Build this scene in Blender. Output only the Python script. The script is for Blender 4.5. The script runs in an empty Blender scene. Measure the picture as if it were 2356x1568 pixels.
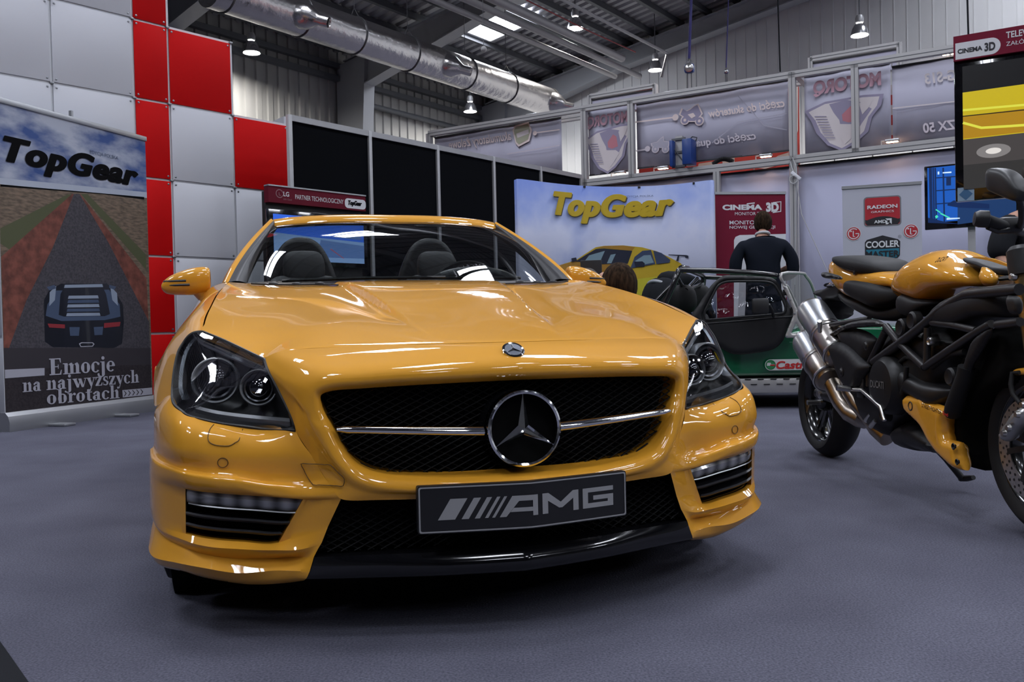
import bpy, bmesh, math, random
import numpy as np
from mathutils import Vector, Matrix, Euler
from mathutils.geometry import delaunay_2d_cdt
random.seed(7)
SC = bpy.context.scene
COL = SC.collection
PI = math.pi

# ------------------------------------------------------------------ camera
CAM_H, PITCH, ROLL, FPX, IW, IH = 0.7613, -0.019394, 0.022238, 2008.48, 2356, 1568
_cp, _sp, _cr, _sr = math.cos(PITCH), math.sin(PITCH), math.cos(ROLL), math.sin(ROLL)
_f = Vector((0, _cp, _sp)); _r = Vector((1, 0, 0)); _d = Vector((0, _sp, -_cp))
C_R = _cr * _r + _sr * _d
C_D = -_sr * _r + _cr * _d
C_F = _f
C_O = Vector((0, 0, CAM_H))
cam_data = bpy.data.cameras.new('camera')
cam = bpy.data.objects.new('camera', cam_data); COL.objects.link(cam)
m3 = Matrix((C_R, -C_D, -C_F)).transposed()
cam.matrix_world = Matrix.Translation(C_O) @ m3.to_4x4()
cam_data.sensor_width = 36.0
cam_data.lens = FPX / IW * 36.0
cam_data.clip_start = 0.05; cam_data.clip_end = 200
SC.camera = cam

# ------------------------------------------------------------------ world, exposure
world = bpy.data.worlds.new('world'); SC.world = world; world.use_nodes = True
world.node_tree.nodes['Background'].inputs['Color'].default_value = (0.55, 0.63, 0.8, 1)
world.node_tree.nodes['Background'].inputs['Strength'].default_value = 0.05
SC.view_settings.view_transform = 'Standard'
SC.view_settings.look = 'None'
SC.view_settings.exposure = 0.45
SC.view_settings.gamma = 1.0
SC.view_settings.use_curve_mapping = False
SKY_E = 26.0        # daylight through the roof lights
LAMP_W = 420.0      # high-bay lamps
SC.cycles.max_bounces = 6
SC.cycles.diffuse_bounces = 3
SC.cycles.glossy_bounces = 3
SC.cycles.transmission_bounces = 2
SC.cycles.transparent_max_bounces = 10
SC.cycles.caustics_reflective = False
SC.cycles.use_adaptive_sampling = True
SC.cycles.adaptive_threshold = 0.05
SC.cycles.adaptive_min_samples = 16
SC.cycles.caustics_refractive = False
SC.cycles.sample_clamp_indirect = 6.0

# ------------------------------------------------------------------ small maths helpers
def ray(u, v):
    return C_R * ((u - IW / 2) / FPX) + C_D * ((v - IH / 2) / FPX) + C_F
def at(u, v, Y):            # point seen at (u, v) and standing Y metres away
    d = ray(u, v); return C_O + d * (Y / d.y)
def at_x(u, v, X):          # point seen at (u, v) in the vertical plane x = X
    d = ray(u, v); return C_O + d * (X / d.x)
def on_floor(u, v):
    d = ray(u, v); return C_O + d * (-CAM_H / d.z)
def on_plane(u, v, p, n):
    d = ray(u, v); return C_O + d * ((Vector(p) - C_O).dot(n) / d.dot(n))

def herm(ts, P, T):
    ts = np.asarray(ts, float); P = np.asarray(P, float); T = np.asarray(T, float)
    n = len(ts)
    if n == 2:
        w = ((T - ts[0]) / (ts[1] - ts[0]))[:, None]; return P[0] * (1 - w) + P[1] * w
    d = (P[1:] - P[:-1]) / (ts[1:] - ts[:-1])[:, None]
    h = ts[1:] - ts[:-1]
    m = np.zeros_like(P)
    m[1:-1] = (d[:-1] * h[1:, None] + d[1:] * h[:-1, None]) / (h[1:] + h[:-1])[:, None]
    m[0] = d[0] * 1.5 - m[1] * .5; m[-1] = d[-1] * 1.5 - m[-2] * .5
    i = np.clip(np.searchsorted(ts, T, side='right') - 1, 0, n - 2)
    hh = h[i]; s = (T - ts[i]) / hh; s2 = s * s; s3 = s2 * s
    a = (2 * s3 - 3 * s2 + 1)[:, None]; b = ((s3 - 2 * s2 + s) * hh)[:, None]
    c = (-2 * s3 + 3 * s2)[:, None]; e = ((s3 - s2) * hh)[:, None]
    return a * P[i] + b * m[i] + c * P[i + 1] + e * m[i + 1]
def smooth_poly(pts, n=6, closed=True, corners=()):
    """round a polyline through its points"""
    P = [tuple(p) for p in pts]; N = len(P); out = []
    rng = range(N if closed else N - 1)
    for i in rng:
        p0 = np.array(P[(i - 1) % N] if closed or i > 0 else P[i], float); p1 = np.array(P[i], float)
        p2 = np.array(P[(i + 1) % N], float); p3 = np.array(P[(i + 2) % N] if closed or i + 2 < N else P[i + 1], float)
        m1 = (p2 - p0) / 2; m2 = (p3 - p1) / 2
        if i in corners: m1 = (p2 - p1)
        if (i + 1) % N in corners: m2 = (p2 - p1)
        for k in range(n):
            s = k / n
            out.append(tuple((2*s**3-3*s*s+1)*p1 + (s**3-2*s*s+s)*m1 + (-2*s**3+3*s*s)*p2 + (s**3-s*s)*m2))
    if not closed: out.append(P[-1])
    return out

# ------------------------------------------------------------------ materials
MATS = {}
def mat(name, col=(.5, .5, .5), rough=.5, metal=0., coat=0., spec=.5, emit=None, es=0., coat_r=.03, trans=0., alpha=1.):
    if name in MATS: return MATS[name]
    m = bpy.data.materials.new(name); m.use_nodes = True
    b = m.node_tree.nodes['Principled BSDF']
    b.inputs['Base Color'].default_value = (*col, 1)
    b.inputs['Roughness'].default_value = rough
    b.inputs['Metallic'].default_value = metal
    b.inputs['Coat Weight'].default_value = coat
    b.inputs['Coat Roughness'].default_value = coat_r
    b.inputs['Specular IOR Level'].default_value = spec
    b.inputs['Transmission Weight'].default_value = trans
    b.inputs['Alpha'].default_value = alpha
    if emit:
        b.inputs['Emission Color'].default_value = (*emit, 1); b.inputs['Emission Strength'].default_value = es
    MATS[name] = m
    return m
def nodes(m): return m.node_tree.nodes, m.node_tree.links
def bump_noise(m, scale, strength, dist=.01, detail=3., coord='Object'):
    N, L = nodes(m); b = N['Principled BSDF']
    tc = N.new('ShaderNodeTexCoord'); nz = N.new('ShaderNodeTexNoise'); bp = N.new('ShaderNodeBump')
    nz.inputs['Scale'].default_value = scale; nz.inputs['Detail'].default_value = detail
    bp.inputs['Strength'].default_value = strength; bp.inputs['Distance'].default_value = dist
    L.new(tc.outputs[coord], nz.inputs['Vector']); L.new(nz.outputs['Fac'], bp.inputs['Height']); L.new(bp.outputs['Normal'], b.inputs['Normal'])
    return m
def mottle(m, c1, c2, scale, detail=4., coord='Object', lo=.35, hi=.65, stretch=None):
    N, L = nodes(m); b = N['Principled BSDF']
    tc = N.new('ShaderNodeTexCoord'); nz = N.new('ShaderNodeTexNoise'); cr = N.new('ShaderNodeValToRGB')
    nz.inputs['Scale'].default_value = scale; nz.inputs['Detail'].default_value = detail
    src = tc.outputs[coord]
    if stretch:
        mp = N.new('ShaderNodeMapping'); mp.inputs['Scale'].default_value = stretch
        L.new(src, mp.inputs['Vector']); src = mp.outputs['Vector']
    cr.color_ramp.elements[0].position = lo; cr.color_ramp.elements[0].color = (*c1, 1)
    cr.color_ramp.elements[1].position = hi; cr.color_ramp.elements[1].color = (*c2, 1)
    L.new(src, nz.inputs['Vector']); L.new(nz.outputs['Fac'], cr.inputs['Fac']); L.new(cr.outputs['Color'], b.inputs['Base Color'])
    return m
def s2l(r, g, b):
    f = lambda c: (c / 255 / 12.92) if c / 255 <= .04045 else ((c / 255 + .055) / 1.055) ** 2.4
    return (f(r), f(g), f(b))

# ------------------------------------------------------------------ objects
def tag(o, label=None, cat=None, group=None, kind=None):
    if label: o['label'] = label
    if cat: o['category'] = cat
    if group: o['group'] = group
    if kind: o['kind'] = kind
    return o
def thing(name, label, cat, loc=(0, 0, 0), rz=0., group=None):
    o = bpy.data.objects.new(name, None); COL.objects.link(o); o.location = loc; o.rotation_euler = (0, 0, rz)
    o.empty_display_size = .1
    return tag(o, label, cat, group)
def link_mesh(name, me, mats, parent=None, smooth=True, angle=35):
    if not isinstance(mats, (list, tuple)): mats = [mats]
    if len(me.materials) == 0:
        for m in mats: me.materials.append(m)
    if smooth and len(me.polygons):
        me.polygons.foreach_set('use_smooth', [True] * len(me.polygons))
        if angle < 180: me.set_sharp_from_angle(angle=math.radians(angle))
    o = bpy.data.objects.new(name, me); COL.objects.link(o)
    if parent: o.parent = parent
    return o
def from_bm(name, bm, mats, parent=None, smooth=True, angle=35, doubles=0.):
    if doubles: bmesh.ops.remove_doubles(bm, verts=bm.verts, dist=doubles)
    me = bpy.data.meshes.new(name); bm.to_mesh(me); bm.free()
    return link_mesh(name, me, mats, parent, smooth, angle)
def pydata(name, V, F, mats, parent=None, smooth=True, angle=35, mi=None):
    me = bpy.data.meshes.new(name); me.from_pydata([tuple(map(float, v)) for v in V], [], F)
    if mi is not None:
        if not isinstance(mats, (list, tuple)): mats = [mats]
        for m in mats: me.materials.append(m)
        me.polygons.foreach_set('material_index', mi)
    me.update()
    return link_mesh(name, me, mats, parent, smooth, angle)

def bm_box(bm, c, s, rot=None, bev=0.):
    """box of size s centred on c"""
    r = bmesh.ops.create_cube(bm, size=1.0)
    vs = r['verts']
    M = Matrix.Translation(Vector(c)) @ (rot.to_4x4() if rot is not None else Matrix.Identity(4)) @ Matrix.Diagonal((s[0], s[1], s[2], 1))
    bmesh.ops.transform(bm, matrix=M, verts=vs)
    if bev:
        es = list({e for v in vs for e in v.link_edges})
        bmesh.ops.bevel(bm, geom=es, offset=bev, segments=2, profile=.5, affect='EDGES')
    return bm
def box(name, c, s, m, parent=None, rot=None, bev=0.):
    bm = bmesh.new(); bm_box(bm, c, s, rot, bev); return from_bm(name, bm, m, parent, angle=40)
def bm_beam(bm, a, b, w, h, up=(0, 0, 1)):
    """rectangular bar from a to b"""
    a = Vector(a); b = Vector(b); d = (b - a); L = d.length; d.normalize()
    s = d.cross(Vector(up)); s = s.normalized() if s.length > 1e-6 else Vector((1, 0, 0)); u = s.cross(d)
    R = Matrix((s, d, u)).transposed()
    return bm_box(bm, (a + b) / 2, (w, L, h), R)
def beam(name, a, b, w, h, m, parent=None, up=(0, 0, 1)):
    bm = bmesh.new(); bm_beam(bm, a, b, w, h, up); return from_bm(name, bm, m, parent, smooth=False)
def bm_tube(bm, pts, r, n=10, cap=True, closed=False):
    pts = [Vector(p) for p in pts]; N = len(pts)
    R = r if isinstance(r, (list, tuple)) else [r] * N
    rings = []; prev = None
    for i, p in enumerate(pts):
        if closed: t = pts[(i + 1) % N] - pts[i - 1]
        else: t = (pts[min(i + 1, N - 1)] - pts[max(i - 1, 0)])
        t.normalize()
        if prev is None:
            a = Vector((0, 0, 1)) if abs(t.z) < .9 else Vector((1, 0, 0))
            s = t.cross(a).normalized()
        else:
            s = (prev - t * prev.dot(t)); s = s.normalized() if s.length > 1e-6 else t.orthogonal().normalized()
        prev = s; u = t.cross(s)
        rings.append([bm.verts.new(p + (s * math.cos(2*PI*k/n) + u * math.sin(2*PI*k/n)) * R[i]) for k in range(n)])
    for i in range(N if closed else N - 1):
        A = rings[i]; B = rings[(i + 1) % N]
        for k in range(n): bm.faces.new((A[k], A[(k+1) % n], B[(k+1) % n], B[k]))
    if cap and not closed:
        bm.faces.new(rings[0][::-1]); bm.faces.new(rings[-1])
    return bm
def tube(name, pts, r, m, parent=None, n=10, closed=False, angle=50):
    bm = bmesh.new(); bm_tube(bm, pts, r, n, True, closed); bmesh.ops.recalc_face_normals(bm, faces=bm.faces)
    return from_bm(name, bm, m, parent, angle=angle)
def bm_lathe(bm, prof, M=None, n=32, cap0=False, cap1=False, arc=2*PI):
    """prof: list of (radius, height) about local z"""
    full = abs(arc - 2*PI) < 1e-6; k = n if full else n + 1
    rings = [[bm.verts.new((r*math.cos(arc*i/n), r*math.sin(arc*i/n), z)) for i in range(k)] for r, z in prof]
    for a, b in zip(rings, rings[1:]):
        for i in range(n): bm.faces.new((a[i], a[(i+1) % k], b[(i+1) % k], b[i]))
    if cap0: bm.faces.new(rings[0][::-1])
    if cap1: bm.faces.new(rings[-1])
    if M is not None: bmesh.ops.transform(bm, matrix=M, verts=[v for r in rings for v in r])
    return bm
def lathe(name, prof, m, parent=None, M=None, n=32, cap0=False, cap1=False, angle=35):
    bm = bmesh.new(); bm_lathe(bm, prof, M, n, cap0, cap1); bmesh.ops.recalc_face_normals(bm, faces=bm.faces)
    return from_bm(name, bm, m, parent, angle=angle)
def axis_matrix(loc, d, up=(0, 0, 1)):
    """local z along d"""
    d = Vector(d).normalized(); x = Vector(up).cross(d)
    x = x.normalized() if x.length > 1e-6 else Vector((1, 0, 0)); y = d.cross(x)
    return Matrix.Translation(Vector(loc)) @ Matrix((x, y, d)).transposed().to_4x4()
def inside(p, poly):
    x, y = p; c = False; n = len(poly); j = n - 1
    for i in range(n):
        xi, yi = poly[i][0], poly[i][1]; xj, yj = poly[j][0], poly[j][1]
        if (yi > y) != (yj > y) and x < (xj - xi) * (y - yi) / (yj - yi) + xi: c = not c
        j = i
    return c
def seg_dist(p, poly):
    P = np.asarray(poly, float); A = P; B = np.roll(P, -1, 0); d = B - A; q = np.asarray(p, float)
    L = (d * d).sum(1) + 1e-12
    t = np.clip(((q - A) * d).sum(1) / L, 0, 1)
    return math.sqrt((((A + t[:, None] * d) - q) ** 2).sum(1).min())
def cdt_fill(poly, step, holes=()):
    """triangulate a 2-D polygon with a regular inner grid; returns verts, faces"""
    pts = [Vector(p[:2]) for p in poly]; n = len(pts); loops = [list(range(n))]
    for h in holes:
        k = len(pts); pts += [Vector(p[:2]) for p in h]; loops.append(list(range(k, len(pts))))
    xs = [p[0] for p in poly]; ys = [p[1] for p in poly]
    nx = int((max(xs) - min(xs)) / step) + 1; ny = int((max(ys) - min(ys)) / (step * .866)) + 1
    for j in range(ny + 1):
        for i in range(nx + 1):
            q = (min(xs) + (i + .5 * (j % 2)) * step, min(ys) + j * step * .866)
            if inside(q, poly) and seg_dist(q, poly) > step * .45 and not any(inside(q, h) or seg_dist(q, h) < step * .45 for h in holes):
                pts.append(Vector(q))
    edges = [(l[i], l[(i + 1) % len(l)]) for l in loops for i in range(len(l))]
    v, e, f, _, _, _ = delaunay_2d_cdt(pts, edges, [], 0, 1e-6)
    F = []
    for t in f:
        c = (sum(v[i].x for i in t) / len(t), sum(v[i].y for i in t) / len(t))
        if inside(c, poly) and not any(inside(c, h) for h in holes): F.append(tuple(t))
    return [(p.x, p.y) for p in v], F
def densify(poly, step):
    out = []
    for a, b in zip(poly, list(poly[1:]) + [poly[0]]):
        n = max(1, int(math.dist(a, b) / step)); out += [tuple(np.array(a) + (np.array(b) - np.array(a)) * k / n) for k in range(n)]
    return out
def tps(P, vals, lam=0.):
    P = np.asarray(P, float); vals = np.asarray(vals, float); n = len(P)
    def U(r2): return np.where(r2 > 1e-14, r2 * np.log(r2 + 1e-20), 0.)
    K = U(((P[:, None] - P[None]) ** 2).sum(-1)) + lam * np.eye(n)
    Q = np.hstack([np.ones((n, 1)), P]); A = np.zeros((n + 3, n + 3)); A[:n, :n] = K; A[:n, n:] = Q; A[n:, :n] = Q.T
    w = np.linalg.solve(A, np.concatenate([vals, np.zeros(3)]))
    def fn(q):
        q = np.atleast_2d(np.asarray(q, float))
        return U(((q[:, None] - P[None]) ** 2).sum(-1)) @ w[:n] + np.hstack([np.ones((len(q), 1)), q]) @ w[n:]
    return fn

# ------------------------------------------------------------------ flat prints and lettering
def text_mesh(body, size=1., shear=0., weight=0., extrude=0., spacing=1., align='LEFT', sx=1.):
    c = bpy.data.curves.new('lettering', 'FONT'); c.body = body; c.size = size; c.shear = shear; c.offset = weight
    c.extrude = extrude; c.space_character = spacing; c.align_x = align; c.resolution_u = 6
    o = bpy.data.objects.new('lettering', c); COL.objects.link(o)
    dg = bpy.context.evaluated_depsgraph_get(); me = bpy.data.meshes.new_from_object(o.evaluated_get(dg))
    bpy.data.objects.remove(o); bpy.data.curves.remove(c)
    me.materials.clear()
    return me
def fit_text(body, x0, x1, z0, z1, shear=0., weight=0., spacing=1., mirror=False, slope=0., heavy=0.):
    """lettering squeezed into a box of the local x-z plane -> (verts, faces)"""
    me = text_mesh(body, 1., shear, weight, 0., spacing)
    V = np.array([v.co[:] for v in me.vertices]); F = [tuple(p.vertices) for p in me.polygons]
    bpy.data.meshes.remove(me)
    a, b = V[:, 0].min(), V[:, 0].max(); c, d = V[:, 1].min(), V[:, 1].max()
    s = (V[:, 0] - a) / (b - a); t = (V[:, 1] - c) / (d - c)
    if mirror: s = 1 - s; F = [f[::-1] for f in F]
    V = [(x0 + si * (x1 - x0), 0., z0 + ti * (z1 - z0) + slope * si) for si, ti in zip(s, t)]
    if heavy:       # heavier strokes: the outline repeated a little to each side
        VV = []; FF = []; hz_ = z1 - z0
        for dx, dz_ in ((-1, 0), (-.5, .22), (0, -.22), (.5, .22), (1, 0), (0, .22), (-.5, -.22), (.5, -.22)):
            k = len(VV); kk = len(FF) * 0 + k / max(1, len(V)); VV += [(x + dx * heavy * hz_, y - kk * .00008, z + dz_ * heavy * hz_) for x, y, z in V]; FF += [tuple(k + i for i in f) for f in F]
        return VV, FF
    return V, F
class Sheet:
    """a flat upright thing: local x along its width, z up, front face towards -y"""
    def __init__(s, p, q, z0=0.):
        s.p = Vector(p); s.q = Vector(q); d = s.q - s.p; d.z = 0; s.w = d.length; s.ax = d.normalized()
        s.n = Vector((s.ax.y, -s.ax.x, 0)); s.rz = math.atan2(s.ax.y, s.ax.x); s.o = Vector((s.p.x, s.p.y, z0))
        s.lay = 0
    def px(s, u, v, off=0.):
        h = on_plane(u, v, s.o + s.n * off, s.n); d = h - s.o
        return (d.dot(s.ax), d.z)
    def print_(s, name, polys, mats, parent, off, step=.0006, smooth_n=0, first=0.):
        """polys: (list of (x,z), material index) drawn one above the other on the sheet"""
        V = []; F = []; MI = []
        for k, (pl, mi) in enumerate(polys):
            y = -(off + first + k * step); b = len(V)
            V += [(x, y, z) for x, z in pl]
            tri = delaunay_2d_cdt([Vector(p) for p in pl], [(i, (i + 1) % len(pl)) for i in range(len(pl))], [], 1, 1e-7)
            if len(tri[0]) != len(pl):
                V = V[:b] + [(p.x, y, p.y) for p in tri[0]]
            for f in tri[2]:
                F.append(tuple(b + i for i in f)); MI.append(mi)
        o = pydata(name, V, F, mats, parent, smooth=False, mi=MI)
        return o
    def text(s, name, body, m, parent, off, x0, x1, z0, z1, **k):
        V, F = fit_text(body, x0, x1, z0, z1, **k)
        return pydata(name, [(x, y - off, z) for x, y, z in V], F, m, parent, smooth=False)
def rrect(x0, z0, x1, z1, r, n=5):
    out = []
    for cx, cz, a in ((x1 - r, z1 - r, 0), (x0 + r, z1 - r, 90), (x0 + r, z0 + r, 180), (x1 - r, z0 + r, 270)):
        for k in range(n + 1):
            t = math.radians(a + 90 * k / n); out.append((cx + r * math.cos(t), cz + r * math.sin(t)))
    return out
def disc(cx, cz, rx, rz=None, n=28):
    rz = rz or rx
    return [(cx + rx * math.cos(2*PI*k/n), cz + rz * math.sin(2*PI*k/n)) for k in range(n)]
def ring_poly(pts, w, closed=False):
    """ribbon of width w along a 2-D polyline"""
    P = [Vector(p) for p in pts]; L = []; R = []
    for i, p in enumerate(P):
        a = P[i - 1] if i else p; b = P[i + 1] if i + 1 < len(P) else p
        t = (b - a).normalized(); nn = Vector((-t.y, t.x)) * w / 2
        L.append(tuple(p + nn)); R.append(tuple(p - nn))
    return L + R[::-1]
def loft(rows, T, sub=5, sharp=()):
    E = np.array([herm(ts, P, T) for ts, P in rows]); n = len(E)
    ch = [0.]
    for i in range(1, n): ch.append(ch[-1] + max(1e-4, float(np.linalg.norm(E[i] - E[i - 1], axis=1).mean())))
    cuts = [0] + sorted(sharp) + [n - 1]; out = []; idx = {}
    flat = E.reshape(n, -1)
    for a, b in zip(cuts, cuts[1:]):
        if a == b: continue
        tt = []
        for i in range(a, b): tt += [ch[i] + (ch[i + 1] - ch[i]) * k / sub for k in range(sub)]
        if b == n - 1: tt.append(ch[b])
        seg = herm(ch[a:b + 1], flat[a:b + 1], tt); out.append(seg)
    G = np.vstack(out).reshape(-1, E.shape[1], 3)
    return G
def grid_faces(M, N, skip=None, flip=False):
    F = []
    for i in range(M - 1):
        for j in range(N - 1):
            if skip and skip(i, j): continue
            f = (i*N + j, i*N + j + 1, (i+1)*N + j + 1, (i+1)*N + j)
            F.append(f[::-1] if flip else f)
    return F
def mirror_grid(name, G, m, parent, skip=None, flip=False, both=True, side=1, angle=35):
    """half surface and its mirror image across the car's centre plane"""
    M, N = G.shape[:2]; V = G.reshape(-1, 3).copy(); F = grid_faces(M, N, skip, flip)
    if both:
        V2 = V * np.array([-1, 1, 1]); k = len(V); F = F + [tuple(k + i for i in f[::-1]) for f in F]; V = np.vstack([V, V2])
    elif side < 0:
        V = V * np.array([-1, 1, 1]); F = [f[::-1] for f in F]
    bm = bmesh.new(); bv = [bm.verts.new(v) for v in V.tolist()]
    for f in F:
        try: bm.faces.new([bv[i] for i in f])
        except ValueError: pass
    bmesh.ops.remove_doubles(bm, verts=bm.verts, dist=5e-4)
    loose = [v for v in bm.verts if not v.link_faces]
    bmesh.ops.delete(bm, geom=loose, context='VERTS')
    return from_bm(name, bm, m, parent, angle=angle)
# ------------------------------------------------------------------ shared materials
PAINT = mat('yellow_paint', (.69, .315, .024), .55, .0, 1.0, .15)
PAINT.node_tree.nodes['Principled BSDF'].inputs['Coat IOR'].default_value = 1.55
BLACK_GLOSS = mat('gloss_black', (.004, .004, .005), .12, 0, .7, .3)
BLACK = mat('satin_black', (.012, .012, .013), .45)
BLACK_TRIM = mat('black_trim', (.022, .022, .026), .38)
DARK = mat('void_black', (.004, .004, .004), .9, spec=.1)
MESHM = mat('grille_mesh_black', (.007, .007, .0075), .5)
CHROME = mat('chrome', (.82, .83, .85), .07, 1.)
STEEL = mat('brushed_steel', (.56, .55, .53), .28, 1.)
ALU = mat('anodised_aluminium', (.47, .48, .50), .38, .85)
ALU_GREY = mat('grey_aluminium_profile', (.42, .42, .43), .45, .35)
RUBBER = mat('tyre_rubber', (.009, .009, .010), .65, spec=.3)
LEATHER = bump_noise(mat('black_leather', (.009, .009, .010), .6, spec=.3), 160, .15, .002)
CLOTH_BLACK = bump_noise(mat('black_cloth', (.010, .011, .014), .9, spec=.2), 300, .2, .002)
RED = mat('red_panel', (.68, .004, .005), .6, spec=.12)
WHITE = mat('white_panel', (.74, .75, .80), .6, spec=.2)
WHITE_INK = mat('white_ink', (.66, .67, .70), .5)
BLACK_INK = mat('black_ink', (.004, .004, .005), .8, spec=.08)
SKIN = mat('skin', (.42, .22, .15), .55)
HAIR = mat('dark_brown_hair', (.018, .011, .008), .6)
def glass(name, tint, f0=.04, rough=0., boost=1.):
    """thin pane: mirror reflection by angle over a tinted see-through body"""
    if name in MATS: return MATS[name]
    m = bpy.data.materials.new(name); m.use_nodes = True; N, L = nodes(m); N.clear()
    o = N.new('ShaderNodeOutputMaterial'); mx = N.new('ShaderNodeMixShader'); t = N.new('ShaderNodeBsdfTransparent')
    g = N.new('ShaderNodeBsdfGlossy'); fr = N.new('ShaderNodeFresnel'); mu = N.new('ShaderNodeMath')
    t.inputs['Color'].default_value = (*tint, 1); g.inputs['Roughness'].default_value = rough
    fr.inputs['IOR'].default_value = (1 + math.sqrt(f0)) / (1 - math.sqrt(f0))
    mu.operation = 'MULTIPLY'; mu.inputs[1].default_value = boost; mu.use_clamp = True
    L.new(fr.outputs['Fac'], mu.inputs[0]); L.new(mu.outputs[0], mx.inputs['Fac'])
    L.new(t.outputs[0], mx.inputs[1]); L.new(g.outputs[0], mx.inputs[2]); L.new(mx.outputs[0], o.inputs['Surface'])
    MATS[name] = m; return m
WINDSHIELD = glass('windscreen_glass', (.52, .56, .56), .05, 0, 1.5)
LENS = glass('clear_lens', (.93, .95, .96), .04, 0, .7)
PVC = glass('clear_vinyl', (.82, .83, .85), .05, .03, 1.2)
# ------------------------------------------------------------------ the exhibition hall
H0_ = Vector((-.56, 26., 0)); E1 = Vector((.6, .8, 0)); E2 = Vector((.8, -.6, 0)); UP = Vector((0, 0, 1))
def hp(a, b, z): return H0_ - E1 * a + E2 * b + UP * z
def roof_z(b): return 7.40 + .14 * b if b < 22 else 7.40 + .14 * (44 - b)
LEN, WID = 46., 44.
carpet = mat('grey_blue_carpet', (.10, .10, .13), .95, spec=.15)
mottle(carpet, (.084, .084, .114), (.112, .113, .149), 2.2, 6., lo=.3, hi=.7)
def carpet_pile():
    N, L = nodes(carpet); b = N['Principled BSDF']; tc = N.new('ShaderNodeTexCoord'); n1 = N.new('ShaderNodeTexNoise'); n1.inputs['Scale'].default_value = 170; n1.inputs['Detail'].default_value = 3
    bp = N.new('ShaderNodeBump'); bp.inputs['Strength'].default_value = .5; bp.inputs['Distance'].default_value = .006
    mx = N.new('ShaderNodeMix'); mx.data_type = 'RGBA'; mx.blend_type = 'MULTIPLY'; mx.inputs['Factor'].default_value = 1.
    cr = N.new('ShaderNodeValToRGB'); cr.color_ramp.elements[0].position = .3; cr.color_ramp.elements[0].color = (.62, .62, .62, 1); cr.color_ramp.elements[1].position = .7; cr.color_ramp.elements[1].color = (1.3, 1.3, 1.3, 1)
    L.new(tc.outputs['Object'], n1.inputs['Vector']); L.new(n1.outputs['Fac'], bp.inputs['Height']); L.new(bp.outputs['Normal'], b.inputs['Normal'])
    old = b.inputs['Base Color'].links[0].from_socket
    L.new(n1.outputs['Fac'], cr.inputs['Fac']); L.new(old, mx.inputs['A']); L.new(cr.outputs['Color'], mx.inputs['B']); L.new(mx.outputs['Result'], b.inputs['Base Color'])
carpet_pile()
def quad_slab(name, pts, thick, n, m, kind='structure'):
    pts = [Vector(p) for p in pts]; k = len(pts); q = [p + Vector(n) * thick for p in pts]
    o = pydata(name, pts + q, [tuple(range(k)), tuple(range(2*k - 1, k - 1, -1))] + [(i, i + k, (i+1) % k + k, (i+1) % k) for i in range(k)], m, None, smooth=False)
    return tag(o, kind=kind)
quad_slab('floor', [hp(-.2, -.2, 0), hp(LEN, -.2, 0), hp(LEN, WID, 0), hp(-.2, WID, 0)], .2, (0, 0, -1), carpet)
def ribbed(name, f, n, prof, m, kind='structure'):
    """sheet with folded ribs: f(s, t, depth) with s along, t 0/1 across"""
    V = []; 
    for i in range(n):
        for ds, dd in prof: V.append(f(i + ds, 0, dd)); V.append(f(i + ds, 1, dd))
    k = len(V) // 2; F = [(2*i, 2*i + 1, 2*i + 3, 2*i + 2) for i in range(k - 1)]
    o = pydata(name, V, F, m, None, smooth=False); return tag(o, kind=kind)
CLAD = mottle(mat('cladding_beige', (.36, .35, .33), .5), (.33, .325, .31), (.39, .385, .37), .6)
CLADW = mottle(mat('cladding_white', (.78, .78, .77), .5), (.75, .75, .74), (.82, .82, .81), .5)
wp = [(0, 0), (.42, 0), (.5, .035), (.92, .035)]
ribbed('wall_left', lambda s, t, d: hp(-.1 + s * .30, d, 7.5 * t), int(LEN / .30), wp, CLAD)
wp2 = [(0, 0), (.90, 0), (.92, -.018), (.98, -.018)]
ribbed('wall_gable', lambda s, t, d: hp(-d, -.1 + s * .26, (roof_z(max(0, s * .26 - .1)) + .1) * t), int(WID / .26), wp2, CLADW)
quad_slab('wall_rear', [hp(LEN, 0, 0), hp(LEN, WID, 0), hp(LEN, WID, 7.4), hp(LEN, 22, 10.4), hp(LEN, 0, 7.4)], .2, -E1, CLADW)
quad_slab('wall_right', [hp(0, WID, 0), hp(0, WID, 7.4), hp(LEN, WID, 7.4), hp(LEN, WID, 0)], .2, E2, CLAD)
DECK = mat('roof_deck_grey', (.30, .30, .32), .45, .2)
dp = [(0, 0), (.45, 0), (.58, .06), (.87, .06)]
ribbed('ceiling', lambda s, t, d: hp(s * .28, 22 * t - .1, roof_z(22 * t) + d), int(LEN / .28), dp, DECK)
ribbed('ceiling', lambda s, t, d: hp(s * .28, 22 + 22 * t, roof_z(22 + 22 * t) + d), int(LEN / .28), dp, DECK)
STEEL_P = mat('painted_steel_grey', (.36, .37, .39), .5)
STEEL_D = mat('purlin_steel_dark', (.10, .105, .115), .5)
k = 0
for b in np.arange(.40, 44, .74):
    o = beam('trim_%d' % k, hp(0, b, roof_z(b) - .07), hp(LEN, b, roof_z(b) - .07), .10, .13, STEEL_D); tag(o, kind='structure'); k += 1
for z in (6.75, 7.05):
    o = beam('trim_%d' % k, hp(0, .12, z), hp(LEN, .12, z), .14, .12, STEEL_D); tag(o, kind='structure'); k += 1
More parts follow.
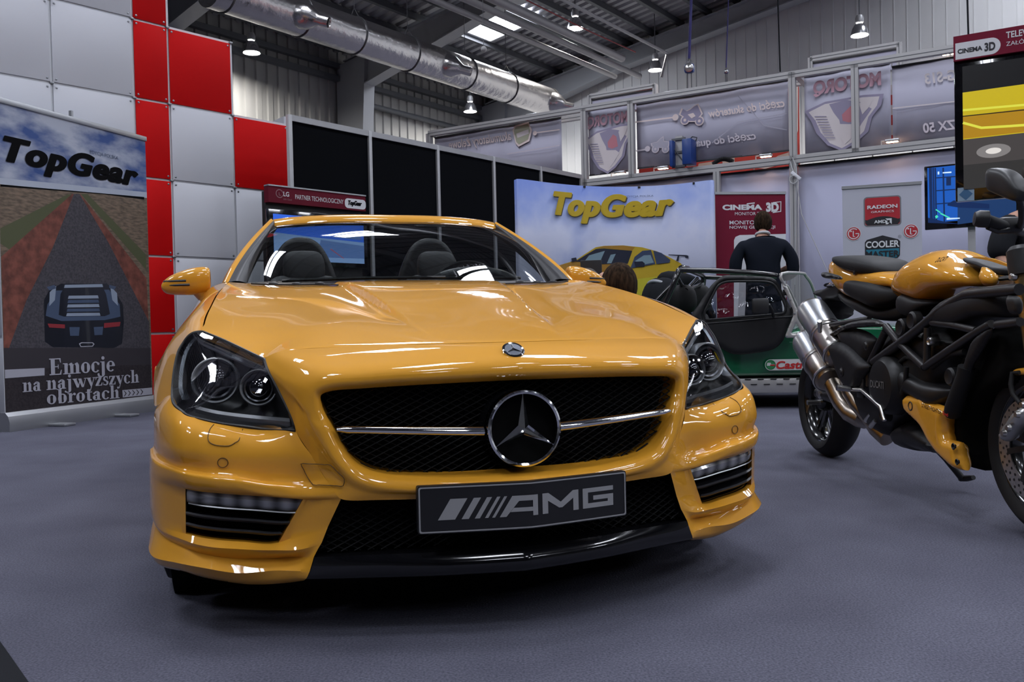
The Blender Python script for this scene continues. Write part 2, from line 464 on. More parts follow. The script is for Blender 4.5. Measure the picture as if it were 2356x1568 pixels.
def i_rafter(a, half=0):
    bm = bmesh.new()
    for b0, b1 in ((.3, 22), (43.7, 22)):
        z0, z1 = roof_z(b0) - .30, roof_z(b1) - .30; d0, d1 = .80, .40
        q = [hp(a, b0, z0), hp(a, b1, z1), hp(a, b1, z1 - d1), hp(a, b0 + 4.5 * (1 if b1 > b0 else -1), roof_z(b0 + 4.5 * (1 if b1 > b0 else -1)) - .30 - .42), hp(a, b0, z0 - d0)]
        vs = [bm.verts.new(p + E1 * s) for s in (.07, -.07) for p in q]; n = 5
        bm.faces.new(vs[:n]); bm.faces.new(vs[n:][::-1])
        for i in range(n): bm.faces.new((vs[i], vs[(i+1) % n], vs[n + (i+1) % n], vs[n + i]))
        for i in (2, 3): bm_beam(bm, q[i], q[i + 1], .34, .03)
        bm_beam(bm, q[0], q[1], .34, .03)
    return from_bm('trim_%d' % (100 + int(a * 2)), bm, STEEL_P, smooth=False)
for a in (.35, 5.8, 10.9, 15.3, 20.3, 25.3, 30.3, 35.3, 40.3):
    tag(i_rafter(a), kind='structure')
    bm = bmesh.new()
    q = [hp(a, .06, 0), hp(a, .55, 0), hp(a, 1.05, roof_z(1) - .35), hp(a, .06, roof_z(.06) - .35)]
    vs = [bm.verts.new(p + E1 * s) for s in (.17, -.17) for p in q]
    bm.faces.new(vs[:4]); bm.faces.new(vs[4:][::-1])
    for i in range(4): bm.faces.new((vs[i], vs[(i+1) % 4], vs[4 + (i+1) % 4], vs[4 + i]))
    tag(from_bm('column', bm, STEEL_P, smooth=False), kind='structure')
# the gable's top trim
bm = bmesh.new(); bm_beam(bm, hp(.06, 0, 6.95), hp(.06, 22, 6.95 + .155 * 22), .06, .12); tag(from_bm('trim_300', bm, STEEL_P, smooth=False), kind='structure')
box_c = hp(.45, 4.9, 7.55)
# roof lights
SKY = mat('daylight_pane', (.9, .9, .9), .4, emit=(.86, .90, 1.), es=SKY_E)
FRAME = mat('rooflight_frame', (.5, .5, .52), .5)
n_w = 1
def rooflight(a0, a1, b0, b1):
    global n_w
    t = thing('window_%d' % n_w, None, None); t['kind'] = 'structure'; n_w += 1
    dz = -.012
    V = [hp(a, b, roof_z(b) + dz) for a, b in ((a0, b0), (a1, b0), (a1, b1), (a0, b1))]
    pydata('pane', V, [(0, 1, 2, 3)], SKY, t, smooth=False)
    for (x, y) in (((a0, b0), (a1, b0)), ((a1, b0), (a1, b1)), ((a1, b1), (a0, b1)), ((a0, b1), (a0, b0))):
        beam('frame', hp(x[0], x[1], roof_z(x[1]) - .03), hp(y[0], y[1], roof_z(y[1]) - .03), .06, .06, FRAME, t)
rooflight(3.35, 4.95, 2.75, 4.30)
for a in (2.9, 7.9, 12.9, 18., 23., 28.):  # rows nearest the gable are unseen panes added to brighten that wall
    for b in (8., 14.1, 20., 26., 33.):
        if a < 12 and b < 14: continue
        if a > 27 and b not in (14.1, 26.): continue
        rooflight(a - 1.0, a + 1.0, b - .62, b + .62)
# ------------------------------------------------------------------ high-bay lamps
LAMP_E = mat('lamp_glow', (1, 1, 1), .5, emit=(1., .97, .93), es=LAMP_W)
BELL = mat('lamp_reflector_metal', (.62, .62, .64), .22, .9)
def highbay(p, rod_to, label, s=1.):
    t = thing('high_bay_lamp', label, 'lamp', p, 0, 'bell shaped high bay lamps under the roof')
    lathe('reflector', [(.06*s, .24*s), (.10*s, .22*s), (.145*s, .14*s), (.170*s, .05*s), (.178*s, 0), (.172*s, .002*s), (.15*s, .10*s), (.09*s, .2*s)], BELL, t, None, 28)
    lathe('bulb_glow', [(.150*s, .045*s), (.10*s, .03*s), (.0005, .028*s)], LAMP_E, t, None, 24)
    lathe('ballast_housing', [(.0005, .42*s), (.06*s, .41*s), (.085*s, .35*s), (.08*s, .27*s), (.05*s, .235*s), (.0005, .235*s)], ALU_GREY, t, None, 20)
    tube('rod', [(0, 0, .41*s), tuple(Vector(rod_to) - Vector(p))], .012, STEEL_D, t, 6)
    return t
LV = [(579, 122, 18., 1.0, 'bell lamp glowing in front of the beige left wall above the red panels'),
      (1082, 257, 23., 1.0, 'small bell lamp low beside the far end of the silver air duct'),
      (1324, 66, 19., 1.0, 'bell lamp hanging right of the bright roof light'),
      (1508, 162, 21., .98, 'bell lamp on a bent conduit above the mesh banners'),
      (1978, 82, 17., .95, 'bell lamp on the right, high above the snake emblem banner')]
for u, v, Y, s, lab in LV:
    p = at(u, v, Y); d = p - H0_; b = d.dot(E2); q = Vector((p.x, p.y, roof_z(b) - .2)); highbay(p, q, lab, s)
# ------------------------------------------------------------------ silver air duct
DUCT = mat('aluminium_duct', (.72, .70, .70), .24, 1.)
bump_noise(DUCT, 7., .45, .03, 5.)
da, db = at(480, -30, 12.4), at(1262, 238, 19.3); db.z = da.z = 5.62
duct = thing('ventilation_duct', 'long round silver air duct running under the roof with short nozzles', 'duct', da)
dd = (db - da); DL = dd.length; dn = dd.normalized(); dr = .30
def dloc(s, off=Vector((0, 0, 0))): return dn * s + off
tube('duct_pipe', [dn * (DL * t) for t in np.linspace(0, 1, 20)], dr, DUCT, duct, 36, angle=60)
lathe('end_cap', [(dr * 1.03, -.05), (dr * 1.03, .02), (dr * .9, .10), (dr * .3, .13), (.0005, .13)], DUCT, duct, axis_matrix(dn * DL, dn), 32)
hoop = mat('duct_strap', (.16, .16, .17), .4, .6)
def s_at(u, v):     # distance along the duct seen at pixel column
    d = ray(u, v); best = min(np.linspace(0, DL, 400), key=lambda s: abs(((da + dn * s - C_O).normalized() - d.normalized()).dot(C_R))); return best
for u, v, wire in ((520, 5, 0), (690, 45, 0), (817, 90, 1), (938, 130, 0), (1070, 175, 0), (1165, 205, 1)):
    s = s_at(u, v); sv = dn.cross(UP).normalized(); uv_ = sv.cross(dn)
    tube('strap', [dn * s + (sv * math.cos(a) + uv_ * math.sin(a)) * (dr + .008) for a in np.linspace(0, 2*PI, 33)[:-1]], .012, hoop, duct, 6, True)
    p = da + dn * s; b = (p - H0_).dot(E2); top = Vector((0, 0, roof_z(b) - .1 - da.z)) + dn * s
    tube('hanger_wire', [dn * s + UP * (dr + .16), top], .007, hoop, duct, 6)
    tube('hanger_wire', [dn * s + uv_ * dr + sv * .10, dn * s + UP * (dr + .16), dn * s + uv_ * dr - sv * .10], .008, hoop, duct, 6)
nd = (Vector((.45, -.25, -.62))).normalized()
for u, v in ((668, 35), (1006, 145), (1250, 222)):
    s = s_at(u, v); side_v = (-(dn.cross(UP))).normalized()
    if (dn.cross(UP)).dot(Vector((0, -1, 0))) > 0: side_v = dn.cross(UP).normalized()
    ax = (side_v * .8 + dn * .45 - UP * .30).normalized(); base_ = dn * s + side_v * .16 - UP * .04
    noz = lathe('nozzle', [(.20, .0), (.21, .10), (.19, .20), (.125, .30), (.085, .36), (.085, .52), (.078, .53), (.070, .50), (.065, .40)], DUCT, duct, axis_matrix(base_, ax), 28)
    lathe('nozzle_mouth', [(.074, .48), (.0005, .47)], DARK, noz, axis_matrix(base_, ax), 20)
# ------------------------------------------------------------------ pipes and trays under the roof
PIPE = mat('pipe_grey', (.33, .32, .33), .4, .3)
def pipe(name, label, pts, r, m=PIPE):
    pts = [Vector(p) for p in pts]; o = tube(name, [p - pts[0] for p in pts], r, m, None, 10); o.location = pts[0]
    return tag(o, label, 'pipe')
def along(u0, v0, Y0, u1, v1):
    """from a seen point, parallel to the hall, to the column u1"""
    p = at(u0, v0, Y0); d = ray(u1, v1); A = np.array([[E1.x, -d.x], [E1.y, -d.y]]); s, t = np.linalg.solve(A, np.array([C_O.x - p.x, C_O.y - p.y]))
    return p, p + E1 * s
p, q = along(1010, 5, 15., 1400, 172); pipe('pipe', 'lower of the three straight pipes crossing under the roof light', [p - E1 * 3, q + E1 * .3], .055)
p, q = along(1110, 15, 14.6, 1440, 160); pipe('pipe', 'middle straight pipe crossing right under the roof light', [p - E1 * 3, q + E1 * .6], .06)
p, q = along(1180, 18, 14.2, 1420, 130); pipe('pipe', 'thickest and uppermost straight pipe right of the roof light', [p - E1 * 3, q + E1 * .2], .075)
p, q = along(1300, 2, 14.6, 1535, 138); pipe('cable_conduit', 'thin grey conduit sloping above the two middle bell lamps', [p - E1 * 3, q, q + Vector((-.1, .1, -.45))], .03)
CABLE_RED = mat('red_cable', (.30, .02, .03), .5)
p, q = along(1225, 5, 15.2, 1462, 124); pipe('cable', 'thin red cable sagging under the roof beside the pipes', [p - E1 * 2, (p + q) / 2 - UP * .03, q], .012, CABLE_RED)['category'] = 'cable'
p = at(1113, 113, 14.); ball = thing('hanging_globe', 'small white globe hanging on a thin cord below the roof light', 'globe', p)
bm = bmesh.new(); bmesh.ops.create_uvsphere(bm, u_segments=24, v_segments=14, radius=.048); from_bm('globe', bm, mat('globe_white', (.5, .5, .5), .5), ball, angle=180); tube('cord', [(0, 0, .04), (0, 0, 1.1)], .004, STEEL_D, ball, 5)
# big horizontal conduit along the left wall, under the girts
o = tube('heating_pipe', [hp(.6, .14, 6.3), hp(4.9, .14, 6.3)], .07, STEEL_D); tag(o, 'dark pipe running along the top of the beige left wall', 'pipe')
# chain hoists over the booths
BLUE = mat('hoist_blue', (.010, .045, .22), .4)
def hoist(u, v, Y, s, label, strap_m):
    p = at(u, v, Y); t = thing('chain_hoist', label, 'hoist', p, -.3)
    bm = bmesh.new(); bm_box(bm, (0, 0, 0), (.16*s, .14*s, .15*s), None, .04*s); from_bm('hoist_body', bm, BLUE, t)
    lathe('hand_wheel', [(.0005, .09*s), (.05*s, .085*s), (.07*s, .07*s), (.03*s, .065*s)], STEEL, t, axis_matrix((0, 0, 0), (0, -1, 0)), 20)
    tube('hook', [(0, 0, .08*s), (.03*s, 0, .12*s), (.0, 0, .17*s), (-.02*s, 0, .13*s)], .012*s, STEEL_D, t, 8)
    tube('sling', [(0, 0, .16*s), (.05, 0, 1.1), (.09, .02, 2.0)], .022*s, strap_m, t, 8)
    for dx in (-.03, .03): tube('chain', [(dx*s, 0, -.06*s), (dx*s, 0, -.62*s)], .008, STEEL_D, t, 6)
SL = mat('violet_sling', (.03, .025, .14), .7)
hoist(1586, 158, 14., 1., 'blue chain hoist on a violet sling above the scooter parts banner', SL)
hoist(1671, 165, 15., .45, 'small blue hoist hook on a thin sling right of the larger hoist', SL)
for u, Y, vb in ((1795, 14.5, 165), (2228, 12., 80)):
    p = at(u, vb, Y); o = tube('hanging_cable', [(0, 0, 0), (-.02, 0, 1.2), (-.05, 0, 2.3)], .012, CLOTH_BLACK, None, 6); o.location = p
    tag(o, 'black cable hanging behind the tall frame right of the hoists' if u < 2000 else 'black cable hanging down behind the large screen header', 'cable')
# ------------------------------------------------------------------ red and white panel wall
WD = Vector((.9, 1., 0)).normalized(); W0 = Vector((-3.65, 8.83, 0)); WN = Vector((WD.y, -WD.x, 0))
wall = thing('display_wall', 'stepped display wall of red and white square panels on clamps, left of the car', 'display wall', W0, math.atan2(WD.y, WD.x))
def wall_s(u, v):
    p = on_plane(u, v, W0, WN); return (p - W0).dot(WD)
cs = [wall_s(120, 230), wall_s(309, 232), wall_s(390, 240), wall_s(540, 436), wall_s(667, 440)]
zr = [on_plane(390, v, W0, WN).z for v in (766, 588, 415, 238, 64)]
dz = (zr[4] - zr[0]) / 4; ZR = [zr[0] + dz * k for k in range(-1, 7)]
pw = cs[1] - cs[0]; COLS = [cs[0] - 2 * pw, cs[0] - pw] + cs
R_, W_ = RED, WHITE
layout = [[W_]*8, [W_]*8, [W_]*8, [R_]*8, [W_, W_, W_, W_, R_], [W_, W_, R_]]
layout = [[W_]*7, [W_]*7, [W_]*7, [R_]*7, [W_, W_, W_, W_, R_], [W_, W_, W_, R_]]
CLAMP = mat('clamp_steel', (.35, .36, .38), .3, .8)
for c in range(6):
    for r in range(len(layout[c])):
        x0, x1 = COLS[c], COLS[c + 1]; z0 = ZR[r] if r else .02; z1 = ZR[r + 1]
        if r == 0: z0 = ZR[0] - dz + .05 if ZR[0] - dz > 0 else .015
        if z1 - z0 < .1: continue
        g = .012
        bm = bmesh.new(); bm_box(bm, ((x0 + x1) / 2, 0, (z0 + z1) / 2), (x1 - x0 - 2*g, .012, z1 - z0 - 2*g), None, .003)
        pn = from_bm('panel', bm, layout[c][r], wall, angle=40)
        bm = bmesh.new()
        for px_ in (x0 + .04, x1 - .04):
            for pz in (z0 + .04, z1 - .04): bm_lathe(bm, [(.010, -.002), (.010, .004), (.0005, .006)], axis_matrix((px_, -.006, pz), (0, -1, 0)), 10)
        from_bm('panel_screws', bm, CLAMP, pn)
TB = mat('frame_tube_bright', (.75, .77, .80), .35, .2)
tops = [len(l) for l in layout]
bm = bmesh.new(); 
for c in range(7):
    n = tops[min(c, 5)]; n = max(n, tops[c - 1]) if c else n
    bm_box(bm, (COLS[c], .016, ZR[n] / 2), (.034, .012, ZR[n]))
from_bm('frame_upright', bm, TB, wall)
bm = bmesh.new()
for c in range(6):
    for r in range(tops[c] + 1): bm_box(bm, ((COLS[c] + COLS[c + 1]) / 2, .017, ZR[r]), (COLS[c + 1] - COLS[c], .012, .03))
from_bm('frame_rail', bm, TB, wall)
bm = bmesh.new()
for c in range(7):
    n = max(tops[min(c, 5)], tops[c - 1] if c else 0)
    for r in range(n + 1): bm_box(bm, (COLS[c], .0, ZR[r]), (.035, .03, .02), None, .003)
from_bm('panel_clamps', bm, CLAMP, wall)
# booth side wall seen over the red panels
PROF = ALU_GREY
# ------------------------------------------------------------------ black partition wall
B0 = at(667, 470, 8.82); B1 = at(1334, 470, 12.77); B0.z = B1.z = 0; BH = .761 + 491 / 2008.48 * 8.82
bd = (B1 - B0).normalized(); bl_ = (B1 - B0).length
part = thing('partition_wall', 'long black partition wall with grey aluminium posts behind the car', 'partition', B0, math.atan2(bd.y, bd.x))
BLKP = mat('black_partition_board', (.005, .0055, .007), .9, spec=.05)
us = [667, 850, 1005.5, 1134, 1242, 1334]; bn = Vector((bd.y, -bd.x, 0))
ss = [(on_plane(u, 350, B0, bn) - B0).dot(bd) for u in us]
for a, b in zip(ss, ss[1:]):
    box('partition_panel', ((a + b) / 2, .01, BH / 2), (b - a - .04, .012, BH - .08), BLKP, part)
    box('top_rail', ((a + b) / 2, 0, BH - .03), (b - a - .04, .04, .06), PROF, part)
for s in ss: box('post', (s, 0, BH / 2), (.045, .05, BH), PROF, part, bev=.006)
# return wall of the next booth behind it: white top rail and red board
q0 = at(668, 300, 10.6); q0.z = 0; RH = at(668, 268, 10.6).z; q1 = q0 + Vector((-1.9, 2.2, 0)); qd = (q1 - q0).normalized()
ret = thing('booth_side_wall', 'red board with pale top rail running behind the black partition', 'partition', q0, math.atan2(qd.y, qd.x)); L_ = (q1 - q0).length
box('board', (L_ / 2, .03, RH / 2 - .05), (L_ - .1, .012, RH - .15), mat('dull_red_board', (.42, .06, .055), .6), ret); box('rail', (L_ / 2 + .02, .03, RH - .04), (L_ - .06, .05, .09), WHITE, ret)
# ------------------------------------------------------------------ left roll-up banner
def sheet_thing(name, label, cat, p, q, group=None):
    sh = Sheet(p, q); t = thing(name, label, cat, sh.o, sh.rz, group); sh.t = t; return sh
pL = on_floor(14, 992); pR = on_floor(352, 944)
bn1 = sheet_thing('roll_up_banner', 'tall roll-up banner picturing a dark sports car on a red desert road, far left', 'banner', pL, pR)
w = bn1.w; tz = (bn1.px(0, 258)[1] + bn1.px(331, 306)[1]) / 2
zb = .15
MB = [mat('print_sky', (.10, .19, .42), .55), mat('print_cloud', (.47, .52, .62), .55), mat('print_field', (.17, .12, .085), .6), mat('print_red_earth', (.20, .055, .035), .6), mat('print_asphalt', (.055, .048, .058), .6), mat('print_asphalt_dark', (.016, .012, .016), .6), BLACK_INK, mat('print_white', (.42, .42, .48), .5), mat('print_car_dark', (.012, .014, .022), .3, 0, .5), mat('print_car_blue', (.07, .10, .17), .35), mat('print_pale', (.30, .36, .46), .45), mat('print_red_light', (.30, .03, .04), .4), mat('print_green', (.085, .095, .04), .6), mat('print_asphalt_mid', (.030, .025, .032), .6)]
mottle(MB[0], (.035, .085, .28), (.48, .52, .62), 2.2, 7., lo=.40, hi=.62, stretch=(1, 1, 2.2))
mottle(MB[2], (.10, .075, .05), (.24, .17, .12), 14., 4., stretch=(1, 1, 4))
mottle(MB[3], (.11, .03, .02), (.25, .075, .05), 12., 5.)
mottle(MB[4], (.035, .032, .042), (.075, .068, .08), 60., 3.)
mottle(MB[5], (.010, .007, .010), (.03, .022, .026), 60., 3.)
P = lambda *pts: [bn1.px(u, v) for u, v in pts]
hz = lambda u: 424 + (u / 331) * 30
full = [(0.0, zb), (w, zb), (w, tz), (0, tz)]
sky_poly = [bn1.px(-2, hz(0)), bn1.px(333, hz(331)), (w, tz), (0, tz)]
sky_poly = [(0, bn1.px(0, hz(0))[1]), (w, bn1.px(331, hz(331))[1]), (w, tz), (0, tz)]
zh0, zh1 = sky_poly[0][1], sky_poly[1][1]
cx = bn1.px(175, 444)[0]; zc = zh0 + (zh1 - zh0) * cx / w
fld = [(0, zb), (w, zb), (w, zh1), (0, zh0)]
cl = lambda x: min(max(x, 0), w)
def poly_px(*pts): return [(cl(bn1.px(u, v)[0]), max(zb, bn1.px(u, v)[1])) for u, v in pts]
polys = [(fld, 2), (sky_poly, 0), ([(0, zh0 + .0), (w, zh1), (w, zh1 + .055), (0, zh0 + .05)], 1),
         (poly_px((0, 424), (331, 453), (331, 459), (240, 447), (100, 436), (0, 429)), 6),
         (poly_px((155, 447), (175, 446), (60, 600), (0, 560), (0, 525)), 12), (poly_px((185, 446), (200, 446), (335, 585), (335, 620)), 12),
         (poly_px((165, 446), (184, 446), (336, 640), (345, 830), (348, 930), (8, 985), (4, 820), (2, 590)), 3),
         (poly_px((169, 446), (182, 446), (250, 560), (342, 740), (346, 835), (348, 940), (10, 985), (6, 830), (60, 690), (120, 570)), 4),
         (poly_px((6, 800), (345, 800), (348, 940), (10, 985)), 13), (poly_px((8, 850), (346, 838), (350, 940), (10, 985)), 5)]
# the printed car
polys += [(poly_px((100, 690), (112, 668), (140, 652), (245, 652), (262, 668), (282, 700), (284, 740), (280, 790), (262, 800), (120, 798), (102, 785)), 8),
          (poly_px((108, 700), (128, 668), (250, 666), (274, 700), (276, 728), (240, 736), (140, 738), (104, 726)), 9),
          (poly_px((138, 676), (150, 656), (232, 654), (243, 676), (252, 722), (240, 727), (146, 728), (134, 724)), 8)]
for k in range(5):
    z = 680 + k * 10; polys.append((poly_px((157 - k, z), (224 + k, z - 1), (226 + k, z + 6), (155 - k, z + 7)), 10 if k % 2 == 0 else 9))
polys += [(poly_px((148, 655), (234, 653), (236, 660), (146, 662)), 10), (poly_px((113, 672), (128, 657), (125, 690), (112, 704)), 10), (poly_px((252, 657), (268, 674), (270, 703), (257, 690)), 10),
          (poly_px((106, 660), (124, 655), (128, 663), (112, 668)), 9), (poly_px((250, 655), (266, 659), (262, 666), (250, 662)), 9),
          (poly_px((108, 744), (148, 746), (148, 755), (112, 753)), 11), (poly_px((238, 743), (276, 740), (274, 750), (238, 754)), 11),
          (poly_px((158, 752), (182, 752), (180, 772), (160, 772)), 9), (poly_px((214, 752), (236, 751), (234, 770), (216, 771)), 9),
          (poly_px((180, 790), (186, 787), (212, 787), (216, 791), (212, 797), (184, 798)), 7), (poly_px((183, 791), (187, 789), (211, 789), (213, 791), (211, 795), (185, 796)), 8)]
polys += [(poly_px((9, 850), (101, 846), (101, 863), (10, 870)), 7), (poly_px((280, 897), (348, 891), (349, 907), (281, 914)), 7)]
for k in range(5):
    x = 283 + k * 9.5; y = 898.5 - k * .9
    polys.append((poly_px((x, y), (x + 2, y), (x + 7, y + 5.8), (x + 2.5, y + 12.5), (x + .5, y + 12.5), (x + 4.5, y + 6)), 5))
box('banner_sheet', (w / 2, .004, (tz + zb) / 2), (w, .006, tz - zb), WHITE, bn1.t); bnp = bn1.print_('banner_print', polys, MB, bn1.t, .004, .00012)
# serif slogan: drawn letter by letter with thick stems and thin hairlines
def serif(body, x0, x1, zb0, zb1, slope):
    W8 = .16; L = []
    def box_(x, z, w_, h): return [(x, z), (x + w_, z), (x + w_, z + h), (x, z + h)]
    def ser(x, z): return box_(x - .07, z, W8 + .14, .045)
    def arch(x, wd, h):  # n-like shoulder
        return [(x + W8 * .6, h * .62)] + [(x + W8 * .6 + (wd - W8 * .6 - .0) * t, h * (.62 + .40 * math.sin(PI * min(1, t * 1.05) * .62))) for t in np.linspace(.1, .8, 8)] + [(x + wd, h * .78), (x + wd, 0), (x + wd - W8, 0), (x + wd - W8, h * .72), (x + wd - W8 - .05, h * .88), (x + wd - W8 - .16, h * .86)]
    def ringg(cx, cz, rx, rz, a0=0., a1=2*PI, tn=.035, tk=.085, n=26):
        o = []; i_ = []
        for a in np.linspace(a0, a1, n):
            th = tn + (tk - tn) * abs(math.cos(a)) ** 1.5; o.append((cx + rx * math.cos(a), cz + rz * math.sin(a))); i_.append((cx + (rx - 2 * th) * math.cos(a), cz + (rz - 1.6 * tn) * math.sin(a)))
        return [[o[k], o[k + 1], i_[k + 1], i_[k]] for k in range(n - 1)]
    X = .50
    def glyph(ch):
        if ch == 'E': return [box_(.07, 0, .19, .74), box_(0, 0, .55, .05), box_(0, .69, .54, .05), box_(.2, .345, .22, .04), [(.48, .05), (.55, .0), (.58, .22), (.545, .22)], [(.47, .69), (.54, .74), (.55, .54), (.515, .54)], box_(.40, .27, .035, .19)], .64
        if ch in 'nmh':
            g = [box_(.07, 0, W8, X if ch != 'h' else .76), ser(.07, 0), box_(0, (X if ch != 'h' else .76) - .04, .15, .04), arch(.07, .44, X), ser(.35, 0)]
            if ch == 'm': g += [[(p[0] + .28, p[1]) for p in arch(.07, .44, X)], ser(.63, 0)]
            return g, (.60 if ch != 'm' else .88)
        if ch == 'o': return ringg(.24, .25, .235, .26), .52
        if ch == 'c': return ringg(.24, .25, .235, .26, .75, 5.6) + [disc(.385, .40, .062, .062, 12)], .47
        if ch == 'e': return ringg(.24, .25, .235, .26, 0.0, 5.5) + [box_(.10, .245, .36, .04)], .50
        if ch == 'a': return [box_(.26, .06, W8, .36), [(.26, .06), (.42, .06), (.50, .03), (.47, 0), (.34, -.01)]] + ringg(.21, .15, .19, .155, .9, 5.4) + ringg(.25, .36, .17, .145, .0, 2.9) + [disc(.10, .38, .055, .055, 12)], .53
        if ch == 'j': return [box_(.09, -.10, W8, .60), box_(.02, .46, .15, .04), disc(.17, .66, .085, .085, 14)] + ringg(.05, -.10, .20, .14, -PI + .6, 0.) + [disc(-.08, -.16, .05, .05, 10)], .34
        if ch == 'w': return [[(.03, .48), (.22, .48), (.36, .12), (.30, 0), (.24, 0)], [(.30, 0), (.36, 0), (.47, .48), (.43, .48)], [(.33, .48), (.52, .48), (.64, .12), (.60, 0), (.54, 0)], [(.60, 0), (.65, 0), (.80, .48), (.755, .48)], box_(0, .455, .27, .04), box_(.68, .455, .17, .04)], .83
        if ch == 'y': return [[(.03, .48), (.22, .48), (.36, .12), (.30, 0), (.24, 0)], [(.18, -.24), (.23, -.24), (.49, .48), (.445, .48)], box_(0, .455, .27, .04), box_(.37, .455, .17, .04), disc(.13, -.20, .065, .065, 12)], .53
        if ch in 'zż': 
            g = [box_(.02, .45, .39, .05), box_(.01, 0, .41, .05), [(.01, .05), (.19, .05), (.41, .45), (.24, .45)], [(.02, .34), (.05, .34), (.09, .45), (.02, .5)], [(.40, .17), (.43, .17), (.42, 0), (.35, .05)]]
            return (g + ([disc(.22, .64, .07, .07, 12)] if ch == 'ż' else [])), .45
        if ch == 's': return ringg(.20, .365, .155, .145, .7, PI * 1.35, .035, .06) + ringg(.20, .135, .17, .145, -PI * .80, PI * .38, .035, .06) + [[(.05, .34), (.14, .24), (.36, .13), (.38, .2), (.22, .30), (.09, .40)], box_(.31, .33, .03, .16), box_(.03, .01, .03, .16)], .41
        if ch == 'b': return [box_(.07, 0, W8, .76), box_(0, .72, .15, .04)] + ringg(.27, .25, .225, .26), .54
        if ch == 'r': return [box_(.07, 0, W8, X), ser(.07, 0), box_(0, .46, .15, .04), [(.2, .3), (.24, .42), (.32, .49), (.40, .51), (.38, .44), (.28, .40)], disc(.375, .43, .065, .065, 12)], .45
        if ch == 't': return [box_(.08, .06, W8, .58), box_(0, .455, .36, .045), [(.08, .08), (.24, .1), (.34, .06), (.32, 0), (.18, -.01)]], .37
        return [], .22
    x = 0.
    for ch in body:
        g, adv = glyph(ch)
        L += [[(px_ + x, pz) for px_, pz in pl] for pl in g]; x += adv
    s = (x1 - x0) / x; h = (zb1 - zb0) / .5
    return [[(x0 + px_ * s, zb0 + pz * h + slope * (px_ * s) / (x1 - x0)) for px_, pz in pl] for pl in L]
def slogan(body, a, b, xh):
    (xa, za), (xb, zb_) = bn1.px(*a), bn1.px(*b); zt = bn1.px(a[0], a[1] - xh)[1]
    pl = serif(body, xa, xb, za, zt, zb_ - za)
    bn1.print_('slogan_lettering', [(q, 0) for q in pl], [MB[7]], bnp, .0100, .000001)
slogan('Emocje', (112, 863), (264, 853), 26); slogan('na', (50, 902), (94, 898), 22); slogan('najwyższych', (105, 897), (319, 879), 22); slogan('obrotach', (106, 930), (274, 915), 22)
def topgear(sh, parent, m, bx, off, msh=None, slope=0., outline_m=None, name='logo_lettering'):
    x0, x1, z0, z1 = bx; wq = x1 - x0; h = z1 - z0
    if outline_m: sh.text(name, 'TopGear', outline_m, parent, off - .0015, x0 - .012*wq, x1 + .012*wq, z0 - .03*h, z1 + .02*h, shear=.30, weight=.03, spacing=1.1, slope=slope, heavy=.05)
    return sh.text(name, 'TopGear', m, parent, off, x0, x1, z0, z1, shear=.30, weight=.03, spacing=1.1, slope=slope, heavy=.045)
a = bn1.px(6, 369); b = bn1.px(315, 390); c = bn1.px(6, 314)
zA = bn1.px(8, 382)[1]; zT = bn1.px(8, 317)[1]
zB_ = bn1.px(315, 402)[1]; zTB = bn1.px(315, 352)[1]
topgear(bn1, bnp, BLACK_INK, (bn1.px(8, 350)[0], bn1.px(314, 375)[0], zA - .02, zT + .02), .0098, slope=0.)
tx = bn1.px(205, 350); bn1.text('small_lettering', 'EDYCJA POLSKA', mat('print_blue_grey', (.06, .09, .16), .5), bnp, .0097, tx[0], bn1.px(270, 355)[0], tx[1] - .02, tx[1] + .02)
box('top_bar', (w / 2, 0, tz + .02), (w + .02, .035, .045), ALU, bn1.t, bev=.006)
box('support_pole', (w / 2, .04, tz / 2), (.03, .02, tz), ALU, bn1.t); box('pole_hook', (w * .47, .02, tz + .06), (.02, .03, .08), ALU, bn1.t)
bm = bmesh.new(); pr = [(-.07, .0), (-.075, .07), (-.06, .12), (-.03, .15), (.03, .15), (.06, .12), (.075, .07), (.07, 0)]
va = [bm.verts.new((-.03, y, z)) for y, z in pr]; vb = [bm.verts.new((w + .03, y, z)) for y, z in pr]
for i in range(8): bm.faces.new((va[i], va[(i+1) % 8], vb[(i+1) % 8], vb[i]))
bm.faces.new(va[::-1]); bm.faces.new(vb); bmesh.ops.recalc_face_normals(bm, faces=bm.faces)
cas = from_bm('cassette_base', bm, ALU, bn1.t, angle=25)
for u in (110, 262):
    x = bn1.px(u, 975)[0]; box('foot', (x, -.13, .012), (.12, .22, .02), ALU, cas, bev=.004)
# ------------------------------------------------------------------ partner screen stand behind the car
a = at(613, 470, 7.75); b = at(836, 470, 8.53); a.z = b.z = 0
lg = sheet_thing('screen_stand', 'tall dark screen stand with a burgundy header behind the windscreen', 'screen stand', a, b)
w = lg.w; BURG = mat('burgundy_board', (.115, .006, .018), .6, spec=.15)
zt = lg.px(613, 426)[1]; z1 = lg.px(613, 465)[1]
box('back_board', (w / 2, .06, zt / 2 - .02), (w - .02, .06, zt - .05), BLACK, lg.t)
hdr = box('header', (w / 2, 0, (zt + z1) / 2), (w, .07, zt - z1), BURG, lg.t); box('header_edge', (w / 2, -.005, zt), (w + .004, .075, .012), ALU, hdr)
hh = zt - z1
lg.text('lettering', 'PARTNER TECHNOLOGICZNY', WHITE_INK, hdr, .037, lg.px(674, 455)[0], lg.px(785, 463)[0], z1 + hh * .32, z1 + hh * .60)
lg.text('lettering', 'LG', WHITE_INK, hdr, .037, lg.px(647, 450)[0], lg.px(660, 450)[0], z1 + hh * .42, z1 + hh * .70, weight=.02)
lg.text('lettering', "Life's Good", mat('faint_ink', (.25, .12, .14), .5), hdr, .037, lg.px(647, 459)[0], lg.px(666, 459)[0], z1 + hh * .20, z1 + hh * .32)
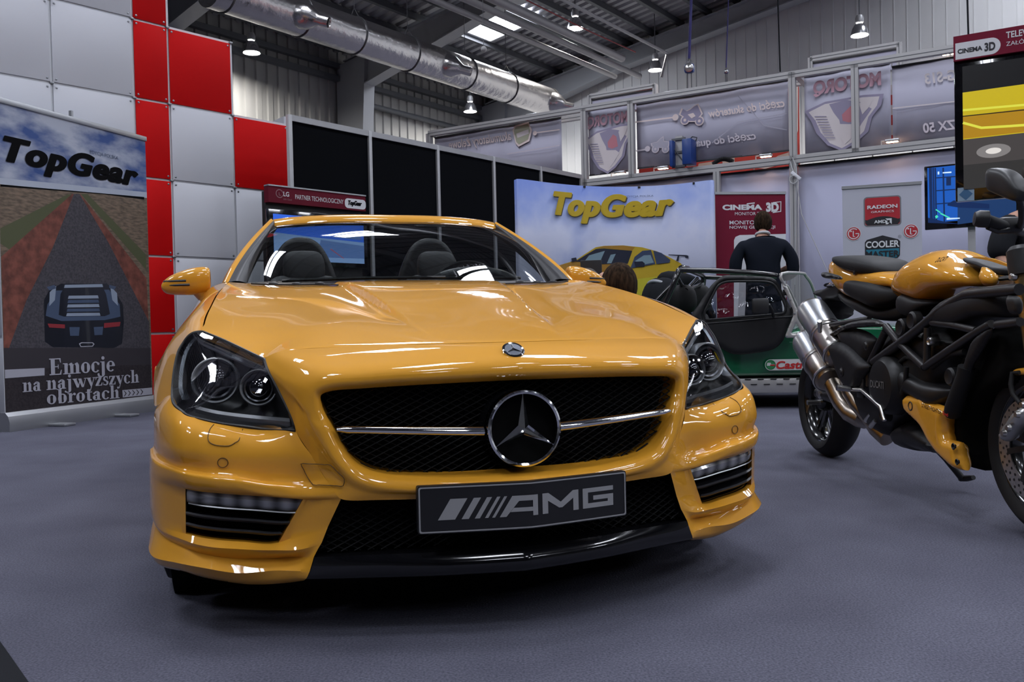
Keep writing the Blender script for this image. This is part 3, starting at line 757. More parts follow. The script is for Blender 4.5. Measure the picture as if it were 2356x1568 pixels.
x = lg.px(638, 447)[0]; lg.print_('lg_mark', [(ring_poly([(x + .035 * math.cos(t), z1 + hh * .55 + .035 * math.sin(t)) for t in np.linspace(.2, 2*PI - .3, 22)], .008), 0), (ring_poly([(x - .005, z1 + hh * .62), (x - .005, z1 + hh * .45), (x + .012, z1 + hh * .45)], .006), 0)], [MATS['faint_ink']], hdr, .037)
xa = lg.px(788, 465)[0]; lg.print_('badge_plate', [(rrect(xa, z1 + hh * .10, w + .001, z1 + hh * .72, .035), 0)], [WHITE_INK], hdr, .037)
topgear(lg, hdr, BLACK_INK, (xa + .04, w - .05, z1 + hh * .22, z1 + hh * .60), .039)
# the screen picture
scr_m = mat('screen_blue', (0, 0, 0), .3, emit=(.02, .09, .50), es=1.0); scr2 = mat('screen_pale', (0, 0, 0), .3, emit=(.14, .24, .46), es=1.0); scr3 = mat('screen_dusk', (0, 0, 0), .3, emit=(.06, .12, .30), es=1.0); scr4 = mat('screen_green', (0, 0, 0), .3, emit=(.02, .28, .16), es=.6); scr5 = mat('screen_red', (0, 0, 0), .3, emit=(.5, .08, .10), es=.6)
tv = thing('monitor', None, None); tv.parent = lg.t
x0, z0 = lg.px(627, 598); x1, _ = lg.px(834, 590); ztop = lg.px(627, 492)[1]
box('monitor_bezel', ((x0 + x1) / 2, .0, (z0 + ztop) / 2), (x1 - x0 + .09, .05, ztop - z0 + .09), BLACK_GLOSS, tv, bev=.006)
hh2 = ztop - z0; ww = x1 - x0
lg.print_('screen_picture', [([(x0, z0), (x1, z0), (x1, ztop), (x0, ztop)], 0), ([(x0, z0), (x1, z0), (x1, z0 + hh2 * .5), (x0 + ww * .4, z0 + hh2 * .55), (x0, z0 + hh2 * .6)], 1), ([(x0 + ww * .45, z0 + hh2 * .1), (x1, z0 + hh2 * .12), (x1, z0 + hh2 * .42), (x0 + ww * .5, z0 + hh2 * .5)], 2),
   ([(x0 + ww * .35, z0), (x0 + ww * .52, z0), (x0 + ww * .48, z0 + hh2 * .07), (x0 + ww * .36, z0 + hh2 * .06)], 3), ([(x0 + ww * .6, z0 + hh2 * .3), (x0 + ww * .75, z0 + hh2 * .1), (x0 + ww * .76, z0 + hh2 * .1), (x0 + ww * .61, z0 + hh2 * .31)], 4), ([(x0 + ww * .64, z0 + hh2 * .58), (x0 + ww * .75, z0 + hh2 * .72), (x0 + ww * .95, z0 + hh2 * .70), (x0 + ww * .96, z0 + hh2 * .55)], 2)], [scr_m, scr2, scr3, scr4, scr5], tv, .028, .0008)
# ------------------------------------------------------------------ the aluminium frame booth seen from behind
FD = Vector((1.664, -1, 0)).normalized()
F_at = at(1825, 380, 11.35); F_at.z = 0
fl_ = on_plane(985, 310, F_at, Vector((FD.y, -FD.x, 0))); fl_.z = 0
FRS = Sheet(fl_, F_at); FT_ = thing('exhibition_frame', 'two-storey frame of pale aluminium profiles seen from behind at the back right', 'frame', FRS.o, FRS.rz)
def fpx(u, v, off=0.): return FRS.px(u, v, off)
MESHB = mat('mesh_banner', (.45, .44, .54), .8)
PALE = mat('pale_profile', (.43, .42, .42), .45, .25)
def fbar(name, a, b, w_, off=0., m=PALE):
    (x0, z0), (x1, z1) = fpx(*a, off), fpx(*b, off)
    bm = bmesh.new(); bm_beam(bm, (x0, -off, z0), (x1, -off, z1), w_, w_ * .9, up=(0, 1, 0)); 
    return from_bm(name, bm, m, FT_, smooth=False)
zt_ = np.mean([fpx(u, v)[1] for u, v in ((1000, 307), (1345, 250), (1823, 172), (1973, 149), (2197, 111))]); zl_ = np.mean([fpx(u, v)[1] for u, v in ((1340, 412), (1645, 386), (1826, 364), (2010, 352), (2197, 336))])
def fx(u, v): return fpx(u, v)[0]
def hbar(x0, x1, z, w_=.085, off=0.):
    b_ = box('rail', ((x0 + x1) / 2, -off, z), (x1 - x0, .08, w_), PALE, FT_); box('rail_groove', ((x0 + x1) / 2, -off - .041, z), (x1 - x0, .003, .008), STEEL_D, b_); return b_
def vbar(x, z1, z0=0., off=0., w_=.085):
    b_ = box('post', (x, -off, (z0 + z1) / 2), (w_, .08, z1 - z0), PALE, FT_); box('post_groove', (x, -off - .041, (z0 + z1) / 2), (.008, .003, z1 - z0), STEEL_D, b_); return b_
XA_, XB_, XC_, XD_, XL_, XR_ = fx(1345, 330), fx(1453, 310), fx(1824, 260), fx(1968, 250), fx(988, 320), fx(2420, 250)
hbar(XL_, XR_, zt_); hbar(fx(1270, 410), XR_, zl_, .10)
for x in (XL_, XA_, XB_, XD_, fx(2300, 250)): vbar(x, zt_, 0 if x in (XL_, XA_) else zl_)
vbar(XC_, zt_ + .03, 0); vbar(fx(1650, 430), zl_ - .05, 0); vbar(fx(2300, 400), zl_, 0)
hbar(XL_, XR_, zt_ + .05, .08, -.62); hbar(fx(1325, 230), fx(1478, 200), zt_ + .30, .07, -.5); hbar(fx(1846, 141), fx(2057, 107), zt_ + .30, .07, -.5)
for x in (fx(1325, 260), fx(1478, 230), fx(1846, 150), fx(2057, 120)): vbar(x, zt_ + .32, zt_, -.5, .06)
for xa_, xb_ in ((fx(1325, 230), fx(1478, 200)), (fx(1846, 141), fx(2057, 107))):
    box('upper_sheet', ((xa_ + xb_) / 2, .5, zt_ + .12), (xb_ - xa_ - .06, .012, .24), MESHB, FT_); box('upper_hem', ((xa_ + xb_) / 2, .49, zt_ + .245), (xb_ - xa_ - .06, .012, .02), BLACK_TRIM, FT_)
for x in (XL_ + .04, XA_, XC_ + .06, XR_ - .1):
    box('cross_rail', (x, .31, zt_), (.07, .56, .08), PALE, FT_)
# hanging mesh banners
SHEETW = mat('backing_sheet', (.37, .375, .50), .8)
GLOW = mat('banner_print_warm', (.74, .62, .60), .8); GLOW2 = mat('banner_print_faint', (.58, .52, .57), .8); PURP = mat('banner_print_violet', (.30, .27, .38), .8); REDF = mat('banner_print_red', (.52, .20, .24), .8); PINKF = mat('banner_print_pink', (.56, .33, .40), .8); BEIGEF = mat('banner_print_beige', (.66, .60, .61), .8); OLIVE = mat('banner_print_olive', (.38, .38, .28), .8)
def hang(label, tl, tr, bl, off=-.12, m=MESHB, name='mesh_banner', cat='banner', to_floor=False, group=None):
    (x0, za), (x1, zb_) = fpx(*tl, off), fpx(*tr, off); z1 = (za + zb_) / 2; z0 = .01 if to_floor else fpx(*bl, off)[1]
    t = thing(name, label, cat, FRS.o + FRS.ax * x0 - FRS.n * (-off) + UP * z0, FRS.rz, group)
    wq, hq = x1 - x0, z1 - z0
    V = []; n = 24
    for i in range(n + 1):
        s = i / n; d = .012 * math.sin(s * 9 + x0) + .006 * math.sin(s * 23)
        V += [(s * wq, d, 0), (s * wq, d * .3, hq)]
    o = pydata('sheet', V, [(2*i, 2*i + 2, 2*i + 3, 2*i + 1) for i in range(n)], m, t, angle=180); so = o.modifiers.new('t', 'SOLIDIFY'); so.thickness = .004
    box('hem_rod', (wq / 2, .0, hq), (wq, .02, .022), BLACK_TRIM, t); 
    if not to_floor: box('hem_rod', (wq / 2, .0, .0), (wq, .02, .018), BLACK_TRIM, t)
    k = max(2, int(wq / .45)); 
    for i in range(k + 1): box('hook', (wq * i / k, .0, hq + .03), (.012, .012, .06), PALE, t)
    def L(u, v): 
        x, z = fpx(u, v, off); return (x - x0, z - z0)
    t_sh = Sheet.__new__(Sheet); t_sh.__dict__.update(FRS.__dict__)
    return t, L, wq, hq
OFFP = .026
t, L, wq, hq = hang('mesh banner partly behind the black partition, reversed battery lettering', (1000, 318), (1291, 269), (1293, 420))
p0, p1 = L(1035, 345), L(1178, 308); FRS.text('lettering', 'akumulatory żelowe', GLOW, t, OFFP, p0[0], p1[0], L(1100, 340)[1], L(1100, 312)[1], mirror=True, shear=.25, weight=.01)
FRS.print_('battery_picture', [([L(u, v) for u, v in ((1181, 300), (1186, 290), (1218, 281), (1226, 300), (1220, 325), (1195, 338), (1188, 330))], 0), ([L(u, v) for u, v in ((1184, 302), (1188, 293), (1217, 285), (1222, 301), (1217, 321), (1196, 333), (1190, 327))], 1), ([L(u, v) for u, v in ((1190, 308), (1218, 298), (1219, 308), (1193, 318))], 2), (disc(*L(1233, 307), .035), 0), (ring_poly([L(1236, 306), L(1290, 299)], .015), 0), (ring_poly([L(1170, 355), L(1290, 335)], .012), 3)], [GLOW, OLIVE, BEIGEF, GLOW2], t, OFFP, .002)
def snake(t, L, cx, cy, s, sy, sk=0.):
    P = lambda *pts: [L(cx + x * s, cy + y * sy + sk * x) for x, y in pts]
    polys = [(P((-88, -32), (-40, -60), (50, -72), (98, -70), (92, -30), (70, 10), (62, 60), (30, 100), (0, 122), (-34, 96), (-60, 50), (-72, 5)), 0),
             (P((-78, -28), (-40, -52), (48, -64), (88, -62), (82, -30), (62, 8), (52, 58), (26, 92), (0, 112), (-28, 90), (-50, 48), (-62, 4)), 1),
             (P((-30, -50), (10, -60), (40, -50), (70, -20), (46, 30), (30, 70), (10, 96), (0, 60), (-6, 10), (-20, -20)), 0), (P((0, -8), (20, -36), (32, -26), (38, 16), (16, 22), (2, 14)), 2),
             (P((-8, 24), (30, 30), (44, 44), (22, 80), (6, 100), (-4, 70)), 1), (P((40, -44), (74, -54), (62, -24), (48, -2), (44, -22)), 1)]
    for k in range(9): polys.append((P((-64 + k * 3.2, -12 + k * 10), (-36 + k * 2.6, -8 + k * 10), (-36 + k * 2.6, -5.5 + k * 10), (-64 + k * 3.2, -9 + k * 10)), 0))
    o = FRS.print_('snake_emblem', polys, [PURP, BEIGEF, REDF], t, OFFP, .0012)
t, L, wq, hq = hang('snake emblem mesh banner, the narrow one left of the scooter parts banner', (1353, 251), (1447, 238), (1353, 404))
snake(t, L, 1400, 332, .62, .56, -.10)
FRS.text('lettering', 'MOTORQ', PINKF, t, OFFP, L(1352, 285)[0], L(1446, 270)[0], L(1400, 292)[1], L(1400, 262)[1], mirror=True, weight=.04)
t, L, wq, hq = hang('wide mesh banner with reversed lettering for scooter and quad parts', (1464, 234), (1813, 191), (1464, 388))
FRS.text('lettering', 'części do skuterów', GLOW, t, OFFP, L(1630, 262)[0], L(1806, 240)[0], L(1720, 264)[1], L(1720, 238)[1], mirror=True, shear=.2, weight=.02)
FRS.text('lettering', 'części do quadów', GLOW2, t, OFFP, L(1560, 335)[0], L(1740, 312)[0], L(1680, 334)[1], L(1680, 309)[1], mirror=True, shear=.2, weight=.02)
bike_i = [(1567, 262), (1580, 246), (1590, 256), (1600, 242), (1612, 254), (1619, 274), (1610, 288), (1600, 282), (1590, 286), (1576, 280)]
quad_i = [(1501, 332), (1515, 322), (1525, 318), (1538, 312), (1541, 330), (1536, 350), (1524, 342), (1512, 350), (1503, 344)]
def moto(cx, cy, k, glow, ink):
    Q = lambda *pts: [L(cx + x * k, cy + y * k) for x, y in pts]
    c1, c2 = L(cx - 17 * k, cy + 12 * k), L(cx + 19 * k, cy + 14 * k); r_ = (L(cx + 9 * k, cy)[0] - L(cx, cy)[0])
    body = ((-28, -2), (-22, -16), (-12, -10), (-4, -14), (6, -22), (14, -26), (18, -18), (24, -4), (18, 4), (8, 14), (-6, 14), (-16, 6))
    grow = lambda f: [((x - 0) * f, (y + 2) * f - 2) for x, y in body]
    return [(disc(*c1, r_ * 1.25, None, 18), glow), (disc(*c2, r_ * 1.25, None, 18), glow), (Q(*grow(1.16)), glow), (Q(*body), ink), (disc(*c1, r_ * .95, None, 18), ink), (disc(*c2, r_ * .95, None, 18), ink), (disc(*c1, r_ * .4, None, 12), glow), (disc(*c2, r_ * .4, None, 12), glow), (Q((-10, -2), (4, -6), (10, 2), (0, 8)), glow)]
def quadbike(cx, cy, k, glow, ink):
    Q = lambda *pts: [L(cx + x * k, cy + y * k) for x, y in pts]
    c1, c2 = L(cx - 14 * k, cy + 12 * k), L(cx + 15 * k, cy + 12 * k); r_ = (L(cx + 9 * k, cy)[0] - L(cx, cy)[0])
    body = ((-24, -4), (-8, -8), (2, -18), (8, -22), (10, -10), (24, -8), (22, 4), (6, 8), (-8, 8), (-22, 4))
    return [(disc(*c1, r_ * 1.2, None, 18), glow), (disc(*c2, r_ * 1.2, None, 18), glow), (Q(*[(x * 1.15, y * 1.15) for x, y in body]), glow), (Q(*body), ink), (disc(*c1, r_ * .85, None, 18), ink), (disc(*c2, r_ * .85, None, 18), ink), (disc(*c1, r_ * .35, None, 12), glow), (disc(*c2, r_ * .35, None, 12), glow)]
FRS.print_('vehicle_pictures', moto(1593, 266, .92, 0, 2) + quadbike(1521, 334, .80, 1, 3) + [(disc(*L(1556, 271), .045), 0), (ring_poly([L(1464, 282), L(1552, 271)], .02), 0), (disc(*L(1492, 343), .04), 1), (ring_poly([L(1466, 348), L(1490, 344)], .02), 1), (ring_poly([L(1700, 222), L(1760, 290), L(1812, 300)], .010), 3), (ring_poly([L(1640, 330), L(1700, 282), L(1812, 262)], .010), 3)], [GLOW, GLOW2, PURP, mat('banner_print_grey', (.40, .38, .46), .8)], t, OFFP, .0006)
t, L, wq, hq = hang('wide snake emblem mesh banner crossed by an aluminium post', (1850, 173), (2048, 147), (1850, 357))
snake(t, L, 1938, 270, .98, .64, -.09)
FRS.text('lettering', 'MOTORQ', PINKF, t, OFFP, L(1872, 205)[0], L(2028, 185)[0], L(1950, 214)[1], L(1950, 176)[1], mirror=True, weight=.05)
t, L, wq, hq = hang('mesh banner with reversed model numbers left of the large screen', (2052, 153), (2330, 112), (2052, 332))
FRS.text('lettering', 'uG-S13', BEIGEF, t, OFFP, L(2128, 180)[0], L(2216, 170)[0], L(2165, 190)[1], L(2165, 165)[1], mirror=True, weight=.03, shear=.1)
FRS.text('lettering', 'ZX 50', GLOW2, t, OFFP, L(2124, 295)[0], L(2200, 288)[0], L(2160, 303)[1], L(2160, 280)[1], mirror=True, weight=.03, shear=.1)
FRS.print_('line_print', [(ring_poly([L(2054, 250), L(2220, 232)], .014), 0)], [BEIGEF], t, OFFP)
# backing sheets under the lower rail
hang('plain pale backing sheet behind the sky pop-up wall', (1352, 428), (1641, 403), (0, 0), -.08, SHEETW, 'backing_sheet', 'sheet', True)
hang('plain pale backing sheet behind the burgundy roll-up banner', (1657, 400), (1816, 386), (0, 0), -.08, SHEETW, 'backing_sheet', 'sheet', True)
hang('plain pale backing sheet behind the white graphics card banner', (1836, 372), (2400, 330), (0, 0), -.08, SHEETW, 'backing_sheet', 'sheet', True)
# red boards of the booth beyond
BR = mat('bright_red_board', (.55, .055, .04), .6); CREAM = mat('cream_board', (.62, .56, .50), .6)
t = thing('sign_board', 'red and cream sign board glimpsed through the gaps of the frame', 'sign', FRS.o - FRS.n * 1.25, FRS.rz)
def S(u, v): return fpx(u, v, -1.25)
(xa, zb0), (xb, zb1) = S(1470, 440), S(1836, 180)
box('board', ((xa + xb) / 2, .03, (zb0 + zb1) / 2), (xb - xa, .03, zb1 - zb0), BR, t)
FRS.print_('board_print', [([S(u, v) for u, v in ((1475, 404), (1492, 402), (1489, 420), (1473, 424))], 0), ([S(u, v) for u, v in ((1607, 376), (1640, 371), (1638, 382), (1605, 387))], 0), ([S(u, v) for u, v in ((1660, 366), (1690, 362), (1690, 376), (1664, 381))], 0), ([S(u, v) for u, v in ((1735, 385), (1760, 388), (1785, 381), (1786, 378), (1735, 384))], 0), ([S(u, v) for u, v in ((1790, 358), (1815, 350), (1815, 362), (1778, 366))], 0), ([S(u, v) for u, v in ((1814, 200), (1836, 195), (1836, 300), (1822, 345), (1814, 350))], 0)], [CREAM], t, -.01, .002)
FRS.text('lettering', 'METT', CREAM, t, -.008, S(1492, 408)[0], S(1566, 400)[0], S(1530, 416)[1], S(1530, 398)[1], weight=.03, shear=.1)
t = thing('sign_board', 'narrow red and white edge strip left of the model number banner', 'sign', FRS.o - FRS.n * .30, FRS.rz)
(xa, z0), (xb, z1) = fpx(2045, 335, -.3), fpx(2054, 195, -.3)
for k in range(6):
    a, b = z0 + (z1 - z0) * k / 6, z0 + (z1 - z0) * (k + 1) / 6; box('strip_section', ((xa + xb) / 2, 0, (a + b) / 2), (xb - xa, .02, b - a), BR if k % 2 == 0 else CREAM, t)
# clip-on spotlights
SPOT_E = mat('spot_glow', (1, 1, 1), .5, emit=(1., .62, .36), es=26.)
sp_l = [(1226, 270, 'lit spotlight on the top rail over the battery banner'), (1547, 219, 'lit spotlight on the top rail, leftmost above the scooter parts banner'), (1645, 205, 'lit spotlight on the top rail, middle one above the scooter parts banner'), (1748, 189, 'lit spotlight on the top rail, rightmost above the scooter parts banner'), (2186, 124, 'lit spotlight on the top rail beside the large screen header')]
for u, v, lab in sp_l:
    off = -.42; x, z = fpx(u, v, off); t = thing('spotlight', lab, 'spotlight', FRS.o + FRS.ax * x + FRS.n * off + UP * z, FRS.rz, 'spotlights clipped along the frame')
    box('lamp_head', (0, 0, .03), (.20, .12, .05), ALU, t, bev=.01); box('glow_pane', (0, -.01, .003), (.17, .10, .006), SPOT_E, t); tube('lamp_arm', [(0, .0, .05), (0, -.02, zt_ + .05 - z)], .01, PALE, t, 6)
for u, v, lab in ((1523, 388, 'small lit clip lamp on the lower rail left of the blue cabinet'), (1760, 363, 'small lit clip lamp on the lower rail right of the black hose'), (1424, 400, 'small lit clip lamp on the lower rail near the narrow snake banner'), (2052, 337, 'small lit clip lamp on the lower rail below the model number banner')):
    off = .0; x, z = fpx(u, v, off); t = thing('clip_lamp', lab, 'spotlight', FRS.o + FRS.ax * x + UP * (zl_ + .05), FRS.rz, 'clip lamps on the lower rail')
    box('lamp_head', (.0, .045, .055), (.16, .07, .035), ALU, t, bev=.008); box('glow_pane', (0, .045, .036), (.13, .06, .004), SPOT_E, t); tube('lamp_arm', [(-.12, .0, .0), (-.12, .0, .05), (-.07, .04, .06)], .009, PALE, t, 6)
# blue cabinet strapped on the lower rail
x, z = fpx(1565, 381); t = thing('control_cabinet', 'blue control cabinet strapped to a short aluminium post on the lower rail', 'cabinet', FRS.o + FRS.ax * x + UP * (zl_ + .05), FRS.rz)
h = fpx(1565, 314)[1] - (zl_ + .05)
box('post', (0, 0, h / 2), (.10, .08, h), PALE, t); box('cabinet_body', (.15, -.05, h * .45), (.13, .22, h * .78), BLUE, t, bev=.01); box('cabinet_side', (-.075, -.05, h * .45), (.045, .20, h * .8), BLUE, t, bev=.006)
for k in range(3): box('clamp', (.0, -.05, h * (.06, .5, .9)[k]), (.2, .02, .03), STEEL_D, t)
tube('strap', [(-.06, -.055, h * .62), (.06, -.055, h * .2)], .008, STEEL_D, t, 6); tube('cable', [(.15, -.05, h * .84), (.20, -.05, h * .92), (.26, -.04, h * .88), (.24, -.03, h * .78)], .008, BLACK, t, 6)
# black corrugated hose lying on the rail
pts = [FRS.o + FRS.ax * (fpx(1640, 375)[0] + .28 * s) + UP * (zl_ + .06 + .055 * math.sin(PI * s)) for s in np.linspace(0, 1, 49)]
o = tube('corrugated_hose', [p - pts[0] for p in pts], [(.034 if k % 2 else .026) for k in range(49)], BLACK, None, 10); o.location = pts[0]; tag(o, 'black corrugated hose arched over the lower rail right of the blue cabinet', 'hose')
# white power strip and cables on the tall post
x, z = fpx(1832, 404, .06); t = thing('power_strip', 'white power strip hanging on the tall post above the suited man', 'power strip', FRS.o + FRS.ax * x + FRS.n * .07 + UP * z, FRS.rz)
box('strip', (.0, 0, 0), (.15, .03, .04), WHITE, t, Euler((0, .75, 0)).to_matrix(), .006)
CAB = mat('white_cable', (.45, .45, .46), .5)
tube('power_cable', [(-.03, 0, .03), (-.08, .02, .20), (-.05, .03, .24), (0, .03, .1), (-.02, 0, -.6), (-.04, 0, -1.4)], .009, CAB, t, 6); tube('power_cable', [(.0, 0, -.04), (.06, 0, -.5), (.35, 0, -1.2), (.6, 0, -1.7)], .006, CAB, t, 6); tube('cable_coil', [(.05*math.cos(a) - .03, -.01, .05*math.sin(a) - .05) for a in np.linspace(0, 2*PI, 20)[:-1]], .008, CAB, t, 6, True)
# ------------------------------------------------------------------ curved pop-up wall with sky print
pu = [(1192, 413, 9.55), (1185, 413, 9.40), (1188, 413, 9.33), (1200, 414, 9.32), (1270, 420, 9.62), (1340, 425, 9.86), (1420, 428, 9.99), (1500, 428, 9.98), (1570, 424, 9.86), (1620, 419, 9.70), (1636, 417, 9.66), (1641, 416, 9.72), (1640, 416, 9.9)]
PP = [at(u, v, Y) for u, v, Y in pu]; PX = smooth_poly([(p.x, p.y) for p in PP], 5, False); PZ = float(np.mean([p.z for p in PP[4:10]]))
c0 = Vector((PX[0][0], PX[0][1], 0)); popup = thing('pop_up_wall', 'curved pop-up wall printed with a pale sky and a yellow coupe', 'pop-up wall', c0)
arc = [0.]
for a, b in zip(PX, PX[1:]): arc.append(arc[-1] + math.dist(a, b))
def psurf(s, z, off=0.):
    i = max(0, min(len(arc) - 2, int(np.searchsorted(arc, s)) - 1)); w_ = (s - arc[i]) / (arc[i + 1] - arc[i]); a = Vector(PX[i]); b = Vector(PX[i + 1]); p = a.lerp(b, w_); d = (b - a).normalized(); n = Vector((d.y, -d.x)); p = p + n * off
    return (p.x - c0.x, p.y - c0.y, z)
def ppx(u, v):
    d = ray(u, v); best = None
    for i in range(len(PX) - 1):
        a = Vector(PX[i]); b = Vector(PX[i + 1]); e = b - a
        den = d.x * e.y - d.y * e.x
        if abs(den) < 1e-9: continue
        t_ = (a.x * e.y - a.y * e.x) / den; w_ = (a.x * d.y - a.y * d.x) / den
        if -1e-6 <= w_ <= 1 + 1e-6 and t_ > 0 and (best is None or t_ < best[0]): best = (t_, arc[i] + w_ * e.length)
    if best is None: return (arc[-1] if u > 1500 else 0, C_O.z + 9.6 * d.z)
    return (best[1], C_O.z + best[0] * d.z)
def pprint(name, polys, mats, parent, off0=.013, step=.0010):
    V = []; F = []; MI = []
    for k, (pl, mi) in enumerate(polys):
        v, f = cdt_fill(densify(pl, .05), .05); b = len(V); V += [psurf(s, z, off0 + k * step) for s, z in v]; F += [tuple(b + i for i in q) for q in f]; MI += [mi] * len(f)
    return pydata(name, V, F, mats, parent, smooth=False, mi=MI)
n = len(PX); V = []
for (s, q) in zip(arc, PX): V += [(q[0] - c0.x, q[1] - c0.y, .02), (q[0] - c0.x, q[1] - c0.y, PZ)]
PSKY = mat('print_sky_light', (.2, .3, .55), .55)
def sky_nodes():
    N, L = nodes(PSKY); b = N['Principled BSDF']; tc = N.new('ShaderNodeTexCoord'); nz = N.new('ShaderNodeTexNoise'); nz.inputs['Scale'].default_value = .9; nz.inputs['Detail'].default_value = 5
    sp = N.new('ShaderNodeSeparateXYZ'); mr = N.new('ShaderNodeMapRange'); mr.inputs['From Min'].default_value = 1.3; mr.inputs['From Max'].default_value = 2.6; mr.inputs['To Min'].default_value = -.12; mr.inputs['To Max'].default_value = .22
    ad = N.new('ShaderNodeMath'); cr = N.new('ShaderNodeValToRGB'); e = cr.color_ramp.elements
    e[0].position = .40; e[0].color = (.36, .38, .50, 1); e[1].position = .66; e[1].color = (.10, .16, .43, 1); x = e.new(.53); x.color = (.21, .26, .46, 1)
    L.new(tc.outputs['Object'], nz.inputs['Vector']); L.new(tc.outputs['Object'], sp.inputs[0]); L.new(sp.outputs['Z'], mr.inputs['Value']); L.new(nz.outputs['Fac'], ad.inputs[0]); L.new(mr.outputs[0], ad.inputs[1]); L.new(ad.outputs[0], cr.inputs['Fac']); L.new(cr.outputs['Color'], b.inputs['Base Color'])
sky_nodes()
o = pydata('printed_panel', V, [(2*i, 2*i + 2, 2*i + 3, 2*i + 1) for i in range(n - 1)], PSKY, popup, angle=180); so = o.modifiers.new('t', 'SOLIDIFY'); so.thickness = .01; so.offset = 1
Z5 = lambda x, y: ppx(1240 + x / 2.903, 380 + y / 2.903)
YB = mat('print_yellow_car', (.52, .36, .02), .45); YL = mat('print_lime_yellow', (.52, .47, .03), .45); OR = mat('print_orange', (.38, .19, .02), .45); NAVY = mat('print_navy', (.012, .016, .035), .4); GL = mat('print_glass', (.20, .30, .36), .4); GLN = mat('print_glass_dark', (.04, .06, .12), .4)
pol = [([Z5(*p) for p in ((130, 668), (240, 635), (375, 548), (430, 538), (560, 535), (690, 548), (790, 575), (880, 618), (950, 655), (985, 700), (990, 1050), (640, 1050), (130, 1050))], 0),
       ([Z5(*p) for p in ((130, 668), (240, 640), (590, 655), (610, 700), (640, 1040), (130, 1040))], 2), ([Z5(*p) for p in ((380, 556), (430, 540), (560, 537), (640, 548), (620, 570), (430, 553))], 2),
       ([Z5(*p) for p in ((640, 760), (960, 720), (985, 760), (985, 1040), (660, 1040))], 1),
       ([Z5(*p) for p in ((238, 642), (375, 560), (430, 556), (622, 572), (592, 657), (420, 660))], 3), ([Z5(*p) for p in ((300, 640), (330, 602), (436, 572), (405, 642))], 4),
       ([Z5(*p) for p in ((450, 655), (475, 598), (510, 592), (480, 655))], 4),
       ([Z5(*p) for p in ((608, 690), (638, 612), (690, 572), (748, 566), (778, 660), (700, 672))], 5), ([Z5(*p) for p in ((764, 570), (820, 586), (880, 632), (874, 650), (786, 660))], 5),
       ([Z5(*p) for p in ((640, 640), (700, 602), (745, 600), (768, 650), (700, 664))], 4),
       ([Z5(*p) for p in ((634, 645), (690, 642), (706, 655), (704, 678), (645, 680))], 3), ([Z5(*p) for p in ((207, 622), (240, 616), (246, 640), (212, 646))], 3),
       ([Z5(*p) for p in ((868, 596), (990, 600), (1004, 604), (1004, 622), (984, 620), (980, 610), (868, 601))], 3), ([Z5(*p) for p in ((930, 606), (942, 606), (936, 640), (920, 640))], 3)]
pprint('coupe_picture', pol, [YB, YL, OR, NAVY, GL, GLN], popup)
def ptext(body, m, x0, y0, x1, y1, off, name='lettering', **k):
    (sa, za), (sb, zb_) = Z5(x0, y1), Z5(x1, y0); V, F = fit_text(body, sa, sb, za, zb_, **k); bm = bmesh.new(); bv = [bm.verts.new(v) for v in V]
    for f in F:
        try: bm.faces.new([bv[i] for i in f])
        except ValueError: pass
    bmesh.ops.triangulate(bm, faces=bm.faces)
    for _ in range(4):
        es = [e for e in bm.edges if e.calc_length() > .045]
        if not es: break
        bmesh.ops.subdivide_edges(bm, edges=es, cuts=1); bmesh.ops.triangulate(bm, faces=bm.faces)
    for v in bm.verts: v.co = psurf(v.co.x, v.co.z, off - v.co.y * 5)
    return from_bm(name, bm, m, popup, smooth=False)
TGY = mat('logo_yellow', (.55, .38, .012), .45); TGS = mat('logo_shadow', (.07, .06, .05), .5)
ptext('TopGear', TGS, 96, 190, 904, 384, .0290, shear=.30, weight=.03, spacing=1.1, heavy=.05); ptext('TopGear', TGY, 90, 182, 898, 378, .0340, 'logo_lettering', shear=.30, weight=.03, spacing=1.1, heavy=.045)
ptext('EDYCJA POLSKA', mat('print_grey_blue', (.10, .13, .22), .5), 577, 198, 765, 219, .0185)
for x in (300, 668, 1038): s, z = Z5(x, 128); p = psurf(s, PZ - .012, .006); box('clip', p, (.03, .02, .02), BLACK, popup)
# ------------------------------------------------------------------ burgundy roll-up banner
def rollup(name, label, u0, u1, v_top, Y0, Y1, m):
    a = at(u0, 600, Y0); b = at(u1, 600, Y1); a.z = b.z = 0; sh = sheet_thing(name, label, 'banner', a, b); zt = (sh.px(u0, v_top[0])[1] + sh.px(u1, v_top[1])[1]) / 2
    box('printed_sheet', (sh.w / 2, 0, zt / 2 + .04), (sh.w, .006, zt - .08), m, sh.t); box('top_bar', (sh.w / 2, 0, zt), (sh.w + .01, .025, .03), ALU, sh.t)
    box('cassette_base', (sh.w / 2, .0, .045), (sh.w + .04, .14, .08), ALU, sh.t, bev=.02); box('support_pole', (sh.w / 2, .035, zt / 2), (.025, .02, zt - .02), ALU, sh.t)
    return sh, zt
MAR = mat('maroon_print', (.17, .010, .030), .6, spec=.15)
r2, zt = rollup('roll_up_banner', 'burgundy roll-up monitor banner behind the suited man', 1648, 1809, (444, 444), 10.1, 10.2, MAR)
z5 = lambda x, y: r2.px(1240 + x / 2.903, 380 + y / 2.903)
def rt(body, x0, y0, x1, y1, m=WHITE_INK, **k): (a, b), (c, d) = z5(x0, y1), z5(x1, y0); r2.text('lettering', body, m, r2.t, .0055, a, c, b, d, **k)
rt('CINEMA', 1225, 262, 1490, 300, weight=.05); rt('3D', 1516, 248, 1600, 312, weight=.06); rt('MONITOR TV', 1308, 312, 1492, 334); rt('MONITORY', 1272, 368, 1490, 396, weight=.01); rt('NOWEJ GENERACJI', 1272, 402, 1576, 430, weight=.01)
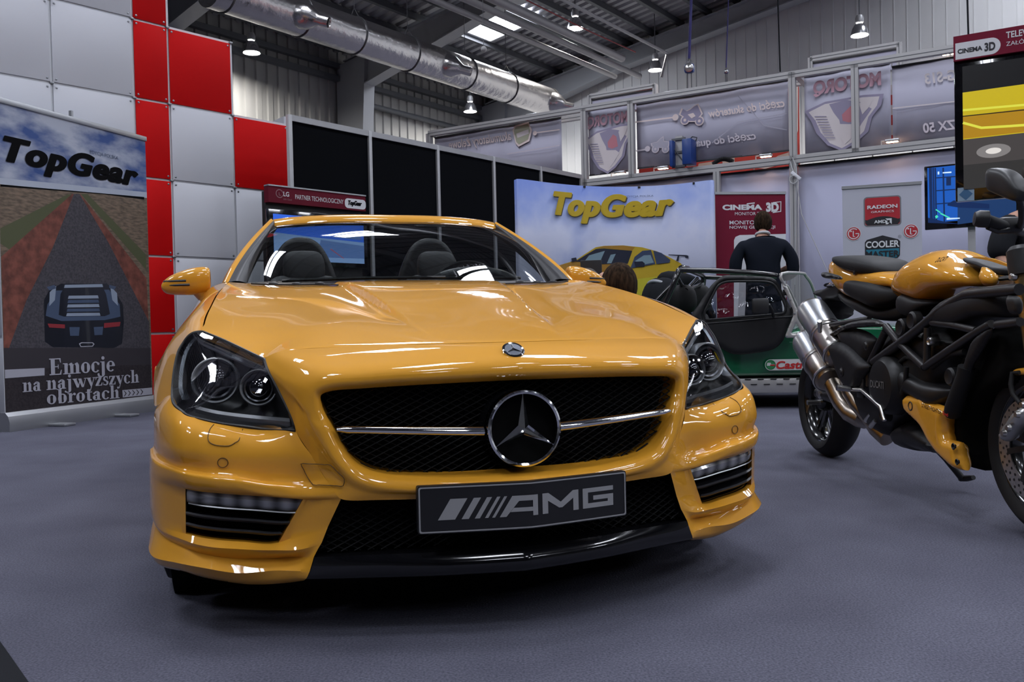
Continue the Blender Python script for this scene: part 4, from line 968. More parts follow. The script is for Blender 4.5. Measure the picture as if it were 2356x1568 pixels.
r2.print_('print_shapes', [([z5(*p) for p in ((1300, 1400), (1302, 500), (1312, 478), (1340, 466), (1648, 458), (1650, 1400))], 0), (ring_poly([z5(1562, 250), z5(1615, 243), z5(1614, 308), z5(1560, 316)], .012), 0), ([z5(*p) for p in ((1385, 262), (1388, 254), (1440, 248), (1440, 256))], 0), ([z5(*p) for p in ((1310, 1400), (1340, 700), (1560, 640), (1600, 1400))], 1)], [WHITE_INK, mat('print_light_grey', (.42, .42, .44), .5)], r2.t, .0045, .0004)
# ------------------------------------------------------------------ white graphics card roll-up
WB = mat('white_banner_print', (.46, .46, .54), .5)
r3, zt = rollup('roll_up_banner', 'white roll-up banner with red square logo and blue hexagon logo', 1940, 2122, (432, 420), 9.2, 8.95, WB)
zA = lambda x, y: r3.px(1620 + x / 2.704, 60 + y / 2.704)
LR = mat('logo_red', (.42, .018, .03), .45); LGREY = mat('logo_grey', (.16, .17, .19), .5); TEAL = mat('logo_teal', (.02, .18, .27), .45); LBLK = mat('logo_black', (.015, .015, .02), .45)
(xa, za), (xb, zb_) = zA(994, 1250), zA(1225, 1050); hb = zb_ - za
hexo = [zA(*p) for p in ((1000, 1345), (1012, 1330), (1110, 1301), (1206, 1325), (1220, 1338), (1218, 1425), (1205, 1440), (1110, 1462), (1012, 1440), (1001, 1428))]
hexc = zA(1110, 1382); hexi = [(hexc[0] + (x - hexc[0]) * .93, hexc[1] + (z - hexc[1]) * .93) for x, z in hexo]
lowh = [p for p in hexi if p[1] < zA(1110, 1388)[1]] ; lowh = [(hexi[0][0], zA(1000, 1392)[1])] + [hexi[9], hexi[8], hexi[7], hexi[6], hexi[5]] + [(hexi[4][0], zA(1220, 1380)[1])]
pol = [(rrect(xa, za, xb, zb_, .035), 1), (rrect(xa + .012, za + .012, xb - .012, zb_ - .012, .028), 0), ([(xa + .013, za + hb * .24)] + [(xa + .013 + (xb - xa - .026) * t_, za + hb * (.20 + .13 * math.sin(PI * t_))) for t_ in np.linspace(.05, .95, 12)] + [(xb - .013, za + hb * .24), (xb - .013, za + .04), (xb - .035, za + .013), (xa + .035, za + .013), (xa + .013, za + .04)], 2), (hexo, 2), (hexi, 2), (lowh, 3)]
for cx, cy in ((930, 1291), (1286, 1275)):
    c = zA(cx, cy); r_ = .072
    pol += [(disc(*c, r_), 4), (disc(*c, r_ * .93), 0), (ring_poly([(c[0] + r_ * .72 * math.cos(t_), c[1] + r_ * .72 * math.sin(t_)) for t_ in np.linspace(.9, 2*PI - .02, 26)] + [(c[0] + r_ * .25, c[1])], r_ * .13), 4), (ring_poly([(c[0] - r_ * .05, c[1] + r_ * .42), (c[0] - r_ * .05, c[1] - r_ * .42), (c[0] + r_ * .18, c[1] - r_ * .42)], r_ * .13), 4), (disc(c[0] - r_ * .35, c[1] + r_ * .36, r_ * .11), 4)]
for y in (1538, 1552): pol.append((ring_poly([zA(1265, y), zA(1315, y)], .006), 5))
r3.print_('logo_print', pol, [LR, LGREY, LBLK, TEAL, WHITE_INK, mat('logo_blue', (.03, .05, .25), .5)], r3.t, .0045, .0004)
def rt3(body, x0, y0, x1, y1, m=WHITE_INK, off=.0125, **k): (a, b), (c, d) = zA(x0, y1), zA(x1, y0); r3.text('lettering', body, m, r3.t, off, a, c, b, d, **k)
rt3('RADEON', 1015, 1106, 1202, 1140, weight=.03); rt3('GRAPHICS', 1038, 1143, 1180, 1164, weight=.005); rt3('AMD', 1057, 1204, 1132, 1228, weight=.03)
c = zA(1147, 1214); r3.print_('amd_arrow', [([(c[0] - .03, c[1] + .03), (c[0] + .03, c[1] + .03), (c[0] + .03, c[1] - .03), (c[0] + .012, c[1] - .012), (c[0] + .012, c[1] + .012), (c[0] - .012, c[1] + .012)], 0), ([(c[0] - .028, c[1] + .008), (c[0] - .012, c[1] + .008), (c[0] - .012, c[1] - .014), (c[0] + .008, c[1] - .014), (c[0] - .008, c[1] - .03), (c[0] - .028, c[1] - .03)], 0)], [WHITE_INK], r3.t, .0125)
rt3('COOLER', 1006, 1330, 1214, 1382, weight=.03, off=.0128); rt3('MASTER', 1006, 1392, 1214, 1442, MATS['logo_black'], weight=.03, off=.0128); rt3('®', 1206, 1298, 1226, 1318, LGREY)
# ------------------------------------------------------------------ monitor with a blue game picture
def screen_stand(name, label, u0, u1, v0, v1, Y, dirv, bez):
    p = at(u0, (v0 + v1) / 2, Y); p.z = 0; d = Vector(dirv).normalized(); n = Vector((d.y, -d.x, 0)); q = on_plane(u1, v0, p, n); q.z = 0
    sh = sheet_thing(name, label, 'screen', p, q); z1 = sh.px(u0, v0)[1]; z0 = sh.px(u0, v1)[1]
    return sh, z0, z1
mo, z0, z1 = screen_stand('monitor', 'monitor with a blue container scene, partly behind the large screen', 2127, 2345, 383, 529, 9.5, FD, .02)
w = mo.w; box('bezel', (w / 2, .03, (z0 + z1) / 2), (w, .06, z1 - z0), BLACK_GLOSS, mo.t, bev=.008)
box('stand_pole', (w * .5, .08, z0 / 2), (.07, .05, z0 + .1), ALU_GREY, mo.t); box('stand_foot', (w * .5, .06, .012), (.5, .4, .024), BLACK, mo.t)
SB = mat('game_blue', (0, 0, 0), .3, emit=(.008, .075, .36), es=1.); SB2 = mat('game_blue_dark', (0, 0, 0), .3, emit=(.004, .016, .07), es=1.); SB3 = mat('game_blue_mid', (0, 0, 0), .3, emit=(.008, .03, .10), es=1.); SGN = mat('game_green', (0, 0, 0), .3, emit=(.05, .55, .35), es=1.); SWH = mat('game_white', (0, 0, 0), .3, emit=(.45, .6, .8), es=1.)
z7 = lambda x, y: mo.px(2080 + x / 5.6, 380 + y / 5.6)
sc = [z7(300, 30), z7(300, 762)]; xa = sc[0][0]; za, zb_ = z0 + .075, z1 - .02; xr = w - .03
pol = [([(xa, za), (xr, za), (xr, zb_), (xa, zb_)], 0), ([z7(690, 470), z7(690, 762), (xr, za), (xr, z7(690, 470)[1])], 2), ([z7(560, 500), z7(640, 452), z7(1100, 500), z7(1100, 560), z7(700, 545), z7(560, 520)], 1), ([(xa, za), z7(740, 758), z7(560, 735), z7(300, 672), (xa, z7(300, 672)[1])], 1)]
for x in (330, 348, 375, 402, 505): pol.append((ring_poly([z7(x, 34), z7(x + 16, 740)], .016), 1))
for y in (160, 325, 495): pol.append((ring_poly([z7(400, y + 5), z7(668, y - 14)], .012), 1))
pol += [([z7(*p) for p in ((545, 162), (606, 156), (606, 260), (545, 264))], 1), (ring_poly([z7(410, 570), z7(470, 610)], .012), 3), (ring_poly([z7(470, 620), z7(590, 680)], .014), 3), ([z7(*p) for p in ((400, 660), (425, 640), (445, 665), (415, 690))], 3), ([z7(*p) for p in ((550, 680), (720, 676), (720, 690), (550, 705))], 4), ([z7(*p) for p in ((435, 84), (456, 82), (456, 120), (435, 122))], 4), ([z7(*p) for p in ((500, 92), (612, 82), (612, 102), (500, 108))], 4)]
mo.print_('screen_picture', pol, [SB, SB2, SB3, SGN, SWH], mo.t, .002, .0008)
# ------------------------------------------------------------------ large screen on the right
bg, z0, z1 = screen_stand('screen_stand', 'large upright screen under a burgundy header at the right edge', 2196, 2440, 90, 465, 6.5, FD, .03)
zA2 = lambda x, y: bg.px(1620 + x / 2.704, 60 + y / 2.704)
w = bg.w; zh0, zh1 = zA2(1562, 222)[1], zA2(1562, 68)[1]
hd_ = box('header', (w / 2, .03, (zh0 + zh1) / 2), (w, .09, zh1 - zh0), MAR, bg.t)
za = zA2(1565, 1090)[1]
bz = box('bezel', (w / 2, .05, (za + zh0) / 2), (w, .08, zh0 - za), BLACK_GLOSS, bg.t, bev=.006)
box('stand_pole', (w * .75, .09, .9), (.16, .06, 1.8), BLACK, bg.t); box('stand_foot', (w * .75, .06, .015), (.9, .5, .03), BLACK, bg.t)
hh = zh1 - zh0
xl, xr_ = zA2(1564, 150)[0], zA2(1845, 110)[0]
bg.print_('header_print', [([(xl, zh0 + hh * .05)] + [(xr_ - hh * .33 + hh * .33 * math.cos(a), zh0 + hh * .38 + hh * .33 * math.sin(a)) for a in np.linspace(-PI/2, PI/2, 14)] + [(xl, zh0 + hh * .71)], 0)], [WHITE_INK], hd_, .016)
def rt4(body, x0, x1, f0, f1, m, **k): bg.text('lettering', body, m, hd_, .018, zA2(x0, 150)[0], zA2(x1, 120)[0], zh0 + hh * f0, zh0 + hh * f1, **k)
rt4('CINEMA', 1578, 1732, .27, .46, LBLK, weight=.04); rt4('3D', 1745, 1812, .20, .54, LBLK, weight=.04)
rt4('TELEWIZORY', 1880, 2180, .58, .84, WHITE_INK, weight=.02); rt4('ZAŁÓŻ OKULARY', 1880, 2240, .28, .50, WHITE_INK)
YS = lambda n_, c, e=1.: mat(n_, (0, 0, 0), .3, emit=c, es=e)
sx0 = zA2(1611, 700)[0]; S2 = lambda x, y: zA2(x, y)
zt2, zb2 = zA2(1611, 250)[1], zA2(1611, 1015)[1]; xw = w - .03
def band(y0a, y1a, mi): a, b = zA2(1611, y0a)[1], zA2(1611, y1a)[1]; return ([(sx0, b), (xw, b), (xw, a), (sx0, a)], mi)
pol = [([(sx0, zb2), (xw, zb2), (xw, zt2), (sx0, zt2)], 3), band(412, 706, 0), band(560, 700, 1), (ring_poly([(sx0, zA2(1611, 600)[1]), (sx0 + .12, zA2(1611, 645)[1]), (sx0 + .3, zA2(1611, 655)[1]), (xw, zA2(1611, 668)[1])], .018), 2), (ring_poly([(sx0, zA2(1611, 522)[1]), (xw, zA2(1611, 545)[1])], .016), 2), (ring_poly([(sx0, zA2(1611, 560)[1]), (xw, zA2(1611, 572)[1])], .007), 3), band(706, 865, 4), band(865, 1015, 5)]
c = zA2(1800, 775); pol += [(disc(*c, .11, .05), 6), (disc(*c, .05, .022), 7)]
bg.print_('screen_picture', pol, [YS('tv_yellow', (.40, .31, .010)), YS('tv_orange', (.30, .16, .008)), YS('tv_bright', (.52, .52, .05)), YS('tv_black', (.006, .006, .007)), YS('tv_grey', (.045, .04, .04)), YS('tv_grey_dark', (.025, .024, .024)), YS('tv_glint', (.16, .15, .15)), YS('tv_glint_core', (.55, .52, .5))], bz, -.008, .0008)
c = zA2(1628, 1044); bg.print_('bezel_sticker', [([(c[0] - .055, c[1] - .05), (c[0] + .055, c[1] - .05), (c[0] + .055, c[1] + .05), (c[0] - .055, c[1] + .05)], 0), ([(c[0] - .045, c[1]), (c[0], c[1] - .045), (c[0] + .045, c[1]), (c[0], c[1] + .045)], 1)], [mat('sticker_grey_blue', (.22, .32, .42), .5), mat('sticker_blue', (.04, .12, .24), .5)], bz, -.008, .001)
# ------------------------------------------------------------------ corner of a black mat at lower left
pts = [on_floor(-10, 1470), on_floor(60, 1570), on_floor(80, 1600)]; pts = [pts[0], pts[2], pts[2] + Vector((-.25, -.35, 0)), pts[0] + Vector((-.45, -.2, 0))]
o = quad_slab('floor_mat', [p + UP * .012 - pts[0] for p in pts], .012, (0, 0, -1), CLOTH_BLACK); o.location = pts[0]; del o['kind']; tag(o, 'corner of a black mat lying on the carpet at the lower left', 'mat')
# ------------------------------------------------------------------ the yellow sports car
CAR_O = Vector((0.0201319, 2.1428799, 0.)); CAR_YAW = 0.29822208
car = thing('sports_car', 'glossy yellow open two-seat sports car filling the foreground, three-pointed star in its grille', 'car', CAR_O, CAR_YAW)
def lerp_rows(*r): return r
N_T = 110
# -- front mask around the grille --------------------------------------------------
MT = [0, .15, .3, .36, .40, .44, .50, .56, .62, .68, .73, .78, .85, .92, 1.]
open_ = [(0,.031,.622),(.2,.045,.620),(.38,.078,.614),(.45,.095,.610),(.474,.104,.600),(.472,.104,.575),(.462,.10,.548),(.45,.094,.525),(.429,.087,.481),(.406,.08,.446),(.378,.075,.423),(.338,.062,.408),(.252,.035,.398),(.157,.008,.394),(0,-.012,.396)]
crest = [(0,.014,.650),(.2,.030,.648),(.38,.064,.642),(.465,.088,.636),(.500,.103,.615),(.500,.100,.575),(.489,.092,.545),(.475,.080,.52),(.453,.068,.473),(.427,.056,.435),(.395,.046,.408),(.35,.034,.391),(.256,.008,.377),(.157,-.020,.373),(0,-.040,.374)]
lipin = [(x * .985, y + .012, z + (.61 - z) * .02 - (.004 if z > .6 else -.004)) for x, y, z in crest]
lipin = [tuple((np.array(a) * .35 + np.array(b) * .65 + np.array((0, -.006, 0)))) for a, b in zip(open_, crest)]
mid = [(0,.058,.692),(.2,.085,.690),(.40,.14,.685),(.52,.17,.675),(.553,.18,.645),(.547,.160,.615),(.527,.137,.572),(.506,.115,.512),(.478,.094,.463),(.45,.078,.418),(.424,.062,.386),(.39,.05,.368),(.30,.03,.359),(.18,-.002,.357),(0,-.034,.359)]
outer = [(0,.115,.7145),(.2,.15,.714),(.42,.228,.712),(.561,.27,.704),(.599,.288,.684),(.591,.249,.657),(.565,.204,.601),(.533,.158,.512),(.500,.125,.455),(.472,.10,.405),(.452,.075,.372),(.434,.066,.352),(.34,.045,.347),(.2,.012,.346),(0,-.022,.347)]
deep = [(x * .985, y + .055, z + (-.006 if z > .58 else .006)) for x, y, z in open_]
T = np.linspace(0, 1, 150)
G = loft([(MT, outer), (MT, mid), (MT, crest), (MT, lipin), (MT, open_), (MT, deep)], T, 8, sharp=(4,))
# a keel down the nose
front_grid = G
front_mask = mirror_grid('front_mask', G, PAINT, car)
under = [(x, y + .03, z + (-.012 if z > .6 else .012)) for x, y, z in outer]
# -- bumper corners with air vents ---------------------------------------------------
PT = [0, .1, .22, .45, .62, .78, .87, 1.]
PODS = [
 [(.533,.158,.512),(.565,.178,.512),(.61,.213,.514),(.70,.243,.528),(.758,.262,.543),(.805,.30,.561),(.832,.41,.592),(.872,.50,.566)],
 [(.520,.142,.485),(.56,.158,.492),(.612,.178,.495),(.705,.203,.508),(.768,.228,.52),(.822,.278,.535),(.853,.37,.55),(.884,.50,.545)],
 [(.500,.125,.455),(.545,.140,.455),(.612,.158,.458),(.70,.182,.463),(.77,.208,.47),(.832,.268,.475),(.862,.358,.48),(.888,.50,.485)],
 [(.470,.100,.402),(.522,.132,.391),(.592,.150,.393),(.686,.172,.411),(.755,.203,.419),(.820,.264,.429),(.860,.348,.437),(.891,.50,.45)],
 [(.461,.086,.388),(.51,.112,.378),(.578,.126,.384),(.680,.147,.403),(.752,.180,.411),(.822,.243,.421),(.869,.334,.429),(.899,.50,.443)],
 [(.452,.075,.372),(.505,.103,.364),(.572,.122,.368),(.678,.145,.387),(.75,.178,.394),(.82,.242,.404),(.870,.333,.414),(.90,.50,.43)],
 [(.437,.068,.352),(.497,.108,.348),(.522,.114,.350),(.625,.148,.360),(.715,.180,.368),(.795,.236,.375),(.866,.335,.38),(.902,.50,.395)],
 [(.466,.093,.285),(.53,.128,.262),(.580,.158,.241),(.665,.178,.246),(.738,.205,.253),(.798,.25,.262),(.862,.335,.27),(.902,.49,.29)],
 [(.482,.098,.245),(.53,.112,.230),(.590,.132,.229),(.675,.158,.234),(.745,.19,.239),(.803,.24,.249),(.862,.335,.257),(.90,.49,.275)],
 [(.490,.100,.232),(.54,.122,.219),(.598,.144,.217),(.682,.172,.222),(.748,.20,.228),(.804,.248,.239),(.860,.337,.249),(.897,.485,.268)],
 [(.501,.101,.212),(.55,.150,.203),(.605,.170,.201),(.69,.194,.204),(.75,.218,.213),(.805,.263,.226),(.856,.343,.238),(.893,.48,.26)],
 [(.512,.100,.178),(.55,.120,.178),(.587,.138,.178),(.683,.165,.175),(.757,.192,.188),(.825,.248,.194),(.880,.328,.192),(.905,.47,.205)],
 [(.520,.106,.160),(.55,.128,.155),(.60,.152,.151),(.686,.188,.151),(.76,.222,.163),(.818,.268,.172),(.873,.342,.172),(.90,.47,.19)],
 [(.523,.30,.157),(.55,.30,.150),(.605,.30,.148),(.69,.32,.149),(.75,.35,.160),(.80,.38,.168),(.84,.42,.172),(.86,.48,.185)]]
TP = sorted(set(list(np.linspace(0, 1, 90)) + [.22, .78]))
SUB = 5
G = loft([(PT, p) for p in PODS], TP, SUB, sharp=(6, 7, 8, 10, 11))
j0 = TP.index(.22); j1 = TP.index(.78); i0 = 6 * SUB; i1 = 7 * SUB
BUMP = {q: mirror_grid('bumper_corner', G, PAINT, car, skip=lambda i, j: i0 <= i < i1 and j0 <= j < j1, both=False, side=q) for q in (1, -1)}
POD_G = G
def pod_loop():
    a = [G[i0, j] for j in range(j0, j1 + 1)]; b = [G[i, j1] for i in range(i0 + 1, i1)]
    c = [G[i1, j] for j in range(j1, j0 - 1, -1)]; d = [G[i, j0] for i in range(i1 - 1, i0, -1)]
    return a + b + c + d
LP = np.array(pod_loop()); cen = LP.mean(0)
def shrink(L, k, dy): 
    c = L.mean(0); q = L.copy(); q[:, 0] = c[0] + (q[:, 0] - c[0]) * (1 - k); q[:, 2] = c[2] + (q[:, 2] - c[2]) * (1 - k * 1.6); q[:, 1] += dy; return q
for sgn in (1, -1):
    S = np.array([sgn, 1, 1])
    rim = np.array([LP, shrink(LP, .004, .012), shrink(LP, .01, .035)]) * S
    rim = np.concatenate([rim, rim[:, :1]], 1)
    f = grid_faces(3, rim.shape[1]); pydata('vent_surround', rim.reshape(-1, 3), f, PAINT, BUMP[sgn])
    back = shrink(LP, 0, .075) * S; k = len(back)
    liner = np.concatenate([shrink(LP, .01, .02) * S, back]); F = [(i, (i+1) % k, k + (i+1) % k, k + i) for i in range(k)] + [tuple(range(k, 2*k))]
    vent = pydata('air_vent', liner, F, DARK, car, smooth=False)
    # lamp strip and slats span the opening
    def row(fr, dy, t0, t1, n=26):
        out = []
        for s in np.linspace(t0, t1, n):
            jj = j0 + s * (j1 - j0); a = int(min(jj, j1 - 1)); w = jj - a
            top = G[i0, a] * (1 - w) + G[i0, a + 1] * w; bot = G[i1, a] * (1 - w) + G[i1, a + 1] * w
            p = top * (1 - fr) + bot * fr; out.append((p[0] * sgn, p[1] + dy, p[2]))
        return out
    r = [row(f_, d_, .01, .985) for f_, d_ in ((.02, .010), (.10, .004), (.24, .006), (.30, .012), (.30, .05))]
    lm = mat('drl_lens', (.20, .20, .21), .12, 0, 1.)
    if 'drl_tex' not in MATS:
        MATS['drl_tex'] = lm; Nn, Ll = nodes(lm); w_ = Nn.new('ShaderNodeTexWave'); tc = Nn.new('ShaderNodeTexCoord'); cr = Nn.new('ShaderNodeValToRGB')
        w_.wave_type = 'BANDS'; w_.bands_direction = 'X'; w_.inputs['Scale'].default_value = 7.; cr.color_ramp.elements[0].color = (.07, .07, .075, 1); cr.color_ramp.elements[1].color = (.34, .34, .36, 1)
        Ll.new(tc.outputs['Object'], w_.inputs['Vector']); Ll.new(w_.outputs['Fac'], cr.inputs['Fac']); Ll.new(cr.outputs['Color'], Nn['Principled BSDF'].inputs['Base Color'])
    V = [p for q in r for p in q]; pydata('running_lamp', V, grid_faces(5, 26), lm, vent)
    pydata('running_lamp_edge', [p for q in (row(.29, .001, .01, .97), row(.315, -.001, .01, .97), row(.33, .008, .01, .97)) for p in q], grid_faces(3, 26), ALU, vent)
    for f0, te in ((.50, 1.0), (.74, 1.0)):
        q = [row(f0, .004, .03 if f0 < .6 else .06, te), row(f0 + .03, -.004, .0 if f0 < .6 else .03, te), row(f0 + .085, .004, .0 if f0 < .6 else .03, te), row(f0 + .05, .06, .05, te)]
        pydata('vent_slat', [p for a in q for p in a], grid_faces(4, 26), BLACK_TRIM, vent)
# panel lines, washer covers and sensors on the bumper
def pod_pt(t, r):
    """point on the bumper corner: t along it, r in control rows"""
    jj = np.interp(t, TP, range(len(TP))); a = int(min(jj, len(TP) - 2)); w = jj - a; i = int(round(r * SUB)); i = max(0, min(i, G.shape[0] - 1))
    return G[i, a] * (1 - w) + G[i, a + 1] * w
LINE = mat('panel_gap', (.10, .045, .004), .6)
for sgn in (1, -1):
    S = np.array([sgn, 1, 1])
    w = [pod_pt(t, r) + np.array([0, -.0015, 0]) for t, r in ((.335, .25), (.35, 1.1), (.375, 1.45), (.42, 1.5), (.50, 1.5), (.535, 1.35), (.53, .9), (.515, .25))]
    tube('washer_cover_gap', smooth_poly([tuple(p * S) for p in w], 4, False),   .0011, LINE, BUMP[sgn], 6)
    c = pod_pt(.475, 2.4); tube('parking_sensor_ring', [(c + np.array([.012 * math.cos(a), -.0015 + .004 * math.cos(a), .0115 * math.sin(a)])) * S for a in np.linspace(0, 2*PI, 24)[:-1]],   .0011, LINE, BUMP[sgn], 6, True)
# square tow cover on one side of the mask
MG = np.concatenate([front_grid.reshape(-1, 3), POD_G.reshape(-1, 3)])
def skin_y(x, z):
    d = (MG[:, 0] - abs(x)) ** 2 + (MG[:, 2] - z) ** 2; k = np.argsort(d)[:6]; return float(MG[k, 1].min())
tow = [(-.524, .434), (-.458, .434), (-.4288, .4023), (-.4315, .3845), (-.4985, .385), (-.511, .4035)]
tow = smooth_poly(densify(tow, .012), 2)
tube('tow_cover_gap', [(x, skin_y(x, z) - .0012, z) for x, z in tow], .0011, LINE, BUMP[1], 6, True)
# -- gloss black splitter --------------------------------------------------------------
ST = [0, .33, .66, 1]
sp = [[(0,.04,.222),(.2,.075,.219),(.36,.11,.217),(.502,.14,.213)],[(0,-.012,.215),(.2,.025,.213),(.36,.066,.212),(.500,.101,.211)],[(0,-.032,.184),(.2,.006,.182),(.36,.056,.181),(.511,.100,.178)],[(0,-.026,.164),(.2,.012,.163),(.36,.062,.162),(.518,.104,.162)],[(0,.02,.150),(.2,.05,.150),(.36,.09,.150),(.522,.13,.155)],[(0,.4,.150),(.2,.4,.15),(.36,.4,.15),(.522,.4,.15)]]
G2 = loft([(ST, s) for s in sp], np.linspace(0, 1, 50), 5, sharp=(1, 4))
mirror_grid('front_splitter', G2, BLACK_GLOSS, car)
# -- bonnet ---------------------------------------------------------------------------
def bsm(t): t = np.clip(t, 0, 1); return t * t * (3 - 2 * t)
_front = [(0,.119,.7155),(.10,.128,.7155),(.20,.152,.715),(.30,.186,.714),(.42,.229,.712),(.53,.262,.707),(.58,.280,.697),(.601,.290,.686)]
_side = [(.601,.290,.686),(.613,.307,.691),(.646,.346,.708),(.702,.417,.736),(.742,.467,.753),(.755,.484,.760),(.754,.56,.781),(.751,.64,.802),(.741,.77,.836),(.730,.95,.873),(.718,1.12,.903),(.706,1.28,.927),(.696,1.44,.944)]
_rear = [(0,1.32,.930),(.15,1.325,.930),(.30,1.33,.930),(.42,1.345,.930),(.55,1.375,.932),(.64,1.41,.938),(.696,1.44,.944)]
_inner = [(.315,1.161,.914),(.618,1.291,.924),(.47,1.10,.896),(.45,.70,.820),(.46,.42,.766),(.20,.292,.752),(.22,.49,.788),(.25,.783,.844),(.28,1.05,.894),(0,.30,.757),(0,.52,.799),(0,.80,.852),(0,1.06,.898),(.60,.50,.766),(.62,.8,.835),(.62,1.05,.885)]
_pts = []
for q in _front + _side[1::2] + _rear[:-1] + _inner:
    _pts.append(q)
    if q[0] > 0: _pts.append((-q[0], q[1], q[2]))
_pts = np.array(_pts); hood_fn = tps(_pts[:, :2], _pts[:, 2], 2e-4)
def dome(x, y):
    x = np.abs(x); xc = .185 + (y - .25) * .115; w_ = .013 + .010 * bsm((y - .2) / .9)
    h = .022 * bsm((y - .16) / .75) * (1 - .55 * bsm((y - .95) / .38))
    return h * bsm((xc + w_ * .55 - x) / w_) - .004 * bsm((y - .2) / .5) * np.exp(-((x - xc - w_ * .8) / .05) ** 2)
NX, NY = 100, 80
tt = np.linspace(0, 1, NX); vv = np.linspace(0, 1, NY)
def along_curve(C, n):
    C = np.array(C); L_ = np.concatenate([[0], np.cumsum(np.linalg.norm(np.diff(C, axis=0), axis=1))]); return herm(L_ / L_[-1], C, n)
fx_ = along_curve(_front, tt); rx_ = along_curve(_rear, tt); sx_c = along_curve(_side, vv); cy_ = np.linspace(.119, 1.32, NY)
GH = np.zeros((NY, NX, 3))
for i, v in enumerate(vv):
    ce = np.array([0., cy_[i]]); se = sx_c[i, :2]
    # transfinite interpolation of the four edges in plan
    bil = np.outer(1 - tt, (1 - v) * fx_[0, :2] + v * rx_[0, :2]) + np.outer(tt, (1 - v) * fx_[-1, :2] + v * rx_[-1, :2])
    GH[i, :, :2] = (1 - v) * fx_[:, :2] + v * rx_[:, :2] + np.outer(1 - tt, ce) + np.outer(tt, se) - bil
GH[:, :, 2] = (hood_fn(GH[:, :, :2].reshape(-1, 2)) + dome(GH[:, :, 0].ravel(), GH[:, :, 1].ravel())).reshape(NY, NX)
# the shut lines stay where they are
e0 = fx_[:, 2] - GH[0, :, 2]; e1_ = sx_c[:, 2] - GH[:, -1, 2]
for i in range(NY): GH[i, :, 2] += e0 * math.exp(-i / 5.); 
for j in range(NX): GH[:, j, 2] += (sx_c[:, 2] - GH[:, -1, 2] if False else e1_) * math.exp(-(NX - 1 - j) / 6.) * (1 - np.exp(-np.arange(NY) / 3.))
rear_roll = GH[-1] + np.array([0, .02, -.02])
GH_full = np.concatenate([GH, rear_roll[None]], 0)
def GHq(): return GH
rim0 = GH[0] + np.array([0, .004, -.02])
GH2 = np.concatenate([rim0[None], GH_full], 0)
side = GH2[:, -1:, :] + np.array([-.004, 0, -.02]); GH2 = np.concatenate([GH2, side], 1)
GH2[1:, -2, 0] -= .002; GH2[1, :, 1] += .004
hood = mirror_grid('bonnet', GH2, PAINT, car)
def hood_z(x, y):
    q = GH.reshape(-1, 3); k = np.argmin((q[:, 0] - abs(x)) ** 2 + (q[:, 1] - y) ** 2); return q[k, 2]
for sgn in (1, -1):
    c = [np.array((x, y - .004, hood_z(x, y) + .003)) for x, y in ((.315,1.165),(.40,1.185),(.48,1.215),(.56,1.25),(.618,1.285))]
    up = np.array((0, .015, .002)); strip = [p for p in c] + [p + up for p in c][::-1]
    V = [tuple(p * np.array([sgn, 1, 1])) for p in strip] + [tuple((p + np.array((0, 0, .005))) * np.array([sgn, 1, 1])) for p in strip]
    k = len(strip); pydata('bonnet_vent', V, [tuple(range(k, 2*k))] + [(i, (i+1) % k, k + (i+1) % k, k + i) for i in range(k)], BLACK_TRIM, hood, smooth=False)
    for i in (1, 2, 3):
        p = c[i] + np.array((-.02, .004, .003)); lathe('vent_nub', [(.018, 0), (.016, .006), (.008, .009), (0.0005, .0095)], BLACK_TRIM, hood, Matrix.Translation(Vector((p * np.array([sgn, 1, 1])).tolist())) @ Matrix.Diagonal((1, .5, 1, 1)), 16)
# dark structure below the shut lines
GU = np.array([herm(MT, [(x * .99, y + .02, z - .014) for x, y, z in outer], np.linspace(0, .44, 40)), herm(MT, [(x, y + .10, z + .01) for x, y, z in outer], np.linspace(0, .44, 40))])
mirror_grid('inner_structure', GU, DARK, car)
# nose badge
lathe('nose_badge', [(.0287, -.004), (.0287, .003), (.026, .0055), (.0225, .0045)], CHROME, car, axis_matrix((0, .060, .6945), (0, -.62, .78)), 40)
nb = lathe('badge_disc', [(.0232, .0042), (.0005, .0048)], mat('badge_blue_grey', (.16, .18, .22), .25, .3, 1.), car, axis_matrix((0, .060, .6945), (0, -.62, .78)), 40)
def star3(R, r0, h, mirrored=False):
    V = [(0, 0, h)]; F = []
    for k in range(3):
        a = PI / 2 + 2*PI*k/3
        V += [(R*math.cos(a), R*math.sin(a), h * .22), (r0*math.cos(a + PI/3), r0*math.sin(a + PI/3), 0)]
    for k in range(3):
        tip = 1 + 2*k; a = 2 + 2*k; b = 2 + 2*((k + 2) % 3)
        F += [(0, tip, a), (0, b, tip)]
    return V, F
V, F = star3(.0215, .005, .004); o = pydata('badge_star', V, F, CHROME, car, smooth=False); o.matrix_local = axis_matrix((0, .060, .6945), (0, -.62, .78)) @ Matrix.Translation((0, 0, .0045))
